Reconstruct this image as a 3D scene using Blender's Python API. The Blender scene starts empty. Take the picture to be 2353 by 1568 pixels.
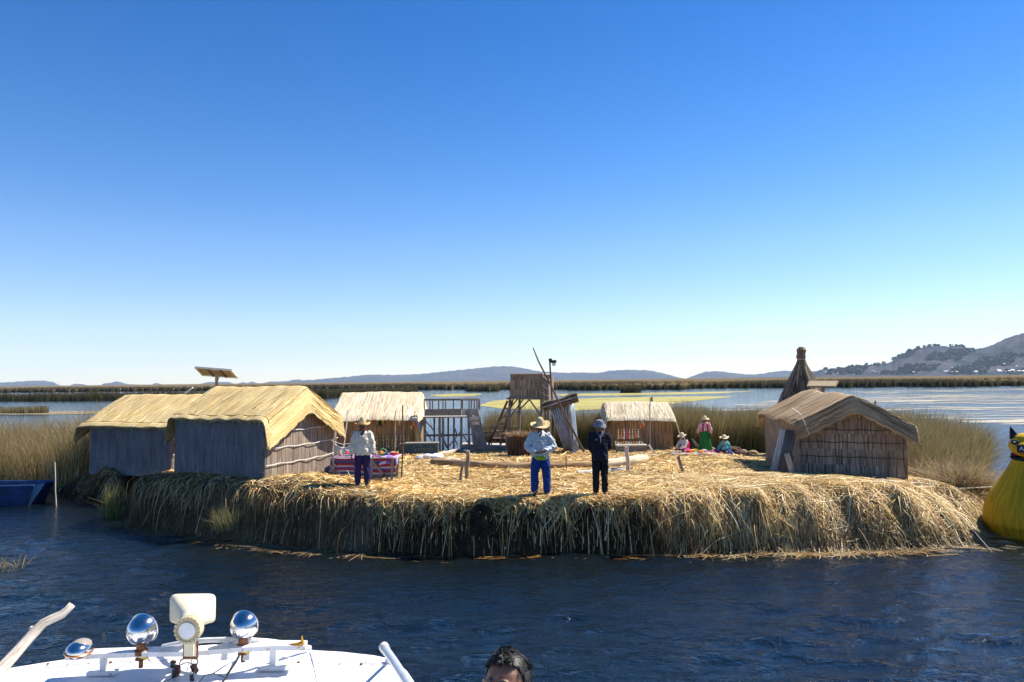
import bpy, bmesh, math, random
import numpy as np
from mathutils import Vector, Matrix, Euler
random.seed(7); RNG = np.random.default_rng(7)
C = bpy.context.scene.collection
SC = bpy.context.scene
# ---------------------------------------------------------------- camera, sky, sun
W_, H_, F_ = 2353.0, 1568.0, 1647.0
CAMZ = 3.6
cam_d = bpy.data.cameras.new('camera'); cam = bpy.data.objects.new('camera', cam_d); C.objects.link(cam)
cam_d.sensor_width = 36; cam_d.lens = 36*F_/W_; cam_d.clip_start = 0.05; cam_d.clip_end = 40000
RM = Matrix.Rotation(math.radians(90+3.13), 4, 'X') @ Matrix.Rotation(math.radians(-0.65), 4, 'Z')
cam.matrix_world = Matrix.Translation((0, 0, CAMZ)) @ RM
SC.camera = cam
SUN_EL, SUN_AZ = math.radians(50), math.radians(63)      # azimuth clockwise from +Y (away from the camera)
SDIR = Vector((math.sin(SUN_AZ)*math.cos(SUN_EL), math.cos(SUN_AZ)*math.cos(SUN_EL), math.sin(SUN_EL)))
world = bpy.data.worlds.new('World'); SC.world = world; world.use_nodes = True
wn = world.node_tree; wn.nodes.clear()
sky = wn.nodes.new('ShaderNodeTexSky'); sky.sky_type = 'NISHITA'; sky.sun_disc = False
sky.sun_elevation = SUN_EL; sky.sun_rotation = SUN_AZ; sky.altitude = 2500
sky.air_density = 1.5; sky.dust_density = 0.5; sky.ozone_density = 3.0
hs = wn.nodes.new('ShaderNodeHueSaturation'); hs.inputs['Saturation'].default_value = 1.388
tint = wn.nodes.new('ShaderNodeMix'); tint.data_type = 'RGBA'; tint.blend_type = 'MULTIPLY'; tint.inputs[0].default_value = 1; 
tcw = wn.nodes.new('ShaderNodeTexCoord'); sxw = wn.nodes.new('ShaderNodeSeparateXYZ'); wn.links.new(tcw.outputs['Generated'], sxw.inputs[0])   # bluer air near the horizon
rpw = wn.nodes.new('ShaderNodeValToRGB'); ew = rpw.color_ramp.elements; ew.new(.5); ew.new(.6); ew.new(.8)
for el_, (p_, c_) in zip(ew, [(0, (.63, .70, 1.0)), (.05, (.54, .53, .66)), (.18, (.64, .53, .60)), (.45, (.42, .41, .52)), (1.0, (.33, .37, .41))]): el_.position = p_; el_.color = (*c_, 1)
wn.links.new(sxw.outputs[2], rpw.inputs[0]); wn.links.new(rpw.outputs[0], tint.inputs[7])
bg = wn.nodes.new('ShaderNodeBackground'); bg.inputs[1].default_value = 0.15
wo = wn.nodes.new('ShaderNodeOutputWorld')
wn.links.new(sky.outputs[0], hs.inputs['Color']); wn.links.new(hs.outputs[0], tint.inputs[6]); wn.links.new(tint.outputs[2], bg.inputs[0]); wn.links.new(bg.outputs[0], wo.inputs[0])
sun_d = bpy.data.lights.new('sun', 'SUN'); sun_d.energy = 5.0; sun_d.angle = math.radians(0.5); sun_d.color = (1, 0.93, 0.82)
sun = bpy.data.objects.new('sun', sun_d); C.objects.link(sun)
sun.rotation_mode = 'QUATERNION'; sun.rotation_quaternion = SDIR.to_track_quat('Z', 'Y'); sun.location = (20, 10, 30)
SC.view_settings.view_transform = 'Standard'; SC.view_settings.look = 'None'
SC.view_settings.exposure = 0.92; SC.view_settings.gamma = 1
SC.cycles.sample_clamp_direct = 5; SC.cycles.sample_clamp_indirect = 4; SC.cycles.max_bounces = 8; SC.cycles.transparent_max_bounces = 12; SC.cycles.volume_bounces = 0

# ---------------------------------------------------------------- pixel -> place (photo measured at 2353 px width)
def ray(px, py):
    v = RM.to_3x3() @ Vector(((px-W_/2)/F_, -(py-H_/2)/F_, -1)); return v.normalized()
def PY(px, py, Y):
    v = ray(px, py); k = Y/v.y; return Vector((v.x*k, Y, CAMZ+v.z*k))
def GW(px, py, z=0.0):
    v = ray(px, py); k = (z-CAMZ)/v.z; return Vector((v.x*k, v.y*k, z))
def sm(t): t = min(max(t, 0), 1); return t*t*(3-2*t)
def gz(x, y):
    b = 1.05-0.042*np.maximum(0, y-17.0)
    b = b-0.09*np.clip(x-8, 0, 5)
    b = b+0.27*np.exp(-(((x+7.3)/3.2)**2+((y-18.8)/2.6)**2)) + 0.16*np.exp(-(((x+12.3)/3)**2+((y-24)/2.5)**2))
    b = b+0.10*np.exp(-(((x+4.6)/1.1)**2+((y-17.6)/0.7)**2))
    return b
def GR(px, py):
    v = ray(px, py); k = 9.0
    while k < 60:
        if CAMZ+v.z*k < float(gz(v.x*k, v.y*k)): break
        k += 0.02
    return Vector((v.x*k, v.y*k, CAMZ+v.z*k))
def gpt(x, y): return Vector((x, y, float(gz(x, y))))

# ---------------------------------------------------------------- naming
def tag(o, label=None, cat=None, group=None, kind=None):
    if label: o['label'] = label
    if cat: o['category'] = cat
    if group: o['group'] = group
    if kind: o['kind'] = kind
    return o
def empty(name, loc=(0, 0, 0), rz=0.0, **k):
    o = bpy.data.objects.new(name, None); C.objects.link(o); o.location = loc; o.rotation_euler = (0, 0, rz)
    o.empty_display_size = 0.2
    return tag(o, **k)
def copy_tree(o, parent=None):
    c = o.copy(); C.objects.link(c)
    if parent: c.parent = parent
    for ch in list(o.children): copy_tree(ch, c)
    return c

# ---------------------------------------------------------------- mesh collector
class MB:
    def __init__(s): s.v = []; s.f = []; s.uv = []; s.mi = []
    def add(s, vs, fs, uvs=None, mi=0):
        b = len(s.v); s.v += [tuple(p) for p in vs]; s.f += [tuple(b+i for i in f) for f in fs]
        s.uv += (uvs if uvs else [(0, 0)]*len(vs)); s.mi += [mi]*len(fs)
    def box(s, c, size, M=None, mi=0):
        """long axis gets V; four separate sides so that UV follows the grain"""
        sx, sy, sz = [a/2 for a in size]; M = M or Matrix.Identity(3); c = Vector(c)
        ax = max(range(3), key=lambda i: size[i])
        P = {}
        for i in (-1, 1):
            for j in (-1, 1):
                for k in (-1, 1): P[i, j, k] = (i*sx, j*sy, k*sz)
        quads = [[(-1,-1,-1),(-1,1,-1),(1,1,-1),(1,-1,-1)], [(-1,-1,1),(1,-1,1),(1,1,1),(-1,1,1)],
                 [(-1,-1,-1),(1,-1,-1),(1,-1,1),(-1,-1,1)], [(1,1,-1),(-1,1,-1),(-1,1,1),(1,1,1)],
                 [(-1,1,-1),(-1,-1,-1),(-1,-1,1),(-1,1,1)], [(1,-1,-1),(1,1,-1),(1,1,1),(1,-1,1)]]
        off = random.random()*10
        for q in quads:
            vs = []; uv = []
            for key in q:
                p = P[key]; vs.append(c+M@Vector(p))
                o = [p[i] for i in range(3) if i != ax]; uv.append((o[0]+o[1]+off, p[ax]+off))
            s.add(vs, [(0, 1, 2, 3)], uv, mi)
    def beam(s, p, q, w, h=None, mi=0, up=None):
        p, q = Vector(p), Vector(q); d = q-p; L = d.length; z = d.normalized(); h = h or w
        u = Vector(up) if up else (Vector((0, 0, 1)) if abs(z.z) < .9 else Vector((0, 1, 0)))
        x = u.cross(z).normalized(); y = z.cross(x)
        M = Matrix((x, y, z)).transposed(); s.box((p+q)/2, (w, h, L), M, mi)
    def tube(s, pts, rad, n=8, mi=0, ell=None, cap=True):
        pts = [Vector(p) for p in pts]
        if not hasattr(rad, '__len__'): rad = [rad]*len(pts)
        vs = []; uv = []; L = 0; off = random.random()*10; xprev = None
        for i, p in enumerate(pts):
            t = (pts[min(i+1, len(pts)-1)]-pts[max(i-1, 0)]).normalized()
            if i: L += (p-pts[i-1]).length
            if xprev is None:
                u = Vector((0, 0, 1)) if abs(t.z) < .9 else Vector((1, 0, 0)); x = (u.cross(t)).normalized()
            else: x = (xprev-t*xprev.dot(t)).normalized()
            xprev = x; y = t.cross(x)
            r = rad[i]; rx, ry = (r if hasattr(r, '__len__') else (r, r))
            for k in range(n):
                a = 2*math.pi*k/n; vs.append(p+x*(rx*math.cos(a))+y*(ry*math.sin(a))); uv.append((k/n*.3+off, L+off))
        fs = [(i*n+k, i*n+(k+1) % n, (i+1)*n+(k+1) % n, (i+1)*n+k) for i in range(len(pts)-1) for k in range(n)]
        if cap: fs += [tuple(range(n-1, -1, -1)), tuple((len(pts)-1)*n+k for k in range(n))]
        s.add(vs, fs, uv, mi)
    def loft(s, rings, n=16, mi=0, cap=True):
        """rings: (cx,cy,cz,rx,ry) horizontal ellipses"""
        vs = []; uv = []
        for (cx, cy, cz, rx, ry) in rings:
            for k in range(n):
                a = 2*math.pi*k/n; vs.append((cx+rx*math.cos(a), cy+ry*math.sin(a), cz)); uv.append((k/n, cz))
        m = len(rings)
        fs = [(i*n+k, i*n+(k+1) % n, (i+1)*n+(k+1) % n, (i+1)*n+k) for i in range(m-1) for k in range(n)]
        if cap: fs += [tuple(range(n-1, -1, -1)), tuple((m-1)*n+k for k in range(n))]
        s.add(vs, fs, uv, mi)
    def ball(s, c, r, n=12, mi=0, M=None):
        c = Vector(c); rx, ry, rz = r if hasattr(r, '__len__') else (r, r, r)
        vs = [c+(M@Vector((0, 0, -rz)) if M else Vector((0, 0, -rz)))]; m = max(4, n//2)
        for i in range(1, m):
            b = -math.pi/2+math.pi*i/m
            for k in range(n):
                a = 2*math.pi*k/n; p = Vector((rx*math.cos(b)*math.cos(a), ry*math.cos(b)*math.sin(a), rz*math.sin(b)))
                vs.append(c+(M@p if M else p))
        vs.append(c+(M@Vector((0, 0, rz)) if M else Vector((0, 0, rz))))
        fs = [(0, 1+(k+1) % n, 1+k) for k in range(n)]
        for i in range(m-2):
            for k in range(n): a = 1+i*n; fs.append((a+k, a+(k+1) % n, a+n+(k+1) % n, a+n+k))
        a = 1+(m-2)*n; fs += [(a+k, a+(k+1) % n, len(vs)-1) for k in range(n)]
        s.add(vs, fs, None, mi)
    def grid(s, nu, nv, fn, mi=0, thick=None):
        """fn(i/nu, j/nv) -> (pos, uv); thick: vector offset for the back sheet (closed)"""
        vs = []; uv = []
        for j in range(nv+1):
            for i in range(nu+1):
                p, t = fn(i/nu, j/nv); vs.append(Vector(p)); uv.append(t)
        w = nu+1
        fs = [(j*w+i, j*w+i+1, (j+1)*w+i+1, (j+1)*w+i) for j in range(nv) for i in range(nu)]
        if thick is not None:
            t = Vector(thick); b = len(vs); vs += [p+t for p in vs]; uv += list(uv)
            fs += [tuple(b+k for k in reversed(f)) for f in fs]
            rim = [i for i in range(w)]+[j*w+nu for j in range(1, nv+1)]+[nv*w+i for i in range(nu-1, -1, -1)]+[j*w for j in range(nv-1, 0, -1)]
            for a, c in zip(rim, rim[1:]+rim[:1]): fs.append((c, a, a+b, c+b))
        s.add(vs, fs, uv, mi)
    def build(s, name, mats, parent=None, smooth=True, label=None, **k):
        me = bpy.data.meshes.new(name); me.from_pydata(s.v, [], s.f)
        ul = me.uv_layers.new(name='UVMap'); uv = np.array(s.uv, dtype=np.float32)
        li = np.empty(len(me.loops), dtype=np.int32); me.loops.foreach_get('vertex_index', li)
        ul.data.foreach_set('uv', uv[li].ravel())
        for m in (mats if isinstance(mats, (list, tuple)) else [mats]): me.materials.append(m)
        if any(s.mi): me.polygons.foreach_set('material_index', s.mi)
        if smooth: me.polygons.foreach_set('use_smooth', [True]*len(me.polygons))
        me.update()
        o = bpy.data.objects.new(name, me); C.objects.link(o)
        if parent: o.parent = parent
        if smooth and smooth != 'all':
            try: me.set_sharp_from_angle(angle=math.radians(40))
            except Exception: pass
        return tag(o, label=label, **k)

def remesh(o, voxel=0.012, it=3):
    """turn overlapping closed shells into one continuous skin"""
    m = o.modifiers.new('r', 'REMESH'); m.mode = 'VOXEL'; m.voxel_size = voxel; m.use_smooth_shade = True
    if it: q = o.modifiers.new('s', 'SMOOTH'); q.iterations = it; q.factor = .5
    dg = bpy.context.evaluated_depsgraph_get(); dg.update()
    me = bpy.data.meshes.new_from_object(o.evaluated_get(dg)); old = o.data
    o.modifiers.clear(); me.name = old.name; o.data = me
    if not me.materials:
        for mm in old.materials: me.materials.append(mm)
    me.polygons.foreach_set('use_smooth', [True]*len(me.polygons))
    return o

# ---------------------------------------------------------------- materials
class NT:
    def __init__(s, name):
        s.m = bpy.data.materials.new(name); s.m.use_nodes = True; s.t = s.m.node_tree
        s.t.nodes.clear(); s.out = s.t.nodes.new('ShaderNodeOutputMaterial')
        s.b = s.t.nodes.new('ShaderNodeBsdfPrincipled'); s.t.links.new(s.b.outputs[0], s.out.inputs[0])
    def n(s, t, **k):
        x = s.t.nodes.new(t)
        for a, b in k.items(): setattr(x, a, b)
        return x
    def l(s, a, b): s.t.links.new(a, b)
    def noise(s, vec, scale, detail=4, rough=.6, dist=0):
        x = s.n('ShaderNodeTexNoise'); x.inputs['Scale'].default_value = scale; x.inputs['Detail'].default_value = detail
        x.inputs['Roughness'].default_value = rough; x.inputs['Distortion'].default_value = dist; s.l(vec, x.inputs['Vector']); return x.outputs['Fac']
    def mapping(s, vec, scale, rot=(0, 0, 0)):
        x = s.n('ShaderNodeMapping'); x.inputs['Scale'].default_value = scale; x.inputs['Rotation'].default_value = rot; s.l(vec, x.inputs['Vector']); return x.outputs[0]
    def ramp(s, fac, stops):
        x = s.n('ShaderNodeValToRGB'); e = x.color_ramp.elements
        while len(e) < len(stops): e.new(.5)
        for i, (p, c) in enumerate(stops): e[i].position = p; e[i].color = (*c, 1) if len(c) == 3 else c
        s.l(fac, x.inputs[0]); return x.outputs[0]
    def mix(s, fac, a, b, mode='MIX'):
        x = s.n('ShaderNodeMix', data_type='RGBA', blend_type=mode)
        for v, i in ((fac, 0), (a, 6), (b, 7)):
            if hasattr(v, 'links') or hasattr(v, 'is_linked'): s.l(v, x.inputs[i])
            elif i == 0: x.inputs[0].default_value = v
            else: x.inputs[i].default_value = (*v, 1)
        return x.outputs[2]
    def bump(s, h, strength=.4, dist=.02):
        x = s.n('ShaderNodeBump'); x.inputs['Strength'].default_value = strength; x.inputs['Distance'].default_value = dist
        s.l(h, x.inputs['Height']); s.l(x.outputs[0], s.b.inputs['Normal'])
    def coord(s, w='Object'):
        return s.n('ShaderNodeTexCoord').outputs[w]
    def col(s, c):
        if hasattr(c, 'is_linked'): s.l(c, s.b.inputs['Base Color'])
        else: s.b.inputs['Base Color'].default_value = (*c, 1)
    def set(s, **k):
        for a, v in k.items(): s.b.inputs[a.replace('_', ' ')].default_value = v
        return s
MAT = {}
def plain(name, c, rough=.7, var=.12, scale=6, bump=.0, metal=0, spec=.3, dirt=None):
    if name in MAT: return MAT[name]
    t = NT(name); v = t.coord(); f = t.noise(v, scale, 5)
    lo = tuple(max(0, x*(1-2*var)) for x in c); hi = tuple(min(1, x*(1+1.2*var)) for x in c)
    cc = t.ramp(f, [(.3, lo), (.7, hi)])
    if dirt:
        g = t.noise(v, scale*2.3, 6, .7); m = t.ramp(g, [(.56, (0, 0, 0)), (.68, (1, 1, 1))]); cc = t.mix(m, cc, dirt)
    t.col(cc); t.set(Roughness=rough, Metallic=metal); t.b.inputs['Specular IOR Level'].default_value = spec
    if bump: t.bump(f, bump, .01)
    MAT[name] = t.m; return t.m
def fiber(name, dark, mid, light, su=22, sv=.9, rough=.85, bump=.6, old=None, oldamt=.5, bd=.02, layer=0):
    """reeds / wood grain: V of the UV map runs along the fibre, in metres"""
    if name in MAT: return MAT[name]
    t = NT(name); uv = t.coord('UV')
    if layer:      # short reeds sewn in horizontal layers: each layer gets its own reeds
        q = t.n('ShaderNodeSeparateXYZ'); t.l(uv, q.inputs[0]); d1 = t.n('ShaderNodeMath', operation='DIVIDE'); t.l(q.outputs[1], d1.inputs[0]); d1.inputs[1].default_value = layer; d2 = t.n('ShaderNodeMath', operation='FLOOR'); t.l(d1.outputs[0], d2.inputs[0]); d3 = t.n('ShaderNodeMath', operation='MULTIPLY_ADD'); t.l(d2.outputs[0], d3.inputs[0]); d3.inputs[1].default_value = 3.71; t.l(q.outputs[0], d3.inputs[2])
        cb_ = t.n('ShaderNodeCombineXYZ'); t.l(d3.outputs[0], cb_.inputs[0]); t.l(q.outputs[1], cb_.inputs[1]); uv = cb_.outputs[0]
    a = t.noise(t.mapping(uv, (su, sv, 1)), 1.0, 3, .65)
    b = t.noise(t.mapping(uv, (su*3.1, sv*1.6, 1)), 1.0, 2, .6)
    m = t.n('ShaderNodeMath', operation='ADD'); t.l(a, m.inputs[0]); t.l(b, m.inputs[1])
    h = t.n('ShaderNodeMath', operation='MULTIPLY'); h.inputs[1].default_value = .5; t.l(m.outputs[0], h.inputs[0])
    c = t.ramp(h.outputs[0], [(.40, dark), (.495, mid), (.60, light)])
    o = t.noise(t.coord('Object'), .9, 5, .6)
    if old: c = t.mix(t.ramp(o, [(.5-.25*oldamt, (0, 0, 0)), (.85-.3*oldamt, (1, 1, 1))]), c, t.mix(.55, c, old))
    o2 = t.noise(t.mapping(uv, (3.1, 1.1, 1)), 1.3, 4, .6); c = t.mix(.55, c, t.ramp(o2, [(.3, (.55, .52, .5)), (.7, (1.15, 1.12, 1.1))]), 'MULTIPLY')
    t.col(c); t.set(Roughness=rough); t.b.inputs['Specular IOR Level'].default_value = .2
    if bump: t.bump(h.outputs[0], bump, bd)
    MAT[name] = t.m; return t.m
def vcol(name, rough=.7, trans=0.0, spec=.2):
    if name in MAT: return MAT[name]
    t = NT(name); a = t.n('ShaderNodeAttribute', attribute_name='Col'); t.col(a.outputs['Color']); t.set(Roughness=rough)
    t.b.inputs['Specular IOR Level'].default_value = spec
    if trans:
        tr = t.n('ShaderNodeBsdfTranslucent'); t.l(a.outputs['Color'], tr.inputs[0]); mx = t.n('ShaderNodeMixShader'); mx.inputs[0].default_value = trans
        t.l(t.b.outputs[0], mx.inputs[1]); t.l(tr.outputs[0], mx.inputs[2]); t.l(mx.outputs[0], t.out.inputs[0])
    MAT[name] = t.m; return t.m

def ribbons(name, pts, side, w, col, mat, parent=None, **k):
    """pts (N,S,3), side (N,3) or (N,S,3), w (N,S) half widths, col (N,3) or (N,S,3)"""
    N, S, _ = pts.shape
    if side.ndim == 2: side = side[:, None, :]
    L = pts-side*w[..., None]; R = pts+side*w[..., None]
    V = np.stack([L, R], axis=2).reshape(-1, 3).astype(np.float32)
    i = np.arange(N)[:, None]*S*2; j = np.arange(S-1)[None, :]*2; b = i+j
    Fq = np.stack([b, b+1, b+3, b+2], axis=-1).reshape(-1, 4)
    me = bpy.data.meshes.new(name); me.vertices.add(len(V)); me.vertices.foreach_set('co', V.ravel())
    me.loops.add(Fq.size); me.loops.foreach_set('vertex_index', Fq.ravel().astype(np.int32))
    me.polygons.add(len(Fq)); me.polygons.foreach_set('loop_start', np.arange(0, Fq.size, 4, dtype=np.int32))
    try: me.polygons.foreach_set('loop_total', np.full(len(Fq), 4, dtype=np.int32))
    except Exception: pass
    me.update(calc_edges=True)
    if col.ndim == 2: col = np.repeat(col[:, None, :], S, axis=1)
    cc = np.ones((N, S, 2, 4), dtype=np.float32); cc[..., :3] = col[:, :, None, :]
    at = me.color_attributes.new('Col', 'FLOAT_COLOR', 'POINT'); at.data.foreach_set('color', cc.ravel())
    me.materials.append(mat)
    o = bpy.data.objects.new(name, me); C.objects.link(o)
    if parent: o.parent = parent
    return tag(o, **k)
def unit(a): return a/np.maximum(1e-9, np.linalg.norm(a, axis=-1, keepdims=True))
def palette(n, cols, wts, jit=.18):
    c = np.array(cols)[RNG.choice(len(cols), n, p=np.array(wts)/sum(wts))]
    return np.clip(c*(1+RNG.normal(0, jit, (n, 1))), .01, .95)
def reed_blades(x, y, z0, h, w, cols, lean=(0, 0), spread=.25, S=5, tip=None):
    n = len(x); ang = RNG.uniform(0, 2*np.pi, n)
    l = np.stack([np.cos(ang), np.sin(ang)], -1)*RNG.gamma(2., spread/2, n)[:, None]+np.array(lean)
    t = np.linspace(0, 1, S)[None, :]
    px = x[:, None]+l[:, :1]*h[:, None]*t**1.7; py = y[:, None]+l[:, 1:]*h[:, None]*t**1.7
    pz = z0[:, None]+h[:, None]*(t-.28*np.minimum(1.4, (l**2).sum(-1, keepdims=True))*t**2.2)
    pts = np.stack([px, py, pz], -1)
    a2 = RNG.uniform(-.9, .9, n); side = np.stack([np.cos(a2), np.sin(a2), 0*a2], -1)
    ww = w[:, None]*(1-.75*t**2)
    col = np.repeat(cols[:, None, :], S, 1)
    if tip is not None: k = (t[..., None]**2)*.6; col = col*(1-k)+np.array(tip)*k
    return pts, side, ww, col
# ================================================================ WATER
t = NT('lake_water'); v = t.coord('Object')
w1 = t.noise(t.mapping(v, (.55, 1.5, 1), (0, 0, .25)), 1.0, 3, .55, .6)
w2 = t.noise(t.mapping(v, (2.4, 5.2, 1), (0, 0, -.2)), 1.0, 4, .62, .8)
w3 = t.noise(t.mapping(v, (9, 15, 1), (0, 0, .3)), 1.0, 3, .6, .3)
def mad(a, k, b=None):
    m = t.n('ShaderNodeMath', operation='MULTIPLY_ADD'); t.l(a, m.inputs[0]); m.inputs[1].default_value = k
    if b is None: m.inputs[2].default_value = 0
    else: t.l(b, m.inputs[2])
    return m.outputs[0]
w0 = t.noise(t.mapping(v, (.16, .34, 1), (0, 0, .5)), 1.0, 2, .5, .4)
hh = mad(w1, .05, mad(w2, .06, mad(w3, .02)))
sp = t.n('ShaderNodeSeparateXYZ'); t.l(v, sp.inputs[0]); mr = t.n('ShaderNodeMapRange'); mr.inputs[1].default_value = 18; mr.inputs[2].default_value = 60; mr.inputs[3].default_value = 1; mr.inputs[4].default_value = .30; t.l(sp.outputs[1], mr.inputs[0])   # calmer water beyond the island
ml = t.n('ShaderNodeMath', operation='MULTIPLY'); t.l(hh, ml.inputs[0]); t.l(mr.outputs[0], ml.inputs[1]); t.bump(ml.outputs[0], 1.0, 1.0)
cl = t.noise(t.mapping(v, (.12, .25, 1)), 1.0, 3)
t.col(t.ramp(cl, [(.3, (.002, .006, .010)), (.7, (.007, .009, .007))]))
t.set(Roughness=.03, IOR=1.65); t.b.inputs['Specular IOR Level'].default_value = .5
WATER = t.m
R_ = 10200; WX0, WX1, WY0, WY1 = -16.0, 16.0, 3.4, 17.6; WS = .055
wx = np.linspace(WX0, WX1, int((WX1-WX0)/WS)); wy = np.linspace(WY0, WY1, int((WY1-WY0)/WS)); XX, YY = np.meshgrid(wx, wy); rw = np.random.default_rng(5); hw = np.zeros_like(XX)
XD = XX+.12*np.sin(YY*1.7+.6*XX)+.05*np.sin(3.1*XX-2.2*YY); YD = YY+.14*np.sin(XX*1.3-.4*YY)+.06*np.sin(2.7*YY+1.9*XX)
for i in range(70):
    lam = .33*(6.5**rw.random()); k_ = 2*math.pi/lam; th_ = math.radians(278)+rw.normal(0, .48); sl = .032*(1 if lam < .9 else .55); ph_ = rw.uniform(0, 6.28)
    env = .65+.5*np.sin(XX*rw.uniform(-.7, .7)+YY*rw.uniform(-.9, .9)+rw.uniform(0, 6.28)); q = np.sin(k_*(XD*math.cos(th_)+YD*math.sin(th_))+ph_); hw += sl/k_*env*(q+.35*(q*q-.5))
patch_ = 1+.5*np.sin(XX*.45+YY*.8+1)*np.sin(XX*.23-YY*.5+2); edge_ = np.clip(np.minimum(np.minimum(XX-WX0, WX1-XX), np.minimum(YY-WY0, WY1-YY))/1.0, 0, 1); hw *= patch_*edge_
me = bpy.data.meshes.new('water'); nwx, nwy = len(wx), len(wy); V = np.stack([XX, YY, hw], -1).reshape(-1, 3)
out = np.array([(-R_, -R_, 0), (R_, -R_, 0), (R_, R_, 0), (-R_, R_, 0)]); nb = len(V); V = np.concatenate([V, out]); i0 = (np.arange(nwy-1)[:, None]*nwx+np.arange(nwx-1)[None]).ravel(); Fq = np.stack([i0, i0+1, i0+nwx+1, i0+nwx], -1)
c00, c10, c11, c01 = 0, nwx-1, nwx*nwy-1, nwx*(nwy-1)
ring = [[nb, nb+1, c10, c00], [nb+1, nb+2, c11, c10], [nb+2, nb+3, c01, c11], [nb+3, nb, c00, c01]]; Fq = np.concatenate([Fq, np.array(ring)]).astype(np.int32)
me.vertices.add(len(V)); me.vertices.foreach_set('co', V.astype(np.float32).ravel()); me.loops.add(Fq.size); me.loops.foreach_set('vertex_index', Fq.ravel()); me.polygons.add(len(Fq)); me.polygons.foreach_set('loop_start', np.arange(0, Fq.size, 4, dtype=np.int32))
me.update(calc_edges=True); sm_ = np.ones(len(Fq), bool); sm_[-4:] = False; me.polygons.foreach_set('use_smooth', sm_); me.materials.append(WATER); wo_ = bpy.data.objects.new('water', me); C.objects.link(wo_); wo_['kind'] = 'structure'

# ================================================================ HILLS
def prof(pts, X): a = np.array(pts, float); return np.interp(X, a[:, 0], a[:, 1])
def fract(X, Y, seed, base=1.0, n=6):
    r = np.random.default_rng(seed); o = 0; a = 1.0; f = base
    for _ in range(n):
        for _ in range(3):
            th = r.uniform(0, 6.28); ph = r.uniform(0, 6.28); k = f*r.uniform(.7, 1.3)
            o = o+a*np.sin(k*(X*np.cos(th)+Y*np.sin(th))+ph+1.3*np.sin(.6*k*(X*np.sin(th)-Y*np.cos(th))+ph*2))/3
        a *= .5; f *= 2.1
    return o
def hz(px): return 874-(px-1176.5)*.01135
class Range:
    def __init__(s, pts, D, foot, seed, rough=.10):
        s.pts = pts; s.D = D; s.foot = foot; s.seed = seed; s.rough = rough
    def top(s, ax):                                   # ax = x/y
        px = 1176.5+ax*F_; y = prof(s.pts, px)+(.45*np.sin(px*.31+s.seed)+.35*np.sin(px*.73)+.25*np.sin(px*1.7+1))*(prof(s.pts, px) < hz(px)-4); return np.maximum(0, (hz(px)-y)/F_*s.D+CAMZ)
    def h(s, X, Y):
        t = (Y-s.foot)/(s.D-s.foot); top = s.top(X/Y)
        n = fract(X, Y, s.seed, 6.0/(s.D-s.foot)); g = np.abs(fract(X, Y*.5, s.seed+5, 14.0/(s.D-s.foot)))
        tt = np.clip(t, 0, 1); body = top*(tt**1.15)*(1+s.rough*3*n*(1-tt)*tt*2)-top*.22*g*(tt*(1-tt)*2.4)
        back = np.clip(1-(t-1)*1.2, 0, 1); return np.where(t <= 1, np.maximum(body, -3*(t < .02)), top*back)
    def mesh(s, name, mat, x0, x1, nx, ny):
        ax = np.linspace((x0-1176.5)/F_, (x1-1176.5)/F_, nx); Yv = np.concatenate([np.linspace(s.foot, s.D, ny), np.linspace(s.D, s.D+(s.D-s.foot)*.8, ny//3)[1:]])
        A, Y = np.meshgrid(ax, Yv); X = A*Y; Z = s.h(X, Y); Z[0] = -1; Z[-1] = -1
        vs = np.stack([X, Y, Z], -1).reshape(-1, 3); ny2 = len(Yv)
        m = MB(); m.add([tuple(p) for p in vs.tolist()], [(j*nx+i, j*nx+i+1, (j+1)*nx+i+1, (j+1)*nx+i) for j in range(ny2-1) for i in range(nx-1)])
        return m.build(name, mat, kind='structure', smooth='all')
far_pts = [(-400, 888), (0, 879.5), (30, 878), (75, 875), (105, 875), (125, 879), (144, 889), (152, 889), (172, 882), (192, 883), (208, 889), (227, 888), (240, 881), (255, 880), (269, 876), (293, 883), (320, 884), (340, 884),
           (349, 884), (358, 880), (375, 884), (430, 884), (457, 883), (480, 878), (525, 878), (541, 883), (545, 882), (560, 878), (566, 881), (580, 877), (596, 882), (608, 880), (620, 877), (640, 877), (659, 876), (681, 872), (698, 874), (720, 873),
           (752, 870), (800, 866), (845, 861), (900, 862), (960, 860), (1010, 855), (1060, 850), (1100, 846), (1140, 842), (1172, 842), (1200, 846), (1240, 854), (1300, 857), (1330, 856), (1375, 857), (1400, 852), (1440, 850),
           (1490, 851), (1520, 857), (1560, 868), (1575, 870.5), (1585, 866), (1620, 854), (1650, 853), (1690, 858), (1720, 861), (1740, 860), (1780, 854), (1800, 852), (1870, 853), (1960, 850), (2100, 855), (2400, 855), (2800, 850)]
near_pts = [(1700, 868), (1840, 866), (1862, 860), (1880, 851), (1893, 848), (1920, 847), (1950, 843), (1975, 841), (1990, 838), (2010, 840), (2030, 836), (2048, 832), (2055, 824), (2064, 818), (2080, 810), (2095, 806), (2110, 801), (2130, 797), (2150, 795),
            (2167, 795), (2180, 797), (2205, 795), (2215, 797), (2232, 800), (2247, 802), (2270, 797), (2290, 789), (2310, 779), (2330, 772), (2353, 766), (2450, 750), (2600, 770), (2800, 800)]
def hillmat(name, veg, dry, rock, sc, cut=.5):
    t = NT(name); v = t.coord('Object'); n1 = t.noise(t.mapping(v, (sc, sc*.6, sc)), 1, 7, .68); n2 = t.noise(v, sc*5, 4, .6)
    c = t.ramp(n1, [(cut-.08, veg), (cut+.02, rock), (cut+.16, dry)]); c = t.mix(t.ramp(n2, [(.5, (0, 0, 0)), (.62, (.8, .8, .8))]), c, veg)
    t.col(c); t.set(Roughness=.95); t.b.inputs['Specular IOR Level'].default_value = .05; t.bump(n1, .6, 25); return t.m
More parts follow.
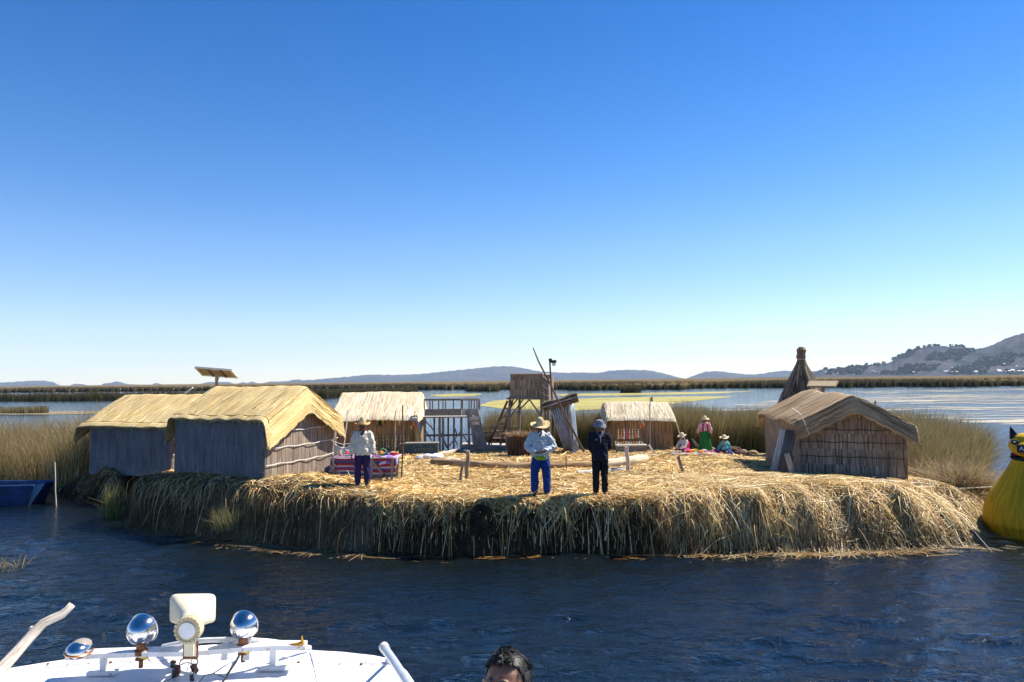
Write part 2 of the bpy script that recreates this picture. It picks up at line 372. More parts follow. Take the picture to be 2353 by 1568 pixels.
farR = Range(far_pts, 8500, 6600, 11, .14); nearR = Range(near_pts, 3500, 2650, 23, .10)
farR.mesh('distant_hills', hillmat('far_hill', (.03, .045, .06), (.10, .085, .085), (.065, .06, .07), .0022), -300, 2700, 700, 40)
nearR.mesh('village_hill', hillmat('near_hill', (.018, .03, .042), (.10, .082, .075), (.06, .058, .072), .006, .50), 1700, 2760, 360, 60)
def on_hill(px, py):
    v = ray(px, py); k = 2600/v.y
    while k*v.y < 3520:
        x, y, z = v.x*k, v.y*k, CAMZ+v.z*k
        if z < float(nearR.h(np.array(x), np.array(y))): return Vector((x, y, z))
        k += 11
    return None
# dark woods on the slope: crowns too many to count
def blob_cloud(name, P, rad, cols, matn, nleaf=26, **k):
    P = np.array(P); N = len(P); n = N*nleaf; c = np.repeat(P, nleaf, 0); r = np.repeat(rad, nleaf)
    d = unit(RNG.normal(size=(n, 3))); d[:, 2] = np.abs(d[:, 2])*1.1-.1; q = c+d*r[:, None]*RNG.uniform(.5, 1.05, (n, 1))
    a = unit(np.cross(d, RNG.normal(size=(n, 3)))); b = unit(np.cross(d, a)+.4*RNG.normal(size=(n, 3))); s = r*RNG.uniform(.3, .6, n)
    pts = np.stack([q-b*s[:, None], q+b*s[:, None]], 1); w = np.stack([s, s*.7], 1)
    return ribbons(name, pts, a, w, np.repeat(cols, nleaf, 0)*RNG.uniform(.6, 1.4, (n, 1)), vcol(matn, .95), **k)
P = []; rad = []
for (x0, x1, y0, y1, n) in [(1880, 2353, 838, 862, 700), (2060, 2240, 803, 830, 700), (2210, 2353, 812, 842, 450), (1880, 2050, 842, 858, 260), (1990, 2240, 846, 860, 300)]:
    for _ in range(n):
        px = random.uniform(x0, x1); py = random.uniform(y0, y1)
        if math.sin(px*.045+py*.12)+.6*math.sin(px*.11-1.7) < -.25: continue
        p = on_hill(px, py)
        if p: P.append(p+Vector((0, 0, 2))); rad.append(random.uniform(3.5, 7.5))
for px, py in [(2052, 826), (2055, 824), (2064, 819), (2030, 836), (2018, 837), (2008, 840), (2090, 807), (2110, 801), (2125, 797), (2135, 796), (2148, 795), (2157, 795), (2186, 795.5), (2206, 795), (2214, 796), (2198, 797), (1958, 843), (1990, 838), (1896, 849)]:
    ax = (px-1176.5)/F_; y = 3485; P.append(Vector((ax*y, y, float(nearR.h(np.array(ax*y), np.array(y)))+2))); rad.append(random.uniform(7, 12))
blob_cloud('woodland', P, np.array(rad), palette(len(P), [(.020, .032, .020), (.03, .04, .022)], [1, 1], .2), 'wood_leaf', 14, kind='stuff',
           label='dark trees scattered in clumps over the slope of the village hill', cat='woodland')
white = plain('whitewash', (.8, .78, .74), .8, .08); tile = plain('roof_tile', (.35, .12, .07), .8, .2); tin_roof = plain('tin_roof', (.7, .72, .75), .4, .1)
HP = [(1878, 854, 8), (1897, 856, 9), (1925, 859, 8), (1938, 862.5, 14), (2005, 853, 8), (2011, 855.5, 9), (2021, 858, 9), (2040, 852.5, 8), (2101, 861, 15), (2112, 862, 10), (2174, 861.5, 20), (2188, 862, 16), (2200, 861, 14), (2208, 844, 11), (2188, 846, 9),
      (2231, 840, 11), (2237, 858, 10), (2242, 860, 16), (2257, 842.5, 10), (2295, 853.5, 16), (2297, 861.5, 18), (2305, 862, 14), (2312, 857, 12), (2314, 861, 14), (2319, 857, 18), (2328, 855, 22), (2330, 860, 12), (2342, 862, 16), (2350, 861.5, 18), (2307, 838, 11), (2336, 843, 10), (2345, 829, 9)]
ORD = ['first', 'second', 'third', 'fourth', 'fifth', 'sixth', 'seventh', 'eighth', 'ninth', 'tenth', 'eleventh', 'twelfth', 'thirteenth', 'fourteenth', 'fifteenth', 'sixteenth', 'seventeenth', 'eighteenth', 'nineteenth', 'twentieth']; ORD += ['twenty-'+q for q in ORD[:9]]+['thirtieth']; ORD += ['thirty-'+q for q in ORD[:9]]
HP.sort()
for i, (px, py, s) in enumerate(HP):
    p = on_hill(px, min(py, 859.5-(px-1900)*.0080))
    if p is None: p = PY(px, hz(px)-1.5, 2660)
    h = empty('village_house', (p.x, p.y, p.z), random.uniform(-.4, .4), cat='house', group='far village houses on the right hill')
    h['label'] = '%s pale house from the left on the far village hillside' % ORD[i]
    s *= .8; a = MB(); L, D_, Hh = s, s*.6, s*.38
    a.box((0, 0, Hh/2-1.5), (L, D_, Hh+3)); a.build('wall', white, h, smooth=False)
    a = MB(); q = D_/2+.4; l = L/2+.4
    a.add([(-l, -q, Hh), (l, -q, Hh), (l, 0, Hh+D_*.28), (-l, 0, Hh+D_*.28), (l, q, Hh), (-l, q, Hh)], [(0, 1, 2, 3), (3, 2, 4, 5), (0, 3, 5), (1, 4, 2), (0, 5, 4, 1)]); a.build('roof', tin_roof if i % 3 else tile, h, smooth=False)

# ================================================================ FAR MARSH
marsh_edge = [(-700, 905), (0, 902.5), (480, 898), (740, 896), (975, 895.5), (1068, 895), (1074, 898.6), (1145, 898.2), (1152, 895), (1262, 894), (1330, 896.4), (1500, 895.2), (1570, 894.8), (1600, 892), (1700, 891), (1860, 890), (2000, 889), (2060, 887.5), (2150, 888.5), (2260, 887.5), (2300, 886.5), (2353, 886), (2800, 881)]
EX = np.linspace(-700, 2800, 900)
EY = prof(marsh_edge, EX)+.35*np.sin(EX*.13)+.3*np.sin(EX*.37+1)
E = np.array([tuple(GW(a, b))[:2] for a, b in zip(EX, EY)])
t = NT('marsh_top'); v = t.coord('Object'); n1 = t.noise(t.mapping(v, (.012, .05, 1)), 1, 6, .65); n2 = t.noise(v, .35, 4)
c = t.ramp(n1, [(.35, (.10, .075, .04)), (.5, (.19, .135, .075)), (.66, (.14, .12, .05))]); c = t.mix(.6, c, t.ramp(n2, [(.3, (.5, .5, .5)), (.7, (1.2, 1.2, 1.2))]), 'MULTIPLY')
t.col(c); t.set(Roughness=1); t.b.inputs['Specular IOR Level'].default_value = 0; t.bump(n2, 1, 2)
m = MB(); vs = []; nE = len(E); dist = [1.0, 1.0, 1.02, 1.08, 1.25, 1.7, 2.6, 4.5, 9, 22]
for j, k in enumerate(dist):
    for i, e in enumerate(E):
        z = -0.3 if j == 0 else 1.55+.25*math.sin(i*.9+j)+.12*math.sin(i*2.3)
        kk = min(k, 6400/max(1, e[1])) if e[0] < 900/7*3 else min(k, 2900/max(1, e[1])); kk = max(kk, 1.0)
        vs.append((e[0]*kk, e[1]*kk, z))
m.add(vs, [(j*nE+i, j*nE+i+1, (j+1)*nE+i+1, (j+1)*nE+i) for j in range(len(dist)-1) for i in range(nE-1)])
marsh = m.build('reed_marsh', t.m, kind='stuff', label='wide brown and green reed marsh stretching along the horizon', cat='reeds', smooth='all')
def along(n, poly, depth0, depth1, power=2.0):
    """random points on strip behind a poly line E (world xy), pushed away radially"""
    seg = np.linalg.norm(poly, axis=1); w = 1.0/seg; w = np.cumsum(w)/w.sum()
    idx = np.searchsorted(w, RNG.random(n)); idx = np.clip(idx, 1, len(poly)-1); f = RNG.random((n, 1))
    p = poly[idx-1]*(1-f)+poly[idx]*f; d = depth0+(depth1-depth0)*RNG.random(n)**power; r = np.linalg.norm(p, axis=1)
    return p*((r+d)/r)[:, None]
GREEN = [(.045, .055, .018), (.07, .075, .025), (.10, .09, .035), (.16, .12, .055)]
n = 52000; p = along(n, E, -1.5, 160, 2.6); far = np.hypot(p[:, 0], p[:, 1])
hmod = 1+.28*fract(p[:, 0], p[:, 1], 3, .05, 3)
A = reed_blades(p[:, 0], p[:, 1], np.zeros(n), RNG.uniform(1.5, 2.3, n)*np.clip(hmod, .7, 1.35), far*.00033*RNG.uniform(.6, 1.6, n), palette(n, GREEN, [4, 3, 2, 1.2], .25), (0, 0), .12, 3, (.24, .17, .09))
ribbons('reed_blades', *A, vcol('reed_col', .8, .25), parent=marsh)
# nearer green belt at the left, and the islet of reeds in the middle
def belt(name, line, d0, d1, n, h0, h1, cols, wts, wk, label, tip=(.24, .17, .09), gap=0, lean=(0, 0), spread=.15):
    L = np.array([tuple(GW(a, b))[:2] for a, b in line]); xs = np.linspace(0, 1, 200); s = np.linspace(0, 1, len(L)); P_ = np.stack([np.interp(xs, s, L[:, i]) for i in (0, 1)], 1)
    p = along(n, P_, d0, d1, 1.3)
    if gap: p = p[fract(p[:, 0], p[:, 1], 9, .5, 3) > gap]
    k = len(p); hm = np.clip(1+.25*fract(p[:, 0], p[:, 1], 4, .3, 3), .6, 1.4); r = np.hypot(p[:, 0], p[:, 1])
    A = reed_blades(p[:, 0], p[:, 1], np.zeros(k)-.05, RNG.uniform(h0, h1, k)*hm, r*wk*RNG.uniform(.6, 1.5, k), palette(k, cols, wts, .25), lean, spread, 4, tip)
    return ribbons(name, *A, vcol('reed_col', .8, .25), kind='stuff', label=label, cat='reeds')
belt('reed_belt', [(-500, 924), (0, 922), (160, 921.5), (330, 920), (560, 918), (700, 916), (752, 914.5), (850, 908), (960, 903)], 0, 16, 15000, 1.3, 2.0, GREEN, [3, 4, 3, 1], .00035, 'low green reed belt behind the left huts, across blue water', gap=-1.2)
belt('reed_islet', [(1426, 901.5), (1440, 902.3), (1460, 902.3), (1472, 901)], 0, 7, 1500, 1.1, 1.9, GREEN, [4, 3, 1, 1], .0003, 'dark rounded clump of reeds standing alone in the lake')
belt('reed_islet', [(1083, 898.5), (1100, 898.9), (1140, 898.5)], 0, 9, 1800, 1.1, 1.9, GREEN, [4, 3, 1, 1], .0003, 'dark reed clump at the water edge left of the tower cabin')
belt('dry_reeds', [(-60, 951), (20, 951), (70, 951), (112, 950)], 0, 3.5, 1500, .6, 1.1, [(.34, .27, .13), (.26, .2, .1), (.16, .14, .06)], [3, 2, 1], .0003, 'pale dry reeds on the thin mud strip at far left', tip=(.4, .32, .18))
# floating weed and mud sheets on the lake
def algae_mat(name, c1, c2, cut, sx=.05, sy=.28):
    t = NT(name); v = t.coord('Object'); n1 = t.noise(t.mapping(v, (sx, sy, 1)), 1, 8, .72); n2 = t.noise(v, .7, 5, .7)
    t.col(t.ramp(n2, [(.35, c1), (.65, c2)])); t.set(Roughness=.9)
    tr = t.n('ShaderNodeBsdfTransparent'); mx = t.n('ShaderNodeMixShader'); f = t.ramp(n1, [(cut, (0, 0, 0)), (cut+.05, (1, 1, 1))])
    t.l(f, mx.inputs[0]); t.l(tr.outputs[0], mx.inputs[1]); t.l(t.b.outputs[0], mx.inputs[2]); t.l(mx.outputs[0], t.out.inputs[0]); return t.m
AL_Y = algae_mat('algae_yellow', (.24, .23, .05), (.42, .34, .10), .38); AL_T = algae_mat('algae_tan', (.30, .27, .20), (.48, .44, .36), .50, .06, .35); AL_M = algae_mat('mud', (.16, .13, .08), (.25, .2, .12), .3)
def sheet(name, outline, mat, z, label, cat='weed'):
    P_ = []
    for i in range(len(outline)):
        a, b = outline[i], outline[(i+1) % len(outline)]
        for k in range(8):
            f = k/8; px, py = a[0]*(1-f)+b[0]*f, a[1]*(1-f)+b[1]*f; P_.append(GW(px+random.uniform(-4, 4), py+random.uniform(-.35, .35), z))
    bm = bmesh.new(); vs = [bm.verts.new(p) for p in P_]; f = bm.faces.new(vs); bmesh.ops.triangulate(bm, faces=[f])
    me = bpy.data.meshes.new(name); bm.to_mesh(me); bm.free(); me.materials.append(mat)
    o = bpy.data.objects.new(name, me); C.objects.link(o); return tag(o, label, cat, kind='stuff')
sheet('floating_weed', [(1100, 932), (1130, 921), (1190, 917), (1290, 917.5), (1400, 914), (1560, 911.5), (1690, 911), (1620, 919), (1560, 927), (1420, 939), (1300, 945), (1150, 939)], AL_Y, .02, 'yellow green weed sheet floating on the lake behind the tower')
sheet('floating_weed', [(1268, 906), (1420, 904), (1600, 901), (1740, 899), (1640, 904.5), (1450, 909), (1290, 910)], AL_Y, .022, 'thin far yellow green streak of weed on the lake')
sheet('floating_weed', [(985, 908), (1040, 905), (1110, 905), (1090, 910), (1010, 912)], AL_Y, .022, 'small weed streak seen over the wooden platform')
sheet('floating_weed', [(1590, 945), (1680, 932), (1780, 920), (1830, 917), (1830, 945), (1760, 955), (1640, 952)], AL_T, .02, 'pale tan weed sheet left of the cone hut')
sheet('floating_weed', [(1950, 900), (2100, 897), (2380, 893), (2380, 896), (2160, 901), (2010, 905)], AL_T, .02, 'thin tan weed streak close to the right reed belt')
sheet('floating_weed', [(1930, 917), (2040, 907), (2200, 905), (2500, 902), (2500, 925), (2300, 928), (2120, 929), (1990, 926)], AL_T, .024, 'broad tan weed sheet behind the ridge of the right hut')
sheet('floating_weed', [(2010, 938), (2120, 934), (2300, 932), (2560, 932), (2560, 975), (2390, 979), (2230, 972), (2120, 960)], AL_T, .02, 'speckled pale weed sheet nearest to the yellow prow')
sheet('mud_bank', [(-200, 952), (0, 953), (140, 953), (260, 951), (235, 944.5), (120, 945), (0, 946), (-200, 947)], AL_M, .03, 'thin brown mud strip crossing the water at far left', 'mud')
for k, q in enumerate([(2120, 908), (2230, 941)]): pass

# ================================================================ ISLAND
shore_px = [(140, 1130), (165, 1146), (215, 1153), (262, 1158), (296, 1152), (330, 1128), (352, 1146), (292, 1203), (345, 1214), (450, 1232), (560, 1245), (640, 1252), (740, 1262), (850, 1268), (930, 1273), (1000, 1280), (1090, 1279), (1176, 1276), (1330, 1273),
            (1500, 1274), (1640, 1272), (1780, 1267), (1900, 1266), (2050, 1262), (2150, 1258), (2228, 1252), (2250, 1240), (2262, 1222)]
shore = [tuple(GW(a, b))[:2] for a, b in shore_px]+[(12.1, 17.4), (12.9, 19.2), (14.3, 21.3), (16.0, 24.3), (16.4, 30), (15.2, 33.6), (9, 34.2), (3, 34.6), (-3, 33.8), (-8, 33.2), (-12.5, 31), (-15, 28.2), (-15.8, 25)]
SH = np.array(shore); NF = len(shore_px)
def sdist(X, Y):
    """distance inside the shore polygon (negative outside) and index of the nearest segment"""
    X = np.asarray(X, float); Y = np.asarray(Y, float); best = np.full(X.shape, 1e9); bi = np.zeros(X.shape, int); ins = np.zeros(X.shape, bool)
    for i in range(len(SH)):
        a, b = SH[i], SH[(i+1) % len(SH)]; d = b-a; L2 = d@d
        t_ = np.clip(((X-a[0])*d[0]+(Y-a[1])*d[1])/L2, 0, 1); dd = np.hypot(X-a[0]-t_*d[0], Y-a[1]-t_*d[1])
        bi = np.where(dd < best, i, bi); best = np.minimum(best, dd)
        c = ((a[1] > Y) != (b[1] > Y)) & (X < (b[0]-a[0])*(Y-a[1])/(b[1]-a[1]+1e-12)+a[0]); ins ^= c
    return np.where(ins, best, -best), bi
def edgew(X, Y):
    w = np.interp(X, [-14, -11, -9.5, -7, -4, 1.5, 3.5, 6, 9, 11], [.9, .9, .9, .65, .45, .42, .7, 1.4, 2.1, 2.4]); return np.where(Y > 22, 1.6, w)
def height(X, Y, raw=False):
    d, _ = sdist(X, Y); w = edgew(X, Y)*(1+.28*np.sin(X*2.1)+.22*np.sin(X*5.3+Y)+.12*np.sin(X*11.7)); t_ = np.clip(d/w, 0, 1)
    s = 1-(1-t_)**3.2; g = gz(X, Y)+.035*fract(X, Y, 31, 1.6, 4)*np.clip(d, 0, 1)
    return np.where(d > 0, -.02+(g+.02)*s, -.02+d*1.2)
STEP = .09; gx = np.arange(-16.6, 18.0, STEP); gy = np.arange(13.8, 35.2, STEP); GX, GY = np.meshgrid(gx, gy); GZ = height(GX, GY)
def hgt(x, y):
    fx = np.clip((np.asarray(x)-gx[0])/STEP, 0, len(gx)-1.001); fy = np.clip((np.asarray(y)-gy[0])/STEP, 0, len(gy)-1.001); i = fx.astype(int); j = fy.astype(int); a = fx-i; b = fy-j
    return GZ[j, i]*(1-a)*(1-b)+GZ[j, i+1]*a*(1-b)+GZ[j+1, i]*(1-a)*b+GZ[j+1, i+1]*a*b
def OG(x, y): return Vector((x, y, float(hgt(x, y))))
def A_(px, py):                                         # ground point under a pixel
    v = ray(px, py); k = np.arange(9, 48, .01); x = v.x*k; y = v.y*k; z = CAMZ+v.z*k; h = hgt(x, y); i = int(np.argmax((z < h) & (y > 14)))
    if i == 0: p = GR(px, py); return Vector((p.x, p.y, float(hgt(p.x, p.y))))
    return Vector((x[i], y[i], h[i]))
keep = (GZ > -.5); m = MB(); nx = len(gx); idm = -np.ones(GZ.shape, int); idm[keep] = np.arange(keep.sum())
vs = np.stack([GX[keep], GY[keep], GZ[keep]], -1)
fq = []
for j in range(len(gy)-1):
    a = idm[j, :-1]; b = idm[j, 1:]; c = idm[j+1, 1:]; d = idm[j+1, :-1]; ok = (a >= 0) & (b >= 0) & (c >= 0) & (d >= 0)
    fq += list(zip(a[ok].tolist(), b[ok].tolist(), c[ok].tolist(), d[ok].tolist()))
m.add(vs.tolist(), fq)
t = NT('island_straw_bed'); v = t.coord('Object')
n1 = t.noise(t.mapping(v, (7, 26, 7), (0, 0, .6)), 1, 4, .7); n2 = t.noise(t.mapping(v, (26, 6, 7), (0, 0, -.3)), 1, 4, .7); nn = t.mix(.5, n1, n2, 'LIGHTEN')
c = t.ramp(n1, [(.34, (.05, .03, .012)), (.5, (.17, .11, .045)), (.66, (.42, .30, .13))]); c2 = t.ramp(n2, [(.34, (.06, .035, .014)), (.52, (.19, .12, .05)), (.68, (.44, .32, .14))])
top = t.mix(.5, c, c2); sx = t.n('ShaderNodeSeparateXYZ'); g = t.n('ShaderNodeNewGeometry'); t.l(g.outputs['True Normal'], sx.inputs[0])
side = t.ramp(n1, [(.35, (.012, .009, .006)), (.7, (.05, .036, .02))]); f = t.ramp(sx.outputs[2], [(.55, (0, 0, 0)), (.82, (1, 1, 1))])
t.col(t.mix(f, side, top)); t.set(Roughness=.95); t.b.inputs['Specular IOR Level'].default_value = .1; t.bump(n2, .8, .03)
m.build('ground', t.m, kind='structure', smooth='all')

# ---- loose straw lying on top
STRAW = [(.86, .62, .27), (.66, .43, .14), (.44, .25, .07), (.94, .77, .45), (.20, .10, .03), (.54, .40, .15)]
SW = [3, 3.2, 2.2, 1.6, 1.8, .4]
def lie(n, x, y, L, w, cols, z0=0.0, zr=.05, ang=None, pitch=.16):
    a = RNG.uniform(0, np.pi*2, n) if ang is None else ang+RNG.normal(0, .5, n)
    dx, dy = np.cos(a), np.sin(a); pts = []; k = RNG.normal(0, .35, n)
    zb = RNG.random(n)**1.6*zr+z0; pt = RNG.normal(0, pitch, n)*np.where(RNG.random(n) < .12, 2.6, 1)
    for s in (-.5, 0, .5):
        bx = x+dx*L*s-dy*k*L*(s*s-.1); by = y+dy*L*s+dx*k*L*(s*s-.1)
        pts.append(np.stack([bx, by, hgt(bx, by)+zb+pt*L*s*.6+.012], -1))
    pts = np.stack(pts, 1); d = unit(pts[:, 2]-pts[:, 0]); up = unit(RNG.normal(0, .45, (n, 3))+np.array([0, 0, 1])); side = unit(np.cross(d, up))
    pts[..., 2] = np.maximum(pts[..., 2], hgt(pts[..., 0], pts[..., 1])+.004)
    W2 = np.repeat(w[:, None], 3, 1); W2[:, 2] *= .6
    return pts, side, W2, cols
def samp(n, ylo=14.4, yhi=34, pw=1.7, dmin=.15):
    x = []; y = []; c = 0
    while c < n:
        yy = ylo+(yhi-ylo)*RNG.random(n)**pw; xx = RNG.uniform(-1, 1, n)*(yy*.78+.5); d, _ = sdist(xx, yy); k = d > dmin; x.append(xx[k]); y.append(yy[k]); c += k.sum()
    return np.concatenate(x)[:n], np.concatenate(y)[:n]
n = 150000; x, y = samp(n); L = RNG.gamma(5, .055, n)+.08
cols = palette(n, STRAW, SW, .16); patch = fract(x, y, 77, 1.1, 4); cols *= np.clip(1+.22*patch, .55, 1.3)[:, None]
cols *= np.interp(x, [5, 9], [1, .93])[:, None]; cols[:, 0] *= np.interp(x, [5, 9], [1, .97])
ribbons('loose_straw', *lie(n, x, y, L, RNG.uniform(.004, .0095, n)*np.interp(y, [15, 30], [1, 1.7]), cols, zr=.06), vcol('straw_col', .55, .12, .35), kind='stuff',
        label='golden loose reed straw strewn over the top of the floating island', cat='straw')
# ---- long straws combed over the shore
def shore_samples(n, i0=0, i1=None):
    i1 = i1 or NF-1; seg = np.array([np.linalg.norm(SH[i+1]-SH[i]) for i in range(i0, i1)]); cw = np.cumsum(seg)/seg.sum()
    k = np.searchsorted(cw, RNG.random(n)); k = np.clip(k, 0, len(seg)-1); f = RNG.random((n, 1)); a = SH[i0:i1][k]; b = SH[i0+1:i1+1][k]; p = a*(1-f)+b*f
    d = unit(b-a); nrm = np.stack([d[:, 1], -d[:, 0]], -1); return p, nrm
def comb(n, L, inset, cols, w, steep, yawsd, S=7, lift=.04, shear=0.0, base=0.0):
    p, nr = shore_samples(n, 6 if steep < 3 else 0); yaw = RNG.normal(shear, yawsd*.6, n)+base+yawsd*1.5*fract(p[:, 0], p[:, 1], 44+n % 7, 4.5, 3); c, s = np.cos(yaw), np.sin(yaw); wv = RNG.normal(0, .30, n); L = L*np.where(steep < 3, np.interp(p[:, 0], [-10, -6, -3.5, -1.5, 2.2, 4.2], [.8, .75, .62, .36, .36, .95])*np.where(RNG.random(n) < .07, 1.7, 1), 1)
    # smooth the outward direction along the shore
    dx = nr[:, 0]*c-nr[:, 1]*s; dy = nr[:, 0]*s+nr[:, 1]*c; x0 = p[:, 0]-nr[:, 0]*inset; y0 = p[:, 1]-nr[:, 1]*inset
    z = hgt(x0, y0)+lift*RNG.random(n)+.02; pts = np.zeros((n, S, 3)); pts[:, 0] = np.stack([x0, y0, z], -1); th = RNG.normal(.0, .18, n); hx, hy, hz_ = x0.copy(), y0.copy(), z.copy()
    for k in range(1, S):
        th = th+steep*RNG.uniform(.5, 1.4, n)/(S-1); th = np.clip(th, -.4, 1.52); st = L/(S-1); yaw = yaw+wv+RNG.normal(0, .12, n); c, s = np.cos(yaw), np.sin(yaw); dx = nr[:, 0]*c-nr[:, 1]*s; dy = nr[:, 0]*s+nr[:, 1]*c
        hx = hx+dx*st*np.cos(th); hy = hy+dy*st*np.cos(th); hz_ = hz_-st*np.sin(th); gzv = hgt(hx, hy)+.012
        hit = hz_ < gzv; hz_ = np.where(hit, gzv, hz_); hz_ = np.maximum(hz_, .012); th = np.where(hit, np.minimum(th, .75), th)
        pts[:, k] = np.stack([hx, hy, hz_], -1)
    side = unit(np.stack([-dy, dx, RNG.normal(0, .5, n)], -1)); t_ = np.linspace(0, 1, S)
    kk = np.clip((.72-pts[..., 2])/.55, 0, 1)[..., None]*.8; cols = cols[:, None, :]*(1-kk)+np.array([.085, .055, .03])*kk      # lower ends darkened: shade of the bank put into the colour, plus wet rot
    return pts, side, w[:, None]*(1-.55*t_[None, :]**2), cols
def keepfn(A, hol=.25):
    pts = A[0]; x = pts[:, 0, 0]; r = RNG.random(len(x)); clump = fract(x*1.0, x*.37, 55, 3.0, 3)
    hollow = np.exp(-((x-.1)/1.7)**2); k = r > (.30-.5*clump+hol*hollow); k &= r > .05
    return tuple(a[k] for a in A)
n = 15000; inset = RNG.gamma(3, .28, n)*RNG.uniform(.5, 1.2, n)+.12
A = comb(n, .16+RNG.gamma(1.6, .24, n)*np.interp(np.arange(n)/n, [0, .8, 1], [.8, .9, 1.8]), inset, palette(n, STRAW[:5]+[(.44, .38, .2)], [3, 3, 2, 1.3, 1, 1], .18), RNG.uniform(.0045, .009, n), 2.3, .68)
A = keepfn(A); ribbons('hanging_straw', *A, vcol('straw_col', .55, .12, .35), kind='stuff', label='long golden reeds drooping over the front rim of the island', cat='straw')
n = 12000; inset = RNG.random(n)*.75*1.0
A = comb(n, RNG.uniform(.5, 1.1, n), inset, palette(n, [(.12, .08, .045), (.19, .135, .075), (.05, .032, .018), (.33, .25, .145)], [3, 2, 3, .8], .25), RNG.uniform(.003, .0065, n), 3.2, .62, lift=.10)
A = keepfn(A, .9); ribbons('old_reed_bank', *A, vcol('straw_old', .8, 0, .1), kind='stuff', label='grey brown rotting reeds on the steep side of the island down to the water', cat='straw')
# left mound: long reeds combed down to the left; right shore: bright slope
n = 16000; p, nr = shore_samples(n, 7, 13); ins = RNG.random(n)*1.5; x0 = p[:, 0]-nr[:, 0]*ins; y0 = p[:, 1]-nr[:, 1]*ins
def flow(n, x0, y0, dx, dy, L, cols, w, S=6, lift=.05):
    pts = np.zeros((n, S, 3)); hx, hy = x0.copy(), y0.copy(); zprev = hgt(hx, hy)+.02+lift*RNG.random(n); pts[:, 0] = np.stack([hx, hy, zprev], -1); off = RNG.random(n)*lift
    cur = RNG.normal(0, .12, n); ang = np.arctan2(dy, dx)
    for k in range(1, S):
        ang = ang+cur; st = L/(S-1)
        g0 = hgt(hx, hy); h1 = hgt(hx+np.cos(ang)*.05, hy+np.sin(ang)*.05); sl = np.clip((h1-g0)/.05, -3, .5); kk = 1/np.sqrt(1+sl*sl)
        hx = hx+np.cos(ang)*st*kk; hy = hy+np.sin(ang)*st*kk; z = np.maximum(hgt(hx, hy)+.015+off, .01); pts[:, k] = np.stack([hx, hy, z], -1)
    side = unit(np.stack([-np.sin(ang), np.cos(ang), RNG.normal(0, .5, n)], -1)); t_ = np.linspace(0, 1, S)
    return pts, side, w[:, None]*(1-.5*t_[None, :]**2), cols
ang = math.radians(232)+RNG.normal(0, .3, n)+.5*fract(x0, y0, 91, 1.2, 3)
A = flow(n, x0, y0, np.cos(ang), np.sin(ang), RNG.uniform(.6, 1.5, n), palette(n, [(.16, .11, .065), (.23, .165, .09), (.075, .05, .03), (.33, .245, .14)], [3, 3, 2, 1], .2), RNG.uniform(.004, .008, n))
ribbons('combed_reeds', *A, vcol('straw_old', .8, 0, .1), kind='stuff', label='long olive brown reeds combed down the mound below the larger left hut', cat='straw')
n = 38000; yy = RNG.uniform(14.6, 21, n); xx = RNG.uniform(3.2, 12.2, n); d, _ = sdist(xx, yy); k = (d > -.05) & (d < 3.6) & (RNG.random(n) < np.interp(xx, [3.2, 6], [.35, 1])); xx, yy = xx[k], yy[k]; n = len(xx)
ang = math.radians(-62)+RNG.normal(0, .55, n)+RNG.choice([0, 1.2, -1.2], n, p=[.7, .15, .15])+np.interp(xx, [4, 8, 12], [-.5, .2, .55])+1.3*fract(xx, yy, 61, 2.0, 3)
A = flow(n, xx, yy, np.cos(ang), np.sin(ang), RNG.uniform(.4, 1.3, n), palette(n, STRAW, [3, 2, 1.6, 2.4, 1.2, .4], .2)*np.array([.97, .97, 1.0]), RNG.uniform(.004, .009, n), lift=.16)
tt = np.clip((.5-A[0][..., 2])/.5, 0, 1)[..., None]*.55; A = (A[0], A[1], A[2], A[3][:, None, :]*(1-tt)+np.array([.12, .085, .05])*tt)  # milder here: low straw coloured darker for bank shade and wet ends
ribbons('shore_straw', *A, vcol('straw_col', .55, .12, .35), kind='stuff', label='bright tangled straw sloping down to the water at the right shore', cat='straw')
# floating scraps along the waterline
n = 520; p, nr = shore_samples(n, 7, NF-1); o = RNG.gamma(1.4, .09, n); x0 = p[:, 0]+nr[:, 0]*o; y0 = p[:, 1]+nr[:, 1]*o; d = np.arctan2(nr[:, 1], nr[:, 0])+np.pi/2+RNG.normal(0, .35, n); L = RNG.uniform(.1, .8, n)
pts = np.stack([np.stack([x0+np.cos(d)*L*s, y0+np.sin(d)*L*s, np.full(n, .012)], -1) for s in (-.5, 0, .5)], 1)
ribbons('floating_reeds', pts, np.stack([-np.sin(d), np.cos(d), 0*d], -1), np.repeat(RNG.uniform(.005, .012, n)[:, None], 3, 1), palette(n, [(.30, .12, .03), (.40, .26, .10), (.16, .08, .03)], [2, 2, 1], .2), vcol('wet_straw', .3, 0, .5), kind='stuff',
        label='wet orange brown reed scraps floating along the waterline', cat='straw')

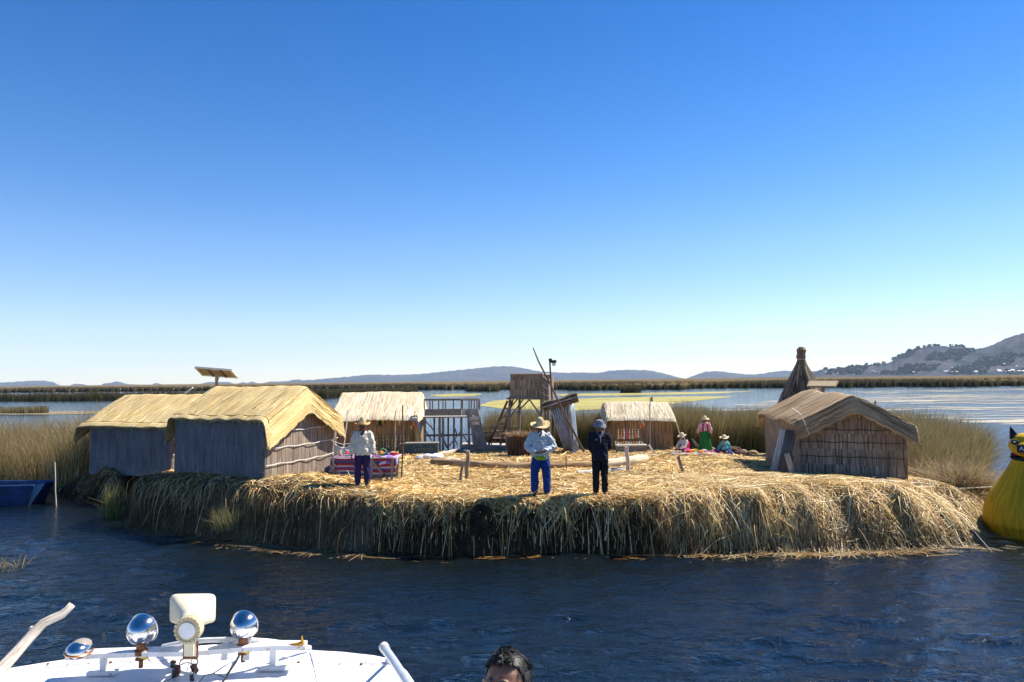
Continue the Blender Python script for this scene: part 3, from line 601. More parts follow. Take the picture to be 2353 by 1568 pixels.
# ================================================================ STANDING REEDS
def inpoly(x, y, P_):
    ins = np.zeros(x.shape, bool)
    for i in range(len(P_)):
        a, b = P_[i], P_[(i+1) % len(P_)]; ins ^= ((a[1] > y) != (b[1] > y)) & (x < (b[0]-a[0])*(y-a[1])/(b[1]-a[1]+1e-12)+a[0])
    return ins
def stand(name, poly, n, h0, h1, cols, wts, label, lean=(0, 0), spread=.3, w=(.005, .011), tip=(.46, .35, .19), z0=None, hf=None, front=1.6):
    P_ = np.array(poly); lo, hi = P_.min(0), P_.max(0); x = RNG.uniform(lo[0], hi[0], n*4); y = lo[1]+(hi[1]-lo[1])*RNG.random(n*4)**front; k = inpoly(x, y, P_); x, y = x[k][:n], y[k][:n]; k = len(x)
    hm = np.clip(1+.16*fract(x, y, 8, .9, 3), .6, 1.3)*(hf(x, y) if hf else 1)
    zz = np.maximum(-.05, hgt(x, y)-.02) if z0 is None else np.full(k, z0)
    A = reed_blades(x, y, zz, (h0*.75+(h1*1.12-h0*.75)*RNG.beta(2.6, 2.2, k))*hm, RNG.uniform(w[0], w[1], k), palette(k, cols, wts, .22), lean, spread, 6, tip)
    return ribbons(name, *A, vcol('reed_col', .8, .25), kind='stuff', label=label, cat='reeds')
GOLD = [(.50, .36, .15), (.36, .27, .11), (.22, .19, .07), (.60, .48, .25), (.12, .12, .04)]
OLIVE = [(.085, .12, .03), (.15, .165, .045), (.24, .19, .09), (.045, .065, .018), (.38, .31, .17)]
stand('reed_thicket', [(-30, 27.5), (-20, 26.2), (-15.3, 24.6), (-14.6, 24.2), (-13.2, 27), (-12.6, 31), (-15, 34), (-30, 34)], 26000, 1.5, 2.35, GOLD, [3, 3, 2, 1.4, .8], 'golden brown reed thicket left of the small hut behind the blue boat', (.10, 0), .42, hf=lambda x, y: np.interp(x, [-22, -16, -12.6], [.93, .98, 1.08]))
stand('reed_thicket', [(-1.5, 35.2), (-.2, 34.6), (2, 34.8), (5.2, 34.7), (5.9, 36), (4.6, 38), (-1.0, 38)], 15000, 1.25, 2.05, OLIVE, [3, 3, 2, 2, .7], 'dense olive reeds behind the watchtower and tin outhouse', (0, 0), .16, z0=-.05)
stand('reed_thicket', [(7.3, 34.3), (13.6, 33.8), (13.8, 37.5), (7.3, 38)], 17000, 1.35, 2.2, OLIVE, [3, 3, 2, 2, .7], 'dense olive reeds behind the standing woman', (.05, 0), .2, z0=-.05)
stand('reed_thicket', [(11.9, 20.6), (13.0, 20.3), (14.7, 22.8), (16.5, 25.4), (17.6, 28), (16.5, 31), (13, 31.5), (12.2, 26)], 24000, 1.15, 1.95, OLIVE, [2.4, 3, 2.6, 1.5, 1.3], 'wild brown green reeds right of the large hut', (.05, -.05), .42, hf=lambda x, y: np.interp(y, [20, 23, 27], [.55, .9, 1.15]))
stand('dry_grass', [(11.0, 18.0), (12.4, 18.1), (13.4, 20.2), (13.4, 22.2), (11.5, 21.4)], 5200, .35, .95, [(.42, .33, .18), (.30, .22, .12), (.18, .12, .07)], [2, 2, 1.5], 'tangled dry grass at the right corner of the large hut', (.1, -.1), .9, tip=(.45, .36, .22))
def tuft(px, py, n, h, label, w=.28, cols=OLIVE, lean=(0, 0), sp=.3, z=None, name='reed_tuft'):
    p = A_(px, py) if z is None else GW(px, py, z); r = np.sqrt(RNG.random(n))*w; a = RNG.uniform(0, 6.28, n); x = p.x+r*np.cos(a); y = p.y+r*np.sin(a)*.7
    A = reed_blades(x, y, np.full(n, p.z-.03), RNG.uniform(.5, 1, n)*h, RNG.uniform(.004, .008, n), palette(n, cols, [1]*len(cols), .2), lean, sp, 5, (.4, .32, .14))
    return ribbons(name, *A, vcol('reed_col', .8, .25), label=label, cat='reed tuft')
FRESH = [(.10, .13, .03), (.20, .22, .05), (.30, .26, .09)]
tuft(258, 1188, 170, 1.0, 'fresh green reed tuft in the gap of water between the two left huts', .26, FRESH, z=.0)
tuft(520, 1215, 200, .62, 'grey green reed tuft on the dark shore below the larger left hut', .30, [(.16, .17, .07), (.26, .26, .14)], (-.15, -.2), .45, z=.3)
tuft(8, 1308, 60, .35, 'dry reed tuft floating at the left edge of the picture', .4, GOLD, sp=.9, z=0)
# ================================================================ HUTS
M_THATCH = fiber('thatch_gold', (.50, .36, .13), (.78, .59, .26), (.92, .76, .43), 16, .5, .8, 1.0, (.36, .24, .11), .45)
M_THATCH_OLD = fiber('thatch_old', (.22, .15, .08), (.46, .33, .19), (.64, .49, .31), 15, .5, .85, .8, (.22, .16, .1), .6)
M_THATCH_PALE = fiber('thatch_pale', (.42, .32, .18), (.74, .62, .42), (.88, .80, .62), 13, .9, .8, .8, (.5, .38, .22), .35)
M_WALL_GREY = fiber('wall_grey', (.10, .10, .115), (.20, .20, .215), (.32, .31, .31), 30, .8, .9, .9, (.12, .12, .13), .5)
M_WALL_BROWN = fiber('wall_brown', (.09, .062, .045), (.30, .23, .17), (.56, .46, .36), 20, .9, .9, .9, (.17, .14, .12), .5, layer=.41)
M_WALL_TAN = fiber('wall_tan', (.16, .095, .045), (.36, .235, .12), (.50, .36, .20), 13, .8, .85, .7, (.22, .15, .10), .5)
M_WOOD = fiber('grey_wood', (.13, .115, .10), (.27, .245, .215), (.42, .39, .35), 30, 2, .85, .5, (.2, .17, .14), .5)
M_WOOD_DK = fiber('dark_wood', (.06, .045, .035), (.13, .10, .08), (.22, .18, .15), 30, 2, .85, .5)
M_WOOD_RED = fiber('red_wood', (.09, .035, .02), (.20, .075, .045), (.28, .12, .08), 30, 2, .8, .4)
M_WOOD_PALE = fiber('pale_wood', (.36, .33, .28), (.58, .54, .47), (.74, .70, .63), 30, 2, .8, .4)
M_ROPE = plain('rope', (.62, .56, .47), .9, .15); M_ROPE_W = plain('white_rope', (.75, .70, .64), .9, .1); M_ROPE_D = plain('dark_rope', (.10, .07, .045), .9, .1)
MAT_PAL = {'thatch_gold': [(.52, .37, .14), (.80, .61, .28), (.93, .77, .45)], 'thatch_old': [(.18, .115, .06), (.40, .28, .16), (.60, .45, .28)], 'thatch_pale': [(.46, .35, .2), (.78, .66, .46), (.90, .82, .64)]}
def curl(s, L0, r, th):
    if s <= L0: return s, 0.0
    a = (s-L0)/r
    if a <= th: return L0+r*math.sin(a), r*(1-math.cos(a))
    q = s-L0-r*th; return L0+r*math.sin(th)+q*math.cos(th), r*(1-math.cos(th))+q*math.sin(th)
def hut(label, A, B, Cc, D, zf, wh, rh, mats, ovA=.30, ovB=.30, val=.55, ov_e=.25, eave=.22, th=1.35, rg=.15, vth=.75, ropes=(), rope_mat=None, trim=True, group=None, sag=.03, name='reed_hut', re=.07, seed=0, backlow=0.0):
    """A front left, B front right, C back right, D back left (ground xy); the ridge runs parallel to AB"""
    rs = random.Random(seed); A, B, Cc, D = [Vector((p[0], p[1])) for p in (A, B, Cc, D)]
    O = (A+B+Cc+D)/4; root = empty(name, (O.x, O.y, zf), label=label, cat='hut', group=group)
    a, b, c, d = [p-O for p in (A, B, Cc, D)]; U = ((b-a)+(c-d))/2; V = ((c-b)+(d-a))/2; Lu, Lv = U.length, V.length; U.normalize(); V.normalize()
    if U.cross(V) == 0: pass
    hu, hv = Lu/2, Lv/2; wall_m, roof_m, gable_m = mats; slope = (rh-wh)/hv
    ph = rs.uniform(0, 6)
    def roofz(v): return rh-slope*(math.sqrt(v*v+.05**2)-.05*.6)
    def rp(su, sv, dz=0, shrink=0):
        x, du = curl(abs(su), hu+(ovB if su > 0 else ovA)-rg*.6, rg, th); y, dv = curl(abs(sv), hv+ov_e*.55, re, vth)
        sg = sag*(math.sin(su*2.3+ph)+.6*math.sin(sv*3+su*1.1+ph*2))+.012*math.sin(su*9+ph)
        x = math.copysign(x, su); y = math.copysign(y, sv); q = O2+U*x+V*y
        return (q.x, q.y, roofz(y)-du-dv*.9+sg*.6+dz)
    O2 = Vector((0, 0))
    # walls as mats of upright reeds
    def wallstrip(P, Q, topf, m, n=14, out=None):
        w = MB(); e = (Q-P); L = e.length; e.normalize(); nrm = Vector((e.y, -e.x))
        def fn(s, t):
            top = topf(s); z = -.25+(top+.25)*t; q = P+e*(L*s)+nrm*(.025*math.sin(s*7+ph)*math.sin(t*3.1)+.012*math.sin(s*31))
            return (q.x, q.y, z), (s*L+ph, z)
        w.grid(n*2, 6, fn, thick=(-nrm.x*.04, -nrm.y*.04, 0)); o = w.build('wall', m, root); return o, P, e, L, nrm
    zt = lambda s: roofz(hv)-.07+.012*math.sin(s*23)
    k = U*hu; l = V*hv
    front = wallstrip(-k-l, k-l, zt, wall_m); wallstrip(k+l, -k+l, zt, wall_m)
    gt = lambda s: roofz((s-.5)*2*hv)-.05
    gb = wallstrip(k-l, k+l, gt, gable_m, 20); ga = wallstrip(-k+l, -k-l, gt, gable_m, 20)
    for which, zr, sagr in ropes:
        o, P, e, L, nrm = gb if which == 'B' else front
        f0, f1 = 0.0, 1.0
        if which == 'B' and zr > roofz(hv): q = (rh-zr)/slope/(2*hv); f0, f1 = .5-q, .5+q
        pts = [(*(P+e*(L*(f0+(f1-f0)*t_/12))+nrm*.045), zr-sagr*math.sin(t_/12*math.pi)+.015*math.sin(t_*2.1+zr*9)) for t_ in range(13)]
        r = MB(); r.tube(pts, .011 if which == 'B' else .007, 5); r.build('binding_rope', (rope_mat or M_ROPE) if which == 'B' else plain('grey_twine', (.26, .26, .28), .9), root)
    # roof sheet, bent down over gables and eaves
    r = MB(); Su = lambda s: (hu+ovB+val) if s > 0 else (hu+ovA+val); Sv = hv+ov_e+eave
    def fr(s, t):
        su = (s-.5)*2; su = su*Su(su); sv = (t-.5)*2*Sv; jag = .02*math.sin(t*61+s*9)+.015*math.sin(t*143)
        return rp(su*(1+jag*.3*(abs(su) > hu)), sv*(1+.006*math.sin(su*29))), (su+ph*3, sv)
    r.grid(64, 56, fr, thick=(0, 0, -.032)); rf = r.build('roof', roof_m, root, smooth='all')
    if trim:      # second mat laid over the lower roof
        for sgn in (-1,):
            r = MB()
            def ft(s, t):
                su = (s-.5)*2; su = su*(Su(su)-.01)*.985; sv = sgn*((hv+ov_e*.2)+(Sv+.03-hv-ov_e*.2)*t); x, y, z = rp(su, sv); w_ = .012*math.sin(su*8)
                return (x-V.x*.02*1, y-V.y*.02, z+.035+w_), (su+7+ph, sv)
            r.grid(60, 8, ft, thick=(0, 0, -.03)); r.build('eave_mat', roof_m, root, smooth='all')
            pts = [Vector(rp((i/40-.5)*2*(hu+.25), sgn*(hv+ov_e*.2), .045)) for i in range(41)]
            rr = MB(); rr.tube(pts, .010, 5); rr.build('binding_rope', M_ROPE_D, root)
    # separate reeds of the thatch
    nn_ = 1300; P_ = []; hue = MAT_PAL[roof_m.name]
    for _ in range(nn_):
        q = RNG.uniform(-1, 1); su = q*Su(q)*.995; L_r = RNG.uniform(.25, .9); v0 = RNG.uniform(-Sv-.02, Sv*.75-.0) if RNG.random() < .8 else -Sv+RNG.uniform(-.06, .2); v1 = max(-Sv-.05, v0-L_r) if v0 < 0 else min(Sv, v0+L_r); off = RNG.uniform(.004, .022); dq = RNG.normal(0, .03)
        P_.append([rp(su+dq*f_, v0+(v1-v0)*f_, off) for f_ in (0, .5, 1)])
    ribbons('thatch_reeds', np.array(P_), np.tile(np.array([[U.x, U.y, 0.0]]), (nn_, 1)), np.full((nn_, 3), .0065), palette(nn_, hue, [1.2, 3, 3], .14), vcol('straw_old', .8, 0, .1), parent=root, kind='stuff')
    for sgn, S_ in ((1, Su(1)), (-1, Su(-1))):    # dark stitched line where the mat turns over the gable
        ubend = (hu+(ovB if sgn > 0 else ovA)-rg*.6+rg*.9)*sgn
        rr = MB(); rr.tube([Vector(rp(ubend, (i/30-.5)*2*Sv*.97, .006)) for i in range(31)], .008, 5); rr.build('binding_rope', M_ROPE_D, root)
    # loose reed ends along the eaves
    n = 420; s = RNG.uniform(-1, 1, n); P0 = []; P1 = []
    for q in s:
        su = q*Su(q)*.98; sv = -(Sv-.05); x, y, z = rp(su, sv, -.02); d_ = Vector((-V.x*.10, -V.y*.10, -.10))*random.uniform(.2, 1.0)+Vector((random.gauss(0, .02), 0, 0)); P0.append((x, y, z)); P1.append((x+d_.x, y+d_.y, z+d_.z))
    pts = np.stack([np.array(P0), np.array(P1)], 1); ribbons('reed_ends', pts, np.tile(np.array([[U.x, U.y, 0]]), (n, 1)), np.full((n, 2), .006), palette(n, STRAW, SW), vcol('straw_col', .55, .12, .35), parent=root, kind='stuff')
    return root, rp, O, U, V, hu, hv
def xy(p): return (p.x, p.y)
# --- two golden huts on the left
A2 = PY(400, 1085, 19.5); B2 = PY(608, 1103, 17.45); C2 = PY(772, 1065, 20.9); A2 = Vector((A2.x, A2.y)); B2 = Vector((B2.x, B2.y)); C2 = Vector((-5.05, 20.6)); D2 = A2+(C2-B2)
H2 = hut('larger left hut, golden thatch, dark blue grey front mat and white roped gable', A2, B2, C2, D2, 1.19, 1.55, 2.33, (M_WALL_GREY, M_THATCH, M_WALL_BROWN), ropes=[('B', 1.62, .04), ('B', 1.22, .03), ('B', .82, .03), ('B', .42, .03), ('F', .25, .02), ('F', .62, .02), ('F', .98, .02)], rope_mat=M_ROPE_W,
         group='golden thatched huts at the left', seed=2, ovA=.06, ovB=.10, val=.68, ov_e=.10, eave=.03, vth=.12, sag=.015)
A1 = Vector((-13.75, 23.4)); B1 = Vector((-10.55, 22.3)); C1 = B1+Vector((.95, 3.1)); D1 = A1+Vector((.95, 3.1))
H1 = hut('smaller leftmost hut, golden thatch, half hidden behind the larger one', A1, B1, C1, D1, .98, 1.38, 2.28, (M_WALL_GREY, M_THATCH, M_WALL_BROWN), ropes=[('B', 1.3, .03), ('B', .9, .03), ('B', .45, .03), ('F', .25, .02), ('F', .6, .02), ('F', .95, .02)], rope_mat=M_ROPE_W,
         group='golden thatched huts at the left', seed=5, val=.5, ov_e=.14, eave=.04, vth=.12, sag=.02)
# --- two pale roofed craft huts
b3 = A_(955, 1038); a3 = A_(774, 1042); A3 = Vector(xy(a3)); B3 = Vector(xy(b3)); n3 = Vector((.06, 3.3))
H3 = hut('craft hut with sun bleached straw roof behind the man at left', A3, B3, B3+n3, A3+n3, b3.z, 2.0, 2.92, (M_WALL_TAN, M_THATCH_PALE, M_WALL_TAN), ovA=.18, ovB=.08, val=.85, ov_e=.4, eave=.06, vth=.5, trim=False, group='craft huts with bleached roofs', seed=3, re=.25)
b4 = A_(1546, 1037); a4 = A_(1402, 1036); A4 = Vector(xy(a4)); B4 = Vector(xy(b4)); n4 = Vector((.1, 2.9))
H4 = hut('small craft hut with bleached rounded roof right of the dark dressed man', A4, B4, B4+n4, A4+n4, b4.z, 1.55, 2.12, (M_WALL_TAN, M_THATCH_PALE, M_WALL_TAN), ovA=.12, ovB=.08, val=.62, ov_e=.3, eave=.05, vth=.5, trim=False, group='craft huts with bleached roofs', seed=4, re=.25)
m = MB(); q = H3[0].location; m.tube([PY(955, 1040, b3.y-.1)-q, PY(961, 1010, b3.y-.15)-q, PY(958, 985, b3.y-.12)-q, PY(950, 965, b3.y-.1)-q], [.16, .14, .11, .07], 10); m.build('corner_bundle', M_THATCH, H3[0])
# --- big hut at right, gable towards the water
A5 = Vector((8.68, 24.9)); B5 = Vector((7.78, 19.6)); C5 = Vector((10.05, 18.45)); D5 = Vector((11.03, 23.8))
H5 = hut('weathered brown hut at right with its wide gable facing the water', A5, B5, C5, D5, .86, 1.60, 2.30, (M_WALL_BROWN, M_THATCH_OLD, M_WALL_BROWN), ovA=.2, ovB=.26, val=.52, ov_e=.12, eave=.04, vth=.2, rg=.12, th=1.2, ropes=[('B', 1.33, .0), ('B', 1.0, .0), ('B', .62, .0)], rope_mat=M_ROPE_D, trim=False, seed=6, sag=.05)
root5 = H5[0]
# porch over the side door of the right hut and the broken rope on its roof
def loc(root, p): return (p[0]-root.location.x, p[1]-root.location.y, p[2]-root.location.z)
m = MB(); q = [PY(1796, 966, 20.9), PY(1830, 962, 20.0), PY(1862, 950, 20.2), PY(1822, 950, 21.6)]
m.grid(8, 4, lambda s, t: (loc(root5, (q[0]*(1-s)*(1-t)+q[1]*s*(1-t)+q[2]*s*t+q[3]*(1-s)*t)), (s, t)), thick=(0, 0, -.05)); m.build('porch_roof', M_THATCH_OLD, root5)
m = MB(); q = [PY(1800, 990, 20.75), PY(1828, 1000, 19.95), PY(1829, 968, 20.0), PY(1797, 968, 20.85)]
m.grid(8, 4, lambda s, t: (loc(root5, (q[0]*(1-s)*(1-t)+q[1]*s*(1-t)+q[2]*s*t+q[3]*(1-s)*t)), (s, t)), thick=(.03, .03, 0)); m.build('porch_side', M_WALL_TAN, root5)
m = MB(); m.tube([loc(root5, PY(1820, 938, 20.4)), loc(root5, PY(1836, 949, 19.75)), loc(root5, PY(1841, 953, 19.4))], .012, 5); m.tube([loc(root5, PY(1841, 953, 19.4)), loc(root5, PY(1851, 976, 19.1)), loc(root5, PY(1860, 1000, 19.05))], .006, 5)
m.build('roof_rope', M_ROPE_W, root5)
# --- cone hut
cb = PY(1848, 1030, 30.5); cx, cy = cb.x, 30.5; cz = .45
root = empty('cone_hut', (cx, cy, cz), label='tall pointed cone of dark reeds with knotted tip behind the right hut', cat='hut')
m = MB(); pr = [(1.35, 0), (1.30, .75), (1.18, 1.45), (.95, 2.1), (.62, 2.75), (.36, 3.35), (.20, 3.75), (.15, 3.92)]
pr = [(r, z) for r, z in pr]
def fc(s, t):
    i = min(int(t*(len(pr)-1)), len(pr)-2); f = t*(len(pr)-1)-i; r = pr[i][0]*(1-f)+pr[i+1][0]*f; z = pr[i][1]*(1-f)+pr[i+1][1]*f; a = s*2*math.pi; r *= 1+.03*math.sin(a*9)+.02*math.sin(a*23+z*3)
    return (r*math.cos(a), r*math.sin(a), z), (s*6, z)
m.grid(72, 28, fc); m.build('thatch', M_THATCH_OLD2 if 'M_THATCH_OLD2' in globals() else fiber('thatch_dark', (.07, .05, .03), (.19, .14, .09), (.40, .30, .19), 16, .5, .9, .9), root, smooth='all')
m = MB(); m.tube([(0, 0, 3.85), (-.01, 0, 4.0), (.0, 0, 4.12), (.02, 0, 4.3), (.03, 0, 4.42)], [.15, .20, .17, .20, .11], 12); m.build('knot', MAT['thatch_dark'], root); m = MB(); m.tube([(.165*math.cos(a_*.63), .165*math.sin(a_*.63), 3.9) for a_ in range(11)], .018, 5); m.build('binding_rope', M_ROPE, root)
n = 5200; a = RNG.uniform(0, 6.283, n); z = RNG.random(n)**1.3*3.7; r = np.interp(z, [q[1] for q in pr], [q[0] for q in pr])*RNG.uniform(1., 1.05, n); L = RNG.uniform(.3, .8, n)
z2 = z-L; r2 = np.interp(z2, [q[1] for q in pr], [q[0] for q in pr])*1.03+RNG.normal(0.02, .03, n); r2 = np.where(z2 < 0, 1.42, r2)
pts = np.stack([np.stack([r*np.cos(a), r*np.sin(a), z], -1), np.stack([r2*np.cos(a), r2*np.sin(a), z2], -1)], 1); ribbons('loose_reeds', pts, np.stack([-np.sin(a), np.cos(a), 0*a], -1), np.full((n, 2), .014), palette(n, [(.14, .10, .06), (.26, .19, .115), (.42, .32, .20), (.07, .05, .03)], [3, 3, 1.5, 2]), vcol('straw_col', .55, .12, .35), parent=root)

# ================================================================ WOODEN THINGS
def stick(name, p, q, r, mat, label, cat, bend=0.0, taper=.8, n=8, group=None, seg=6):
    p, q = Vector(p), Vector(q); root = MB(); s = random.Random(name+label); b = Vector((s.uniform(-1, 1), s.uniform(-1, 1), 0))*bend
    pts = [p.lerp(q, i/seg)+b*math.sin(math.pi*i/seg)+Vector((s.gauss(0, r*.25), s.gauss(0, r*.25), 0)) for i in range(seg+1)]
    root.tube([x-p for x in pts], [r*(1-(1-taper)*i/seg) for i in range(seg+1)], n); o = root.build(name, mat, label=label, cat=cat, group=group); o.location = p; return o
def up(px0, py0, px1, py1, r, mat, label, cat, name='post', dy=0.0, sink=.15, Y=None, **k):
    p = A_(px0, py0) if Y is None else PY(px0, py0, Y); q = PY(px1, py1, p.y+dy); d = (p-q).normalized(); return stick(name, p+d*sink, q, r, mat, label, cat, **k)
up(1074, 1105, 1075, 1036, .055, M_WOOD, 'round grey post standing in the straw left of centre', 'post', taper=.95)
up(1443, 1085, 1441, 1027, .06, M_WOOD_PALE, 'thick pale post at the end of the lying log', 'post', taper=.95)
up(1302, 1084, 1301, 1050, .018, M_WOOD_DK, 'thin dark stake between the two men', 'stake')
up(922, 1102, 925, 931, .022, M_WOOD_DK, 'tall crooked dark stick right of the craft table', 'stick', name='stick', bend=.05)
def plank_stake(px0, py0, px1, py1, w, t, label, mat=M_WOOD, cat='stake', dy=0):
    p = A_(px0, py0); q = PY(px1, py1, p.y+dy); d = (p-q).normalized(); p = p+d*.12; m = MB(); m.beam(Vector((0, 0, 0)), q-p, w, t, up=(0, 1, 0)); o = m.build('plank_stake', mat, label=label, cat=cat, smooth=False); o.location = p; return o
plank_stake(1057, 1109, 1063, 1060, .07, .03, 'split plank stake leaning beside the round grey post'); plank_stake(1570, 1088, 1558, 1049, .085, .03, 'flat grey board leaning in the straw below the blankets', cat='board')
p = A_(1328, 1092); q = A_(1437, 1086); o = stick('log', p+Vector((0, 0, .05)), q+Vector((0, 0, .06)), .075, M_WOOD_PALE, 'pale log lying on the straw between the posts', 'log', bend=.08, taper=1.15, seg=10)
p = A_(131, 1150); stick('mooring_pole', Vector((PY(131, 1152, 21.6).x, 21.6, -.4)), PY(126, 1062, 21.9), .018, M_WOOD_PALE, 'pale mooring pole standing in the water by the blue boat', 'pole', bend=.02)
for (x0, y0, x1, y1, lab) in [(2264, 1035, 2259, 1003, 'short dark pole in the reeds at far right, left of a taller one'), (2276, 1038, 2264 + 9, 993, 'taller thin pole standing in the reeds at far right')]:
    stick('reed_pole', PY(x0, y0, 25.5), PY(x1, y1, 25.5), .022, M_WOOD_DK, lab, 'pole')
stick('roof_pole', PY(1500, 930, 34.2)-Vector((0, 0, 1.6)), PY(1497, 913, 34.2), .06, M_WOOD_DK, 'dark post tip rising behind the small craft hut', 'post')
stick('roof_pole', PY(2007, 940, 26)-Vector((0, 0, 1.2)), PY(2011, 921, 26), .035, M_WOOD_DK, 'short tilted pole tip rising behind the right hut roof', 'pole')
stick('roof_pole', PY(413, 896.5, 28)-Vector((1.2, 0, 1.2)), PY(443, 886+5, 28), .035, M_ROPE_W, 'slanting white pole showing above the smaller left hut roof', 'pole', taper=1)
# porch poles of craft huts
stick('porch_pole', A_(790, 1045)-Vector((0, .4, .1)), PY(800, 942, a3.y-.55), .028, M_WOOD_PALE, 'thin pale porch pole at the left of the man in white', 'pole', bend=.03)
stick('porch_pole', A_(911, 1042)-Vector((0, .4, .1)), PY(909, 945, b3.y-.55), .026, M_WOOD, 'thin porch pole in front of the bleached roof hut wall', 'pole', bend=.02)
stick('porch_pole', A_(1490, 1040)-Vector((0, .3, .1)), PY(1494, 915, b4.y-.45), .024, M_WOOD, 'thin pole rising in front of the small craft hut roof', 'pole', bend=.03)
stick('porch_pole', A_(1410, 1030)-Vector((0, .3, .1)), PY(1402, 942, a4.y-.4), .02, M_WOOD, 'slanting thin pole at the left corner of the small craft hut', 'pole')
# craft toys hanging on the walls
CRAFT = {'red': plain('felt_red', (.65, .05, .05), .9), 'yellow': plain('felt_yellow', (.8, .55, .06), .9), 'pink': plain('felt_pink', (.75, .08, .25), .9), 'green': plain('felt_green', (.12, .38, .12), .9),
         'blue': plain('felt_blue', (.05, .10, .35), .9), 'straw': plain('straw_toy', (.72, .58, .36), .9), 'white': plain('felt_white', (.8, .76, .7), .9), 'orange': plain('felt_orange', (.8, .28, .05), .9), 'black': plain('felt_black', (.03, .03, .035), .9)}
def mobile(px, py, Y, cols, label, s=1.0):
    p = PY(px, py, Y); r = empty('hanging_mobile', p, label=label, cat='craft'); m = MB(); m.tube([(0, 0, .5*s), (0, 0, 0)], .008, 4); m.tube([(-.14*s, 0, .02), (0, 0, .30*s), (.14*s, 0, .02)], .006, 4); m.build('string', CRAFT['white'], r)
    for i, c in enumerate(cols):
        a = i*2*math.pi/len(cols); m = MB(); c0 = Vector((.13*s*math.cos(a), .05*math.sin(a), -.02-.05*(i % 3))); m.ball(c0, (.05*s, .035*s, .06*s), 8); m.ball(c0+Vector((0, -.01, .07*s)), .03*s, 8); m.tube([c0, c0+Vector((0, 0, -.12*s))], [.02, .035*s], 6); m.build('doll', CRAFT[c], r)
yw = b3.y-.10
mobile(871, 966, yw-.35, ['yellow', 'red', 'blue', 'red', 'green', 'black'], 'colourful mobile of little dolls hanging left on the craft hut wall', 1.25)
mobile(918, 968, yw-.3, ['orange', 'straw', 'orange', 'straw'], 'orange straw mobile hanging in the middle of the craft hut wall', .9)
mobile(951, 975, yw-.3, ['pink', 'red', 'straw', 'orange'], 'pink mobile hanging near the right end of the craft hut wall', .9)
mobile(1571-2*0-20*0-1571+1571, 980, 34.0, ['straw'], 'x', .1) if False else None
def garland(px0, px1, py, Y, n, cols, label, h=.42):
    p = PY((px0+px1)/2, py, Y); r = empty('reed_garland', p, label=label, cat='craft'); st = (px1-px0)/(n-1)/F_*Y
    for i in range(n):
        m = MB(); x = (i-(n-1)/2)*st; hh_ = h*random.uniform(.85, 1.1)
        for k in range(4):
            z = -hh_*k/3; w = [.022, .034, .030, .05][k]; m.ball((x+random.gauss(0, .006), 0, z), (w, .02, w*1.3), 6)
            if k: m.tube([(x, 0, z+hh_/3), (x, 0, z)], .007, 4)
        m.build('ornament', CRAFT[cols[i % len(cols)]], r)
garland(845, 888, 1003, yw-.22, 7, ['straw', 'straw', 'white', 'straw', 'green', 'straw'], 'row of straw ornaments on the craft hut wall beside the man in white', .5)
garland(893, 938, 1003, yw-.22, 6, ['straw', 'yellow', 'white', 'straw'], 'row of straw ornaments further right on the same craft hut wall', .5)
yw4 = b4.y-.10
garland(1421, 1466, 988, yw4-.2, 8, ['straw', 'orange', 'white', 'pink', 'straw'], 'row of tiny straw ornaments on the small craft hut', .32)
mobile(1570-20*0, 1010, 31.5, ['straw'], '', .1) if False else None
mobile(1474, 975, yw4-.2, ['orange', 'red', 'orange'], 'small orange mobile hanging on the small craft hut', .7)
# bench with goods in front of hut 4, chest with faded lettering
pa = A_(1412, 1041); pb = A_(1483, 1040); z0 = pa.z
t_ = empty('goods_bench', ((pa.x+pb.x)/2, pa.y-.5, z0), label='low stone grey bench with figurines before the small craft hut', cat='bench'); w = pb.x-pa.x
m = MB(); m.box((0, 0, .36), (w, .5, .06)); m.build('bench_top', M_WOOD_PALE, t_, smooth=False); m = MB(); m.box((0, -.02, .20), (w*.97, .42, .30)); m.build('bench_front', M_WOOD, t_, smooth=False)
m = MB()
m.tube([(w/2+.05, -.26, .40), (w/2+.18, -.3, .2), (w/2+.35, -.35, .02)], [.045, .03, .015], 6); m.build('cloth_strip', CRAFT['white'], t_)
for i in range(11):
    px = 1414+i*6.1; p = PY(px, 1024, pa.y-.5); m = MB(); h = random.uniform(.09, .17); m.ball((0, 0, h*.35), (.035, .03, h*.38), 6); m.ball((0, 0, h*.8), .026, 6); m.tube([(.0, 0, h*.5), (.05, -.02, h*.9)], .010, 4)
    o = m.build('figurine', CRAFT[['straw', 'white', 'straw', 'orange'][i % 4]], label='%s tiny straw figurine from the left in the row on the low bench' % ORD[i], cat='figurine', group='straw figurines on the bench'); o.location = (p.x, pa.y-.5, z0+.39)
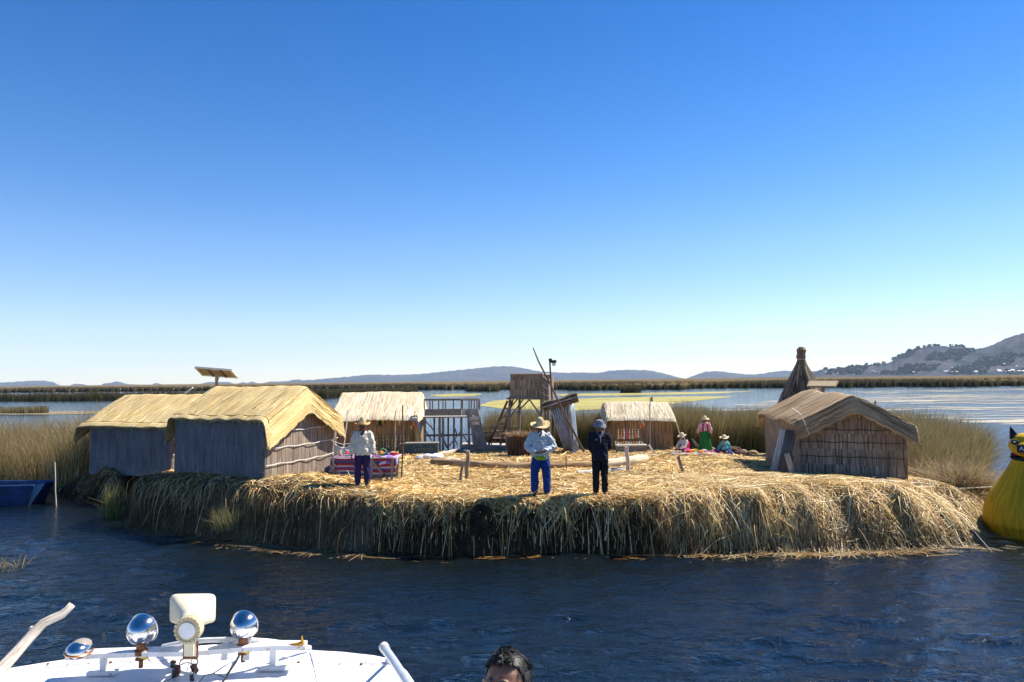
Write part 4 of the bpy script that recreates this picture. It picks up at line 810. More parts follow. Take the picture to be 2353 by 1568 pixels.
# blue chest
pa = A_(931, 1046); pb = A_(1008, 1045); M_TEAL = plain('teal_paint', (.030, .085, .125), .55, .25, 5, dirt=(.14, .11, .08))
t_ = empty('painted_chest', ((pa.x+pb.x)/2, pa.y+.3, pa.z), .02, label='long dark teal chest with faded pale lettering beside the craft hut', cat='chest'); w = pb.x-pa.x; hc = 25/F_*pa.y
m = MB(); m.box((0, 0, hc/2), (w, .55, hc)); m.build('chest_body', M_TEAL, t_, smooth=False); m = MB()
for z in (hc+.012, .03): m.box((0, -.285, z-.0), (w+.02, .025, .035))
m.box((w/2, -.287, hc/2), (.03, .022, hc-.05)); m.box((-w*.02, -.287, hc*.8), (.02, .02, hc*.3)); m.box((0, 0, hc+.02), (w+.04, .6, .03)); m.build('chest_trim', M_WOOD, t_, smooth=False)
def text(name, s, size, mat, parent, loc, rot, ext=.004):
    cu = bpy.data.curves.new(name, 'FONT'); cu.body = s; cu.size = size; cu.extrude = ext; cu.align_x = 'CENTER'; cu.align_y = 'CENTER'; tmp = bpy.data.objects.new(name, cu); C.objects.link(tmp)
    dg = bpy.context.evaluated_depsgraph_get(); me = bpy.data.meshes.new_from_object(tmp.evaluated_get(dg)); bpy.data.objects.remove(tmp); me.materials.clear(); me.materials.append(mat); o = bpy.data.objects.new(name, me); C.objects.link(o); o.parent = parent; o.location = loc; o.rotation_euler = rot; return o
text('lettering', 'COPIOU', .20, plain('faded_letter', (.30, .26, .17), .8, .3, 20), t_, (w*.06, -.281, hc*.42), (math.radians(90), 0, 0))
m = MB(); m.box((-w/2-.14, .02, hc*.5), (.28, .5, hc)); m.build('side_box', M_WOOD_DK, t_, smooth=False)
def heap(name, px, py, w, h, mats, label, cat, n=7, dep=.5, seed=1, Y=None, lumps=.5):
    p = A_(px, py) if Y is None else PY(px, py, Y); s = random.Random(seed); r = MB()
    for i in range(n):
        a = s.uniform(-1, 1); r.ball((a*w*.42, s.uniform(-1, 1)*dep*.35, h*s.uniform(.15, .45)), (w*s.uniform(.16, .30), dep*s.uniform(.25, .4), h*s.uniform(.3, lumps)), 10)
    r.ball((0, 0, h*.1), (w*.5, dep*.5, h*.4), 12); o = r.build(name, mats, smooth='all', label=label, cat=cat); o.location = p; remesh(o, max(.015, min(w, h)*.06), 2); return o
M_CLOTH_W = plain('white_cloth', (.72, .70, .68), .85, .1, 8, .3); M_TARP = plain('blue_tarp', (.010, .045, .15), .5, .3, 8, .3)
heap('white_cloth', 985, 1058, .95, .34, M_CLOTH_W, 'crumpled white cloth heap before the teal chest', 'cloth', seed=4)
heap('blue_bundle', 803, 1094, 1.15, .42, M_TARP, 'dark blue tarpaulin bundle under the left end of the craft table', 'bundle', seed=8, n=12)
heap('straw_mound', 1032, 1062, .75, .24, M_THATCH_PALE, 'small pale straw heap on the reed bench left of centre', 'straw heap', seed=9, n=4)
heap('straw_mound', 1418, 1062, .62, .26, M_THATCH_OLD, 'grey brown straw lump behind the bright end of the reed bench', 'straw heap', seed=10, n=4)
heap('brown_sack', 1699, 1047, .85, .48, plain('sack_brown', (.10, .045, .035), .9, .3, 7, .3), 'dark brown sack beside the seated woman in blue', 'sack', seed=12, n=5, lumps=.55)
heap('dark_bundle', 1601, 1035, .55, .55, plain('bundle_dark', (.035, .025, .022), .9, .3, 7, .3), 'dark bundle behind the woman in pink', 'bundle', seed=13, n=4, lumps=.6)
heap('reed_roots', 1722, 1046, .9, .30, M_THATCH_OLD, 'loose brown reed bundle beside the brown sack near the right hut', 'straw heap', seed=14, n=5)
p = A_(1950, 1125); m = MB(); m.box((0, 0, .05), (.30, .14, .10), Matrix.Rotation(.2, 3, 'Y')); m.ball((-.18, 0, .04), (.06, .05, .05), 8); m.ball((.05, -.02, .08), (.10, .07, .05), 8); o = m.build('white_bag', M_CLOTH_W, label='small white plastic bag lying in front of the right hut', cat='bag'); o.location = p; remesh(o, .012, 2)
p = A_(1499, 1128); m = MB(); m.ball((0, 0, .03), (.07, .05, .03), 8); m.tube([(.05, 0, .03), (.15, -.1, .02), (.18, -.3, .02), (.26, -.5, .02)], .01, 5); o = m.build('white_scrap', M_CLOTH_W, label='scrap of white rope and foam on the straw right of the man in black', cat='scrap'); o.location = p
# hanging white laundry by the left hut
p = PY(786, 1018, 19.8); t_ = empty('hanging_cloth', p, label='white cloth hung between the left hut gable and the porch pole', cat='cloth')
m = MB(); m.grid(14, 10, lambda s, t: ((-.22+.5*s, .05*math.sin(s*14)+.03*t, -.02-.10*math.sin(s*3)-(.42-.26*s)*t), (s, t)), thick=(0, .01, 0)); m.build('cloth', M_CLOTH_W, t_, smooth='all'); m = MB(); m.tube([(-.3, .03, .06), (0, .03, -.04), (.34, .03, -.02)], .008, 4); m.build('cord', M_ROPE_W, t_)

# --- reed bundles laid as benches
def bundle(pts, r, mat, label, seg=26, dry=.02):
    P_ = [Vector(p) for p in pts]; m = MB(); out = []
    for i in range(seg+1):
        f = i/seg*(len(P_)-1); k = min(int(f), len(P_)-2); out.append(P_[k].lerp(P_[k+1], f-k))
    base = out[0].copy(); m.tube([q-base+Vector((0, 0, r*.85)) for q in out], [r*(.80+.2*math.sin(math.pi*min(1, max(.0, i/seg*1.0)))**.3)*(1+dry*math.sin(i*1.7)) for i in range(seg+1)], 16)
    o = m.build('reed_bundle', mat, smooth='all', label=label, cat='reed bundle', group='reed bundle benches'); o.location = base; return o
bundle([A_(992, 1070), A_(1040, 1073), A_(1100, 1078), A_(1180, 1079)], .135, M_THATCH_OLD, 'brown reed bundle bench, its cut end at left behind the grey post')
bundle([A_(1105, 1078), A_(1180, 1081), A_(1270, 1080), A_(1390, 1077)], .13, M_WALL_TAN, 'brown reed bundle bench passing behind the two men')
bundle([A_(1384, 1078), A_(1420, 1075), A_(1455, 1070), A_(1482, 1063)], .17, M_THATCH_PALE, 'bright straw bundle bench behind the thick pale post')
o = bundle([A_(1992, 1107)+Vector((0, -.1, 0)), A_(2058, 1128)+Vector((0, 0, 0))], .11, M_WALL_BROWN, 'rolled reed mat lying at the foot of the right hut')

# --- dark root block
p = A_(1202, 1049); m = MB()
m.grid(48, 12, lambda s, t: ((.62*math.cos(s*6.2832)*(1+.05*math.sin(s*40+t*9))*(.92+.1*math.sin(t*3.14)), .55*math.sin(s*6.2832)*(1+.05*math.sin(s*33+t*7)), t*.86+.03*math.sin(s*31)*t), (s*4, t)))
m.ball((0, 0, .82), (.55, .48, .16), 20); o = m.build('reed_stack', fiber('root_dark', (.025, .016, .01), (.07, .045, .027), (.15, .10, .06), 16, .8, .95, 1.0), smooth='all', label='squat dark round stack of reeds behind the man in pale blue', cat='reed stack'); o.location = p-Vector((0, 0, .05))
n = 1500; a = RNG.uniform(0, 6.28, n); r = np.sqrt(RNG.random(n))*.58; x = p.x+r*np.cos(a); y = p.y+r*np.sin(a)*.9; A = reed_blades(x, y, np.full(n, p.z+.80), RNG.uniform(.05, .28, n), RNG.uniform(.006, .012, n), palette(n, [(.40, .26, .12), (.24, .13, .07), (.52, .40, .22)], [2, 2, 1]), (0, 0), 1.6, 4)
ribbons('loose_tops', A[0]-np.array([p.x, p.y, p.z-.05]), *A[1:], vcol('straw_col', .55, .12, .35), parent=o)

# --- leaning long pole and lamp mast
p = A_(1346, 1041); r = empty('leaning_pole', p, label='very long crooked pole leaning across the tin outhouse', cat='pole'); m = MB()
m.tube([p-p-Vector((0, 0, .1)), PY(1300, 958, 29)-p, PY(1263, 880, 28.2)-p, PY(1238, 832, 27.8)-p, PY(1225, 800, 27.6)-p], [.055, .045, .038, .03, .02], 8); m.build('pole', M_WOOD_DK, r)
p = A_(1272, 1040); r = empty('lamp_mast', p, label='upright mast with a small floodlight beside the tower cabin', cat='lamp mast'); m = MB(); tp = PY(1263, 827, p.y)-p
m.tube([(0, 0, -.1), tp*.5+Vector((.04, 0, 0)), tp], [.05, .042, .035], 8); m.build('mast', M_WOOD_DK, r); m = MB(); m.box(tp+Vector((.16, -.02, -.08)), (.26, .12, .12)); m.box(tp+Vector((.03, 0, 0)), (.14, .08, .10)); m.build('lamp_housing', plain('black_plastic', (.02, .02, .025), .5), r, smooth=False)
m = MB(); m.ball(tp+Vector((.18, -.03, -.2)), (.09, .06, .08), 10); m.build('lamp_glass', plain('lamp_glass', (.75, .78, .8), .15), r)

# --- watchtower
Yt = 32.0; zg = float(hgt(PY(1200, 1036, Yt).x, Yt)); tc = PY(1212, 1036, Yt); r = empty('watchtower', (tc.x, Yt+.6, zg), label='reed cabin lookout tower on splayed wooden legs', cat='tower'); Yc = Yt+.25
def L_(px, py, dy=0.0): q = PY(px, py, Yt+dy); return q-Vector(r.location)
for (x0, y0, d0, x1, y1, d1) in [(1163, 1037, 0, 1172, 917, .2), (1190, 1030, 1.5, 1194, 917, 1.5), (1243, 1037, 0, 1244, 917, .2), (1262, 1035, 1.4, 1258, 917, 1.4)]:
    m = MB(); a, b = L_(x0, y0, d0), L_(x1, y1, d1); a.z = -.1; m.tube([a, a.lerp(b, .5)+Vector((.02, 0, 0)), b], [.075, .065, .06], 8); m.build('leg', M_WOOD, r)
for (x0, y0, x1, y1, d) in [(1190, 916, 1135, 985, .1), (1203, 917, 1170, 962, .2), (1218, 917, 1186, 950, .9), (1216, 918, 1246, 960, .3), (1180, 917, 1157, 960, .1), (1250, 918, 1240, 962, .8), (1257, 918, 1262, 950, .6), (1224, 1010, 1214, 1000, .2)]:
    m = MB(); m.tube([L_(x0, y0, d), L_(x1, y1, d)], .035, 7); m.build('brace', M_WOOD, r)
m = MB()
for d in (0, .5, 1.0, 1.5): m.beam(L_(1164, 916, d+.1), L_(1262, 917, d+.1), .08, .08)
m.box(L_(1213, 914, .8), (1.75, 1.6, .05)); m.build('platform', M_WOOD, r, smooth=False)
def panel(name, a, b, c, d, mat, parent, t=.04, n=(10, 6)):
    a, b, c, d = [Vector(q) for q in (a, b, c, d)]; nr = (b-a).cross(d-a).normalized()*t; W_l = (b-a).length; H_l = (d-a).length; m = MB()
    m.grid(n[0], n[1], lambda s, t_: (a*(1-s)*(1-t_)+b*s*(1-t_)+c*s*t_+d*(1-s)*t_, (s*W_l+a.x, t_*H_l)), thick=nr); return m.build(name, mat, parent)
f = [L_(1171, 916, .15), L_(1245, 916, .15), L_(1247, 859, .15), L_(1173, 859, .15)]; panel('wall', *f, M_WALL_BROWN, r)
bk = [L_(1263, 912, 1.75), L_(1180, 912, 1.75), L_(1182, 862, 1.75), L_(1265, 862, 1.75)]; panel('wall', *bk, M_WALL_BROWN, r)
panel('wall', L_(1171, 916, .2), L_(1180, 912, 1.7), L_(1182, 862, 1.7), L_(1173, 860, .2), M_WALL_BROWN, r)
panel('wall', L_(1246, 917, .15), L_(1259, 924, -.25), L_(1259, 874, -.25), L_(1247, 862, .15), M_WALL_BROWN, r); panel('wall', L_(1259, 924, -.25), L_(1270, 918, .9), L_(1271, 866, .9), L_(1259, 874, -.25), M_WALL_BROWN, r)
for i, yy in enumerate((889, 906)):
    m = MB(); m.tube([L_(1246, yy-4, .08), L_(1253, yy+2, -.12), L_(1259, yy+4, -.30)], .016, 5); m.tube([L_(1259, yy+4, -.30), L_(1265, yy+2, .25), L_(1270, yy-3, .85)], .016, 5); m.build('binding_rope', M_ROPE_W, r)
m = MB(); m.tube([L_(1173, 859, .1), L_(1247, 859, .1)], .03, 6); m.tube([L_(1247, 860, .1), L_(1266, 861, 1.7)], .03, 6); m.tube([L_(1182, 861, 1.7), L_(1266, 861, 1.7)], .03, 6); m.tube([L_(1173, 859, .1), L_(1182, 861, 1.7)], .03, 6); m.build('top_rail', M_WOOD_PALE, r)
# ladder
p = A_(1113, 1036); r = empty('ladder', p, label='reddish brown ladder leaning up to the tower cabin', cat='ladder'); e = PY(1166, 922, Yt-.05); dx = Vector((.62, .05, 0))
for k in (0, 1):
    m = MB(); m.beam(dx*k-Vector((0, 0, .1)), e-p+dx*k*.35, .10, .05, up=(0, 1, 0)); m.build('rail', M_WOOD_RED, r, smooth=False)
for i in range(6):
    f = (i+.7)/6.6; a = (e-p)*f; b = dx+(e-p+dx*.35-dx)*f; m = MB(); m.beam(a, b, .05, .05); m.build('rung', M_WOOD_RED, r, smooth=False)
# tin outhouse
Yo = 30.2; po = PY(1290, 1040, Yo); r = empty('outhouse', (po.x, Yo, float(hgt(po.x, Yo))), label='narrow outhouse of corrugated tin with one slanting log roof', cat='outhouse')
def L_(px, py, dy=0.0): q = PY(px, py, Yo+dy); return q-Vector(r.location)
def corr(a, b, c, d, n, amp=.022, nm='tin_wall', mat=None):
    a, b, c, d = [Vector(q) for q in (a, b, c, d)]; nr = (b-a).cross(d-a).normalized(); m = MB()
    m.grid(n*6, 4, lambda s, t: (a*(1-s)*(1-t)+b*s*(1-t)+c*s*t+d*(1-s)*t+nr*amp*math.sin(s*n*2*math.pi), (s, t)), thick=nr*.01); return m.build(nm, mat, r, smooth='all')
M_TIN = plain('tin', (.46, .50, .58), .5, .3, 3, metal=.1, dirt=(.34, .33, .35)); M_TIN2 = plain('tin_bright', (.28, .34, .44), .5, .25, 3, metal=.2)
corr(L_(1297, 1035), L_(1317, 1035), L_(1308, 919), L_(1263, 934), 8, .085, mat=M_TIN)
corr(L_(1299, 1035, 1.2), L_(1297, 1035, 0), L_(1263, 934, 0), L_(1266, 934, 1.2), 5, .02, mat=M_TIN)
corr(L_(1319, 1038), L_(1330, 1036, .8), L_(1318, 921, .9), L_(1309, 922), 4, .02, mat=M_TIN2)
m = MB(); a, b = L_(1246, 940, .3), L_(1326, 916, .1); d = (b-a); m.grid(3, 14, lambda s, t: (a+d*t+Vector((0, s*1.3-.2, .03*math.sin(t*9)+.02)), (s*1.3, t*d.length)), thick=(0, 0, .20)); m.build('roof', M_WOOD_DK, r)
m = MB(); m.tube([L_(1248, 941, -.1), L_(1328, 917, -.1)], [.10, .14], 10); m.build('roof_log', M_WOOD_DK, r)
for x0, x1, nm in ((1312, 1305, 0), (1256, 1252, 1)):
    m = MB(); a = L_(x0, 1040, -.06 if not nm else .9); a.z = -.1; b = L_(x1, 925, -.06 if not nm else .9); m.tube([a, b], .05, 7); m.build('post', M_WOOD, r)
m = MB(); m.beam(L_(1290, 1036, -.1), L_(1316, 1034, -.1), .06, .06); m.build('sill', M_WOOD_RED, r, smooth=False)
m = MB(); m.beam(L_(1319, 1046, -.1), L_(1320, 1010, -.12), .2, .03, up=(0, 1, 0)); m.build('pale_board', M_TIN2, r, smooth=False)

# --- wooden platform with railing
Yp = 33.2; pc = PY(1040, 1030, Yp); r = empty('lookout_platform', (pc.x, Yp, .35), label='grey wooden platform on stilts with railing, seen against the water', cat='platform')
def L_(px, py, dy=0.0): q = PY(px, py, Yp+dy); return q-Vector(r.location)
for x, d in ((976, 0), (998, 1.5), (1018, 0), (1043, 1.3), (1060, 0), (1079, 0), (1093, 1.2), (1104, 0), (1078, 1.4), (1030, 1.5), (1010, .0)):
    m = MB(); a = L_(x, 1028, d); b = L_(x-(2 if x > 1070 else 0), 958, d); a.z = -.6; w = .11 if d == 0 else .085; m.beam(a, b, w, w); m.build('stilt', M_WOOD, r, smooth=False)
for (x0, y0, x1, y1, d) in [(976, 966, 996, 988, .05), (978, 990, 1000, 1026, .05), (1007, 985, 1028, 1030, .4), (1028, 1030, 1060, 990, -.05), (1063, 998, 1077, 1020, -.05), (1103, 966, 1091, 1000, .1), (1040, 1000, 1052, 1024, .5), (1045, 985, 1050, 1000, .4)]:
    m = MB(); m.beam(L_(x0, y0, d), L_(x1, y1, d), .07, .05); m.build('brace', M_WOOD, r, smooth=False)
for (x0, x1, y, d, h, mt) in [(975, 1060, 948, -.08, .30, M_WOOD), (1061, 1100, 947, -.08, .30, M_WOOD_PALE), (975, 1101, 958, 1.5, .12, M_WOOD), (975, 1090, 1000, 1.3, .06, M_WOOD_DK), (976, 1060, 1001.5, 0, .06, M_WOOD_DK)]:
    m = MB(); a, b = L_(x0, y, d), L_(x1, y-(x1-x0)*.008, d); m.box((a+b)/2, ((b-a).length, .04, h)); m.build('beam', mt, r, smooth=False)
m = MB(); a = L_(1038, 957, .75); m.box(a, ((1101-975)/F_*Yp, 1.75, .05)); m.build('deck', M_WOOD, r, smooth=False)
for x0, x1, y in ((975, 1060, 918.5), (1060, 1100, 917)):
    m = MB(); m.beam(L_(x0, y, -.05), L_(x1, y-.5, -.05), .06, .07); m.build('rail', M_WOOD if x0 < 1000 else M_WOOD_PALE, r, smooth=False)
m = MB(); m.beam(L_(978, 920, 1.5), L_(1098, 919, 1.5), .05, .06); m.build('rail', M_WOOD, r, smooth=False)
for x, d in ((975, 0), (988, 0), (994, 0), (1008, 1.4), (1018, 0), (1024, 1.4), (1042, 0), (1060, 0), (1063, 0), (1078, 0), (1083, 1.4), (1096, 0), (1102, 1.4), (1100, 0), (1110-20, 1.4)):
    m = MB(); m.beam(L_(x, 942, d), L_(x, 917.5, d), .055, .055); m.build('baluster', M_WOOD, r, smooth=False)
# broad stair with curved stringers
st = empty('stair', Vector(r.location)+L_(1100, 1030, -1.2), label='steep plank stair leaning on the right end of the platform', cat='stair'); st.location.z = float(hgt(st.location.x, st.location.y))
def S_(px, py, dy): return PY(px, py, Yp+dy)-Vector(st.location)
for x0, x1, x2 in ((1075, 1086, 1092), (1091, 1099, 1112)):
    m = MB(); pts = [S_(x2+2, 1030, -1.1), S_(x1+3, 985, -.7), S_(x0+4, 955, -.35), S_(x0, 945, -.2)]
    for a, b in zip(pts, pts[1:]): m.beam(a, b+(b-a).normalized()*.03, .26, .05, up=(0, 1, 0))
    m.build('stringer', M_WOOD, st, smooth=False)
for i, y in enumerate((962, 975, 1002, 1014)):
    m = MB(); x = 1080+i*4; m.beam(S_(x, y, -.7), S_(x+18, y-1, -.7), .05, .12); m.build('step', M_WOOD_PALE, st, smooth=False)
# jetty with rails between the platform and the tower
Yj = 33.0; jc = PY(1130, 1025, Yj); r = empty('jetty', (jc.x, Yj, .3), label='low plank jetty with thin rails left of the tower legs', cat='jetty')
def L_(px, py, dy=0.0): q = PY(px, py, Yj+dy); return q-Vector(r.location)
m = MB()
for i in range(7): m.beam(L_(1062, 1019+i*.6, 2-i*.42), L_(1178, 1017+i*1.6, 2-i*.42), .30, .04, up=(0, 0, 1))
m.build('planking', M_WOOD_PALE, r, smooth=False)
m = MB(); m.beam(L_(1060, 1028, -.9), L_(1175, 1031, -.9), .05, .2); m.build('edge_board', M_WOOD, r, smooth=False)
for (x0, x1, y, d, mt) in [(1090, 1168, 980, .8, M_WOOD), (1086, 1160, 994, .2, M_WOOD), (1128, 1192, 980, 1.6, M_WOOD_PALE), (1128, 1192, 990, 1.6, M_WOOD_PALE), (1095, 1165, 1003, .2, M_WOOD), (1132, 1170, 1006, 1, M_WOOD_PALE)]:
    m = MB(); m.beam(L_(x0, y, d), L_(x1, y, d), .05, .07); m.build('rail', mt, r, smooth=False)
for x, d in ((1100, .2), (1107, .2), (1093, .5), (1129, .2), (1138, 1.6), (1150, 1.6), (1165, .2), (1178, 1.6), (1191, 1.6)):
    m = MB(); a = L_(x, 1024, d); b = L_(x, 979 if d != .2 else 983, d); m.beam(a, b, .055, .055); m.build('rail_post', M_WOOD, r, smooth=False)
plk = A_(1012, 1046); m = MB(); m.beam((0, 0, .05), PY(1068, 1030, Yp-.6)-plk, .32, .05, up=(0, 0, 1)); o = m.build('gangplank', M_WOOD_PALE, smooth=False, label='wide plank rising from beside the teal chest to the platform', cat='plank'); o.location = plk

# --- solar panels
def solar(pole_px, top_py, corners, Y0, Y1, label, back, fr_=None):
    """corners: near edge left, near edge right, far edge right, far edge left"""
    q = [PY(corners[0][0], corners[0][1], Y0), PY(corners[1][0], corners[1][1], Y0), PY(corners[2][0], corners[2][1], Y1), PY(corners[3][0], corners[3][1], Y1)]; cen = sum(q, Vector())/4
    base = Vector((cen.x, cen.y, float(hgt(cen.x, cen.y)))); r = empty('solar_panel', base, label=label, cat='solar panel'); q = [p-base for p in q]
    nr = (q[1]-q[0]).cross(q[3]-q[0]).normalized(); nr = nr if nr.z > 0 else -nr
    m = MB(); m.grid(2, 2, lambda s, t: (q[0]*(1-s)*(1-t)+q[1]*s*(1-t)+q[2]*s*t+q[3]*(1-s)*t, (s, t)), thick=nr*.03); m.build('panel', back, r, smooth=False)
    m = MB()
    for a, b in zip(q, q[1:]+q[:1]): m.beam(a-nr*.01, b-nr*.01, .06, .06)
    m.build('frame', fr_ or plain('alu', (.62, .62, .6), .45, .1, metal=.3), r, smooth=False)
    m = MB(); c0 = cen-base
    for f in (.3, .7): m.beam(q[0].lerp(q[1], f)*.9+c0*.1-nr*.04, q[3].lerp(q[2], f)*.9+c0*.1-nr*.04, .05, .05)
    m.build('bracket', M_WOOD_DK, r, smooth=False); m = MB(); m.tube([(0, 0, -.1), c0-nr*.05], .06, 8); m.tube([c0-Vector((0, 0, .45)), c0+Vector((.12, .0, -.04))], .015, 5); m.build('pole', M_WOOD, r)
solar(497, 865, [(449, 844), (531, 850.5), (546.5, 868), (467, 862)], 26.3, 27.3, 'tilted solar panel on a pole above the larger left hut', plain('panel_back', (.22, .19, .15), .6, .15))
solar(1876, 890, [(1856, 888.5), (1918, 889), (1925, 876.5), (1861, 876.5)], 26.6, 26.9, 'tan backed solar panel on a pole in front of the cone hut', plain('panel_back_tan', (.24, .17, .085), .7, .15), plain('frame_tan', (.30, .22, .12), .6))

# --- boards leaning on the right hut
def board(pts, Y, t, mat, label, cat='board', name='leaning_board', dys=(0, 0, 0, 0)):
    q = [PY(a, b, Y+d) for (a, b), d in zip(pts, dys)]; base = q[0].copy(); q = [p-base for p in q]; nr = (q[1]-q[0]).cross(q[3]-q[0]).normalized()*t; W_l = (q[1]-q[0]).length; H_l = (q[3]-q[0]).length; m = MB()
    m.grid(3, 4, lambda s, u: (q[0]*(1-s)*(1-u)+q[1]*s*(1-u)+q[2]*s*u+q[3]*(1-s)*u, (s*W_l, u*H_l)), thick=nr); o = m.build(name, mat, label=label, cat=cat, smooth=False); o.location = base; return o
board([(1773, 1082), (1808, 1092), (1829, 989), (1793, 987)], 19.75, .04, M_WALL_GREY, 'wide grey door board leaning at the left corner of the right hut', 'board', dys=(-.25, -.15, .15, .1))
board([(1770, 1081), (1783, 1083), (1804, 989), (1792, 988)], 19.68, .05, M_WOOD_PALE, 'pale narrow plank against the leaning door board', 'plank', dys=(-.3, -.3, .1, .1))
board([(1779, 1100), (1812, 1100), (1824, 1050), (1800, 1032)], 18.9, .04, M_WOOD_DK, 'mossy dark board leaning below the grey door board', 'board', dys=(-.1, -.1, .2, .2))
board([(1816, 1098), (1828, 1098), (1812, 1042), (1802, 1045)], 18.55, .05, M_WOOD, 'short grey plank propped diagonally before the right hut', 'plank', dys=(-.1, -.1, .2, .2))
for (pts, lab) in [([(1560, 1097), (1630, 1100)], 'thin pale stick lying on the straw in the middle right'), ([(1708, 1094), (1800, 1096)], 'long pale pole lying on the straw left of the right hut')]:
    a, b = A_(*pts[0]), A_(*pts[1]); stick('lying_pole', a+Vector((0, 0, .03)), b+Vector((0, 0, .04)), .028, M_WOOD_PALE, lab, 'pole', taper=.9)
a = A_(1946, 1123); m = MB(); b = A_(2110, 1128); c = PY(2300, 1118, 17.5)
m.tube([Vector((0, 0, .05)), (b-a)*.5+Vector((0, 0, .12)), b-a+Vector((0, 0, .2)), (b-a).lerp(c-a, .5)+Vector((0, 0, .0)), c-a], .012, 5); o = m.build('mooring_rope', M_ROPE_W, label='long thin white rope running from the right hut toward the yellow prow', cat='rope'); o.location = a
# --- blue boat
M_BLUE = plain('boat_blue', (.012, .05, .16), .45, .3, 3, .1, dirt=(.02, .03, .05)); r = empty('blue_boat', (-17.2, 22.2, 0), .04, label='blue wooden boat with square end moored before the golden reeds', cat='boat')
m = MB(); sec = []
for i in range(9):
    f = i/8; x = -2.4+f*5.0; wd = .52+.18*math.sin(math.pi*min(1, f*1.1)); top = .58+.10*(f**3)*0+.02*abs(f-.5); rake = .0 if i < 8 else .0
    sec.append([(x+(.14 if i == 8 else 0), -wd, top), (x-(.12 if i == 8 else 0), -wd*.78, -.1), (x-(.12 if i == 8 else 0), wd*.78, -.1), (x+(.14 if i == 8 else 0), wd, top)])
vs = [p for s in sec for p in s]; inn = [(p[0], p[1]*.93, p[2]+(.03 if k in (1, 2) else 0.0)) for s in sec for k, p in enumerate(s)]
fs = [(i*4+k, (i+1)*4+k, (i+1)*4+k+1, i*4+k+1) for i in range(8) for k in range(3)]+[(0, 1, 2, 3), (35, 34, 33, 32)]; m.add(vs, fs); b = 36; m.add(inn, [tuple(reversed(f)) for f in fs]); m.add(vs+inn, [(i*4, 36+i*4, 40+i*4, i*4+4) for i in range(8)]+[(i*4+3, i*4+7, 36+i*4+7, 36+i*4+3) for i in range(8)]+[(32, 68, 71, 35), (0, 3, 39, 36)])
m.build('hull', M_BLUE, r, smooth=False); m = MB()
for s_ in (-1, 1):
    m.tube([Vector((sec[i][0 if s_ < 0 else 3][0], sec[i][0 if s_ < 0 else 3][1]*1.01, sec[i][0][2]+.01)) for i in range(9)], .025, 6)
m.build('gunwale', plain('boat_blue_light', (.03, .09, .24), .5), r)
for x in (-1.2, .3, 1.6): m = MB(); m.box((x, 0, .42), (.25, 1.12, .04)); m.build('thwart', M_WOOD, r, smooth=False)
# ================================================================ PEOPLE
def cloth(name, c, var=.18, stripes=None):
    if name in MAT: return MAT[name]
    t = NT(name); v = t.coord(); f = t.noise(v, 7, 4); cc = t.ramp(f, [(.3, tuple(x*(1-var) for x in c)), (.7, tuple(min(1, x*(1+var)) for x in c))])
    w = t.noise(v, 160, 2); t.col(cc); t.set(Roughness=.85); t.b.inputs['Specular IOR Level'].default_value = .15; t.bump(w, .15, .002); MAT[name] = t.m; return t.m
SKIN = {'dark': plain('skin_dark', (.10, .045, .028), .5, .1, 20, spec=.4), 'mid': plain('skin_mid', (.22, .105, .065), .48, .1, 20, spec=.4)}
HAIR = plain('hair_black', (.010, .009, .009), .45, .3, 40, spec=.5); SHOE = plain('shoe_dark', (.03, .03, .035), .6)
M_HAT = fiber('straw_hat', (.36, .27, .13), (.62, .48, .25), (.76, .62, .38), 60, 8, .8, .3); M_EYEW = plain('eye_white', (.7, .66, .62), .2, .02); M_IRIS = plain('iris', (.015, .008, .005), .15)
def wrinkle(o, amp, fr, seed=0):
    me = o.data; n = len(me.vertices); co = np.empty(n*3); me.vertices.foreach_get('co', co); co = co.reshape(-1, 3); no = np.empty(n*3); me.vertices.foreach_get('normal', no); no = no.reshape(-1, 3)
    r = np.random.default_rng(seed); d = 0
    for k in range(7):
        q = r.normal(size=3)*fr*(1+k*.35); q[2] *= .55; d = d+np.sin(co@q+r.uniform(0, 6)+1.1*np.sin(co[:, ::-1]@q*.5))/(1+k*.4)
    co += no*(d*amp/2.2)[:, None]; me.vertices.foreach_set('co', co.ravel()); me.update()
def hand(m, w, d, nrm, side, curl=.35, k=1.0):
    """w wrist, d along the hand, nrm palm normal (towards the palm side), side thumb direction"""
    w, d, nrm, side = Vector(w), Vector(d).normalized(), Vector(nrm).normalized(), Vector(side).normalized(); side = (side-d*side.dot(d)).normalized(); nrm = d.cross(side)*(1 if d.cross(side).dot(nrm) > 0 else -1)
    kn = w+d*.088*k
    for s in (-.027, -.009, .009, .027): m.tube([w+side*s*.55*k, kn+side*s*k], [.014*k, .013*k], 8)
    for i, (s, L) in enumerate(((.029, .066), (.010, .076), (-.009, .070), (-.027, .054))):
        p = kn+side*s*k; a = p+(d*math.cos(curl)+nrm*math.sin(curl)+side*s*1.5)*L*.5*k; b = a+(d*math.cos(curl*2.3)+nrm*math.sin(curl*2.3))*L*.32*k; c = b+(d*math.cos(curl*3)+nrm*math.sin(curl*3))*L*.24*k
        m.tube([p-d*.01, p, a, b, c], [.0095*k, .0092*k, .0085*k, .0078*k, .0062*k], 8)
    t0 = w+side*.026*k+d*.022*k; t1 = t0+(side*.7+d*.6+nrm*.3).normalized()*.038*k; t2 = t1+(side*.25+d*.9+nrm*.4).normalized()*.030*k; m.tube([t0-d*.01, t0, t1, t2], [.013*k, .0125*k, .0105*k, .008*k], 8)
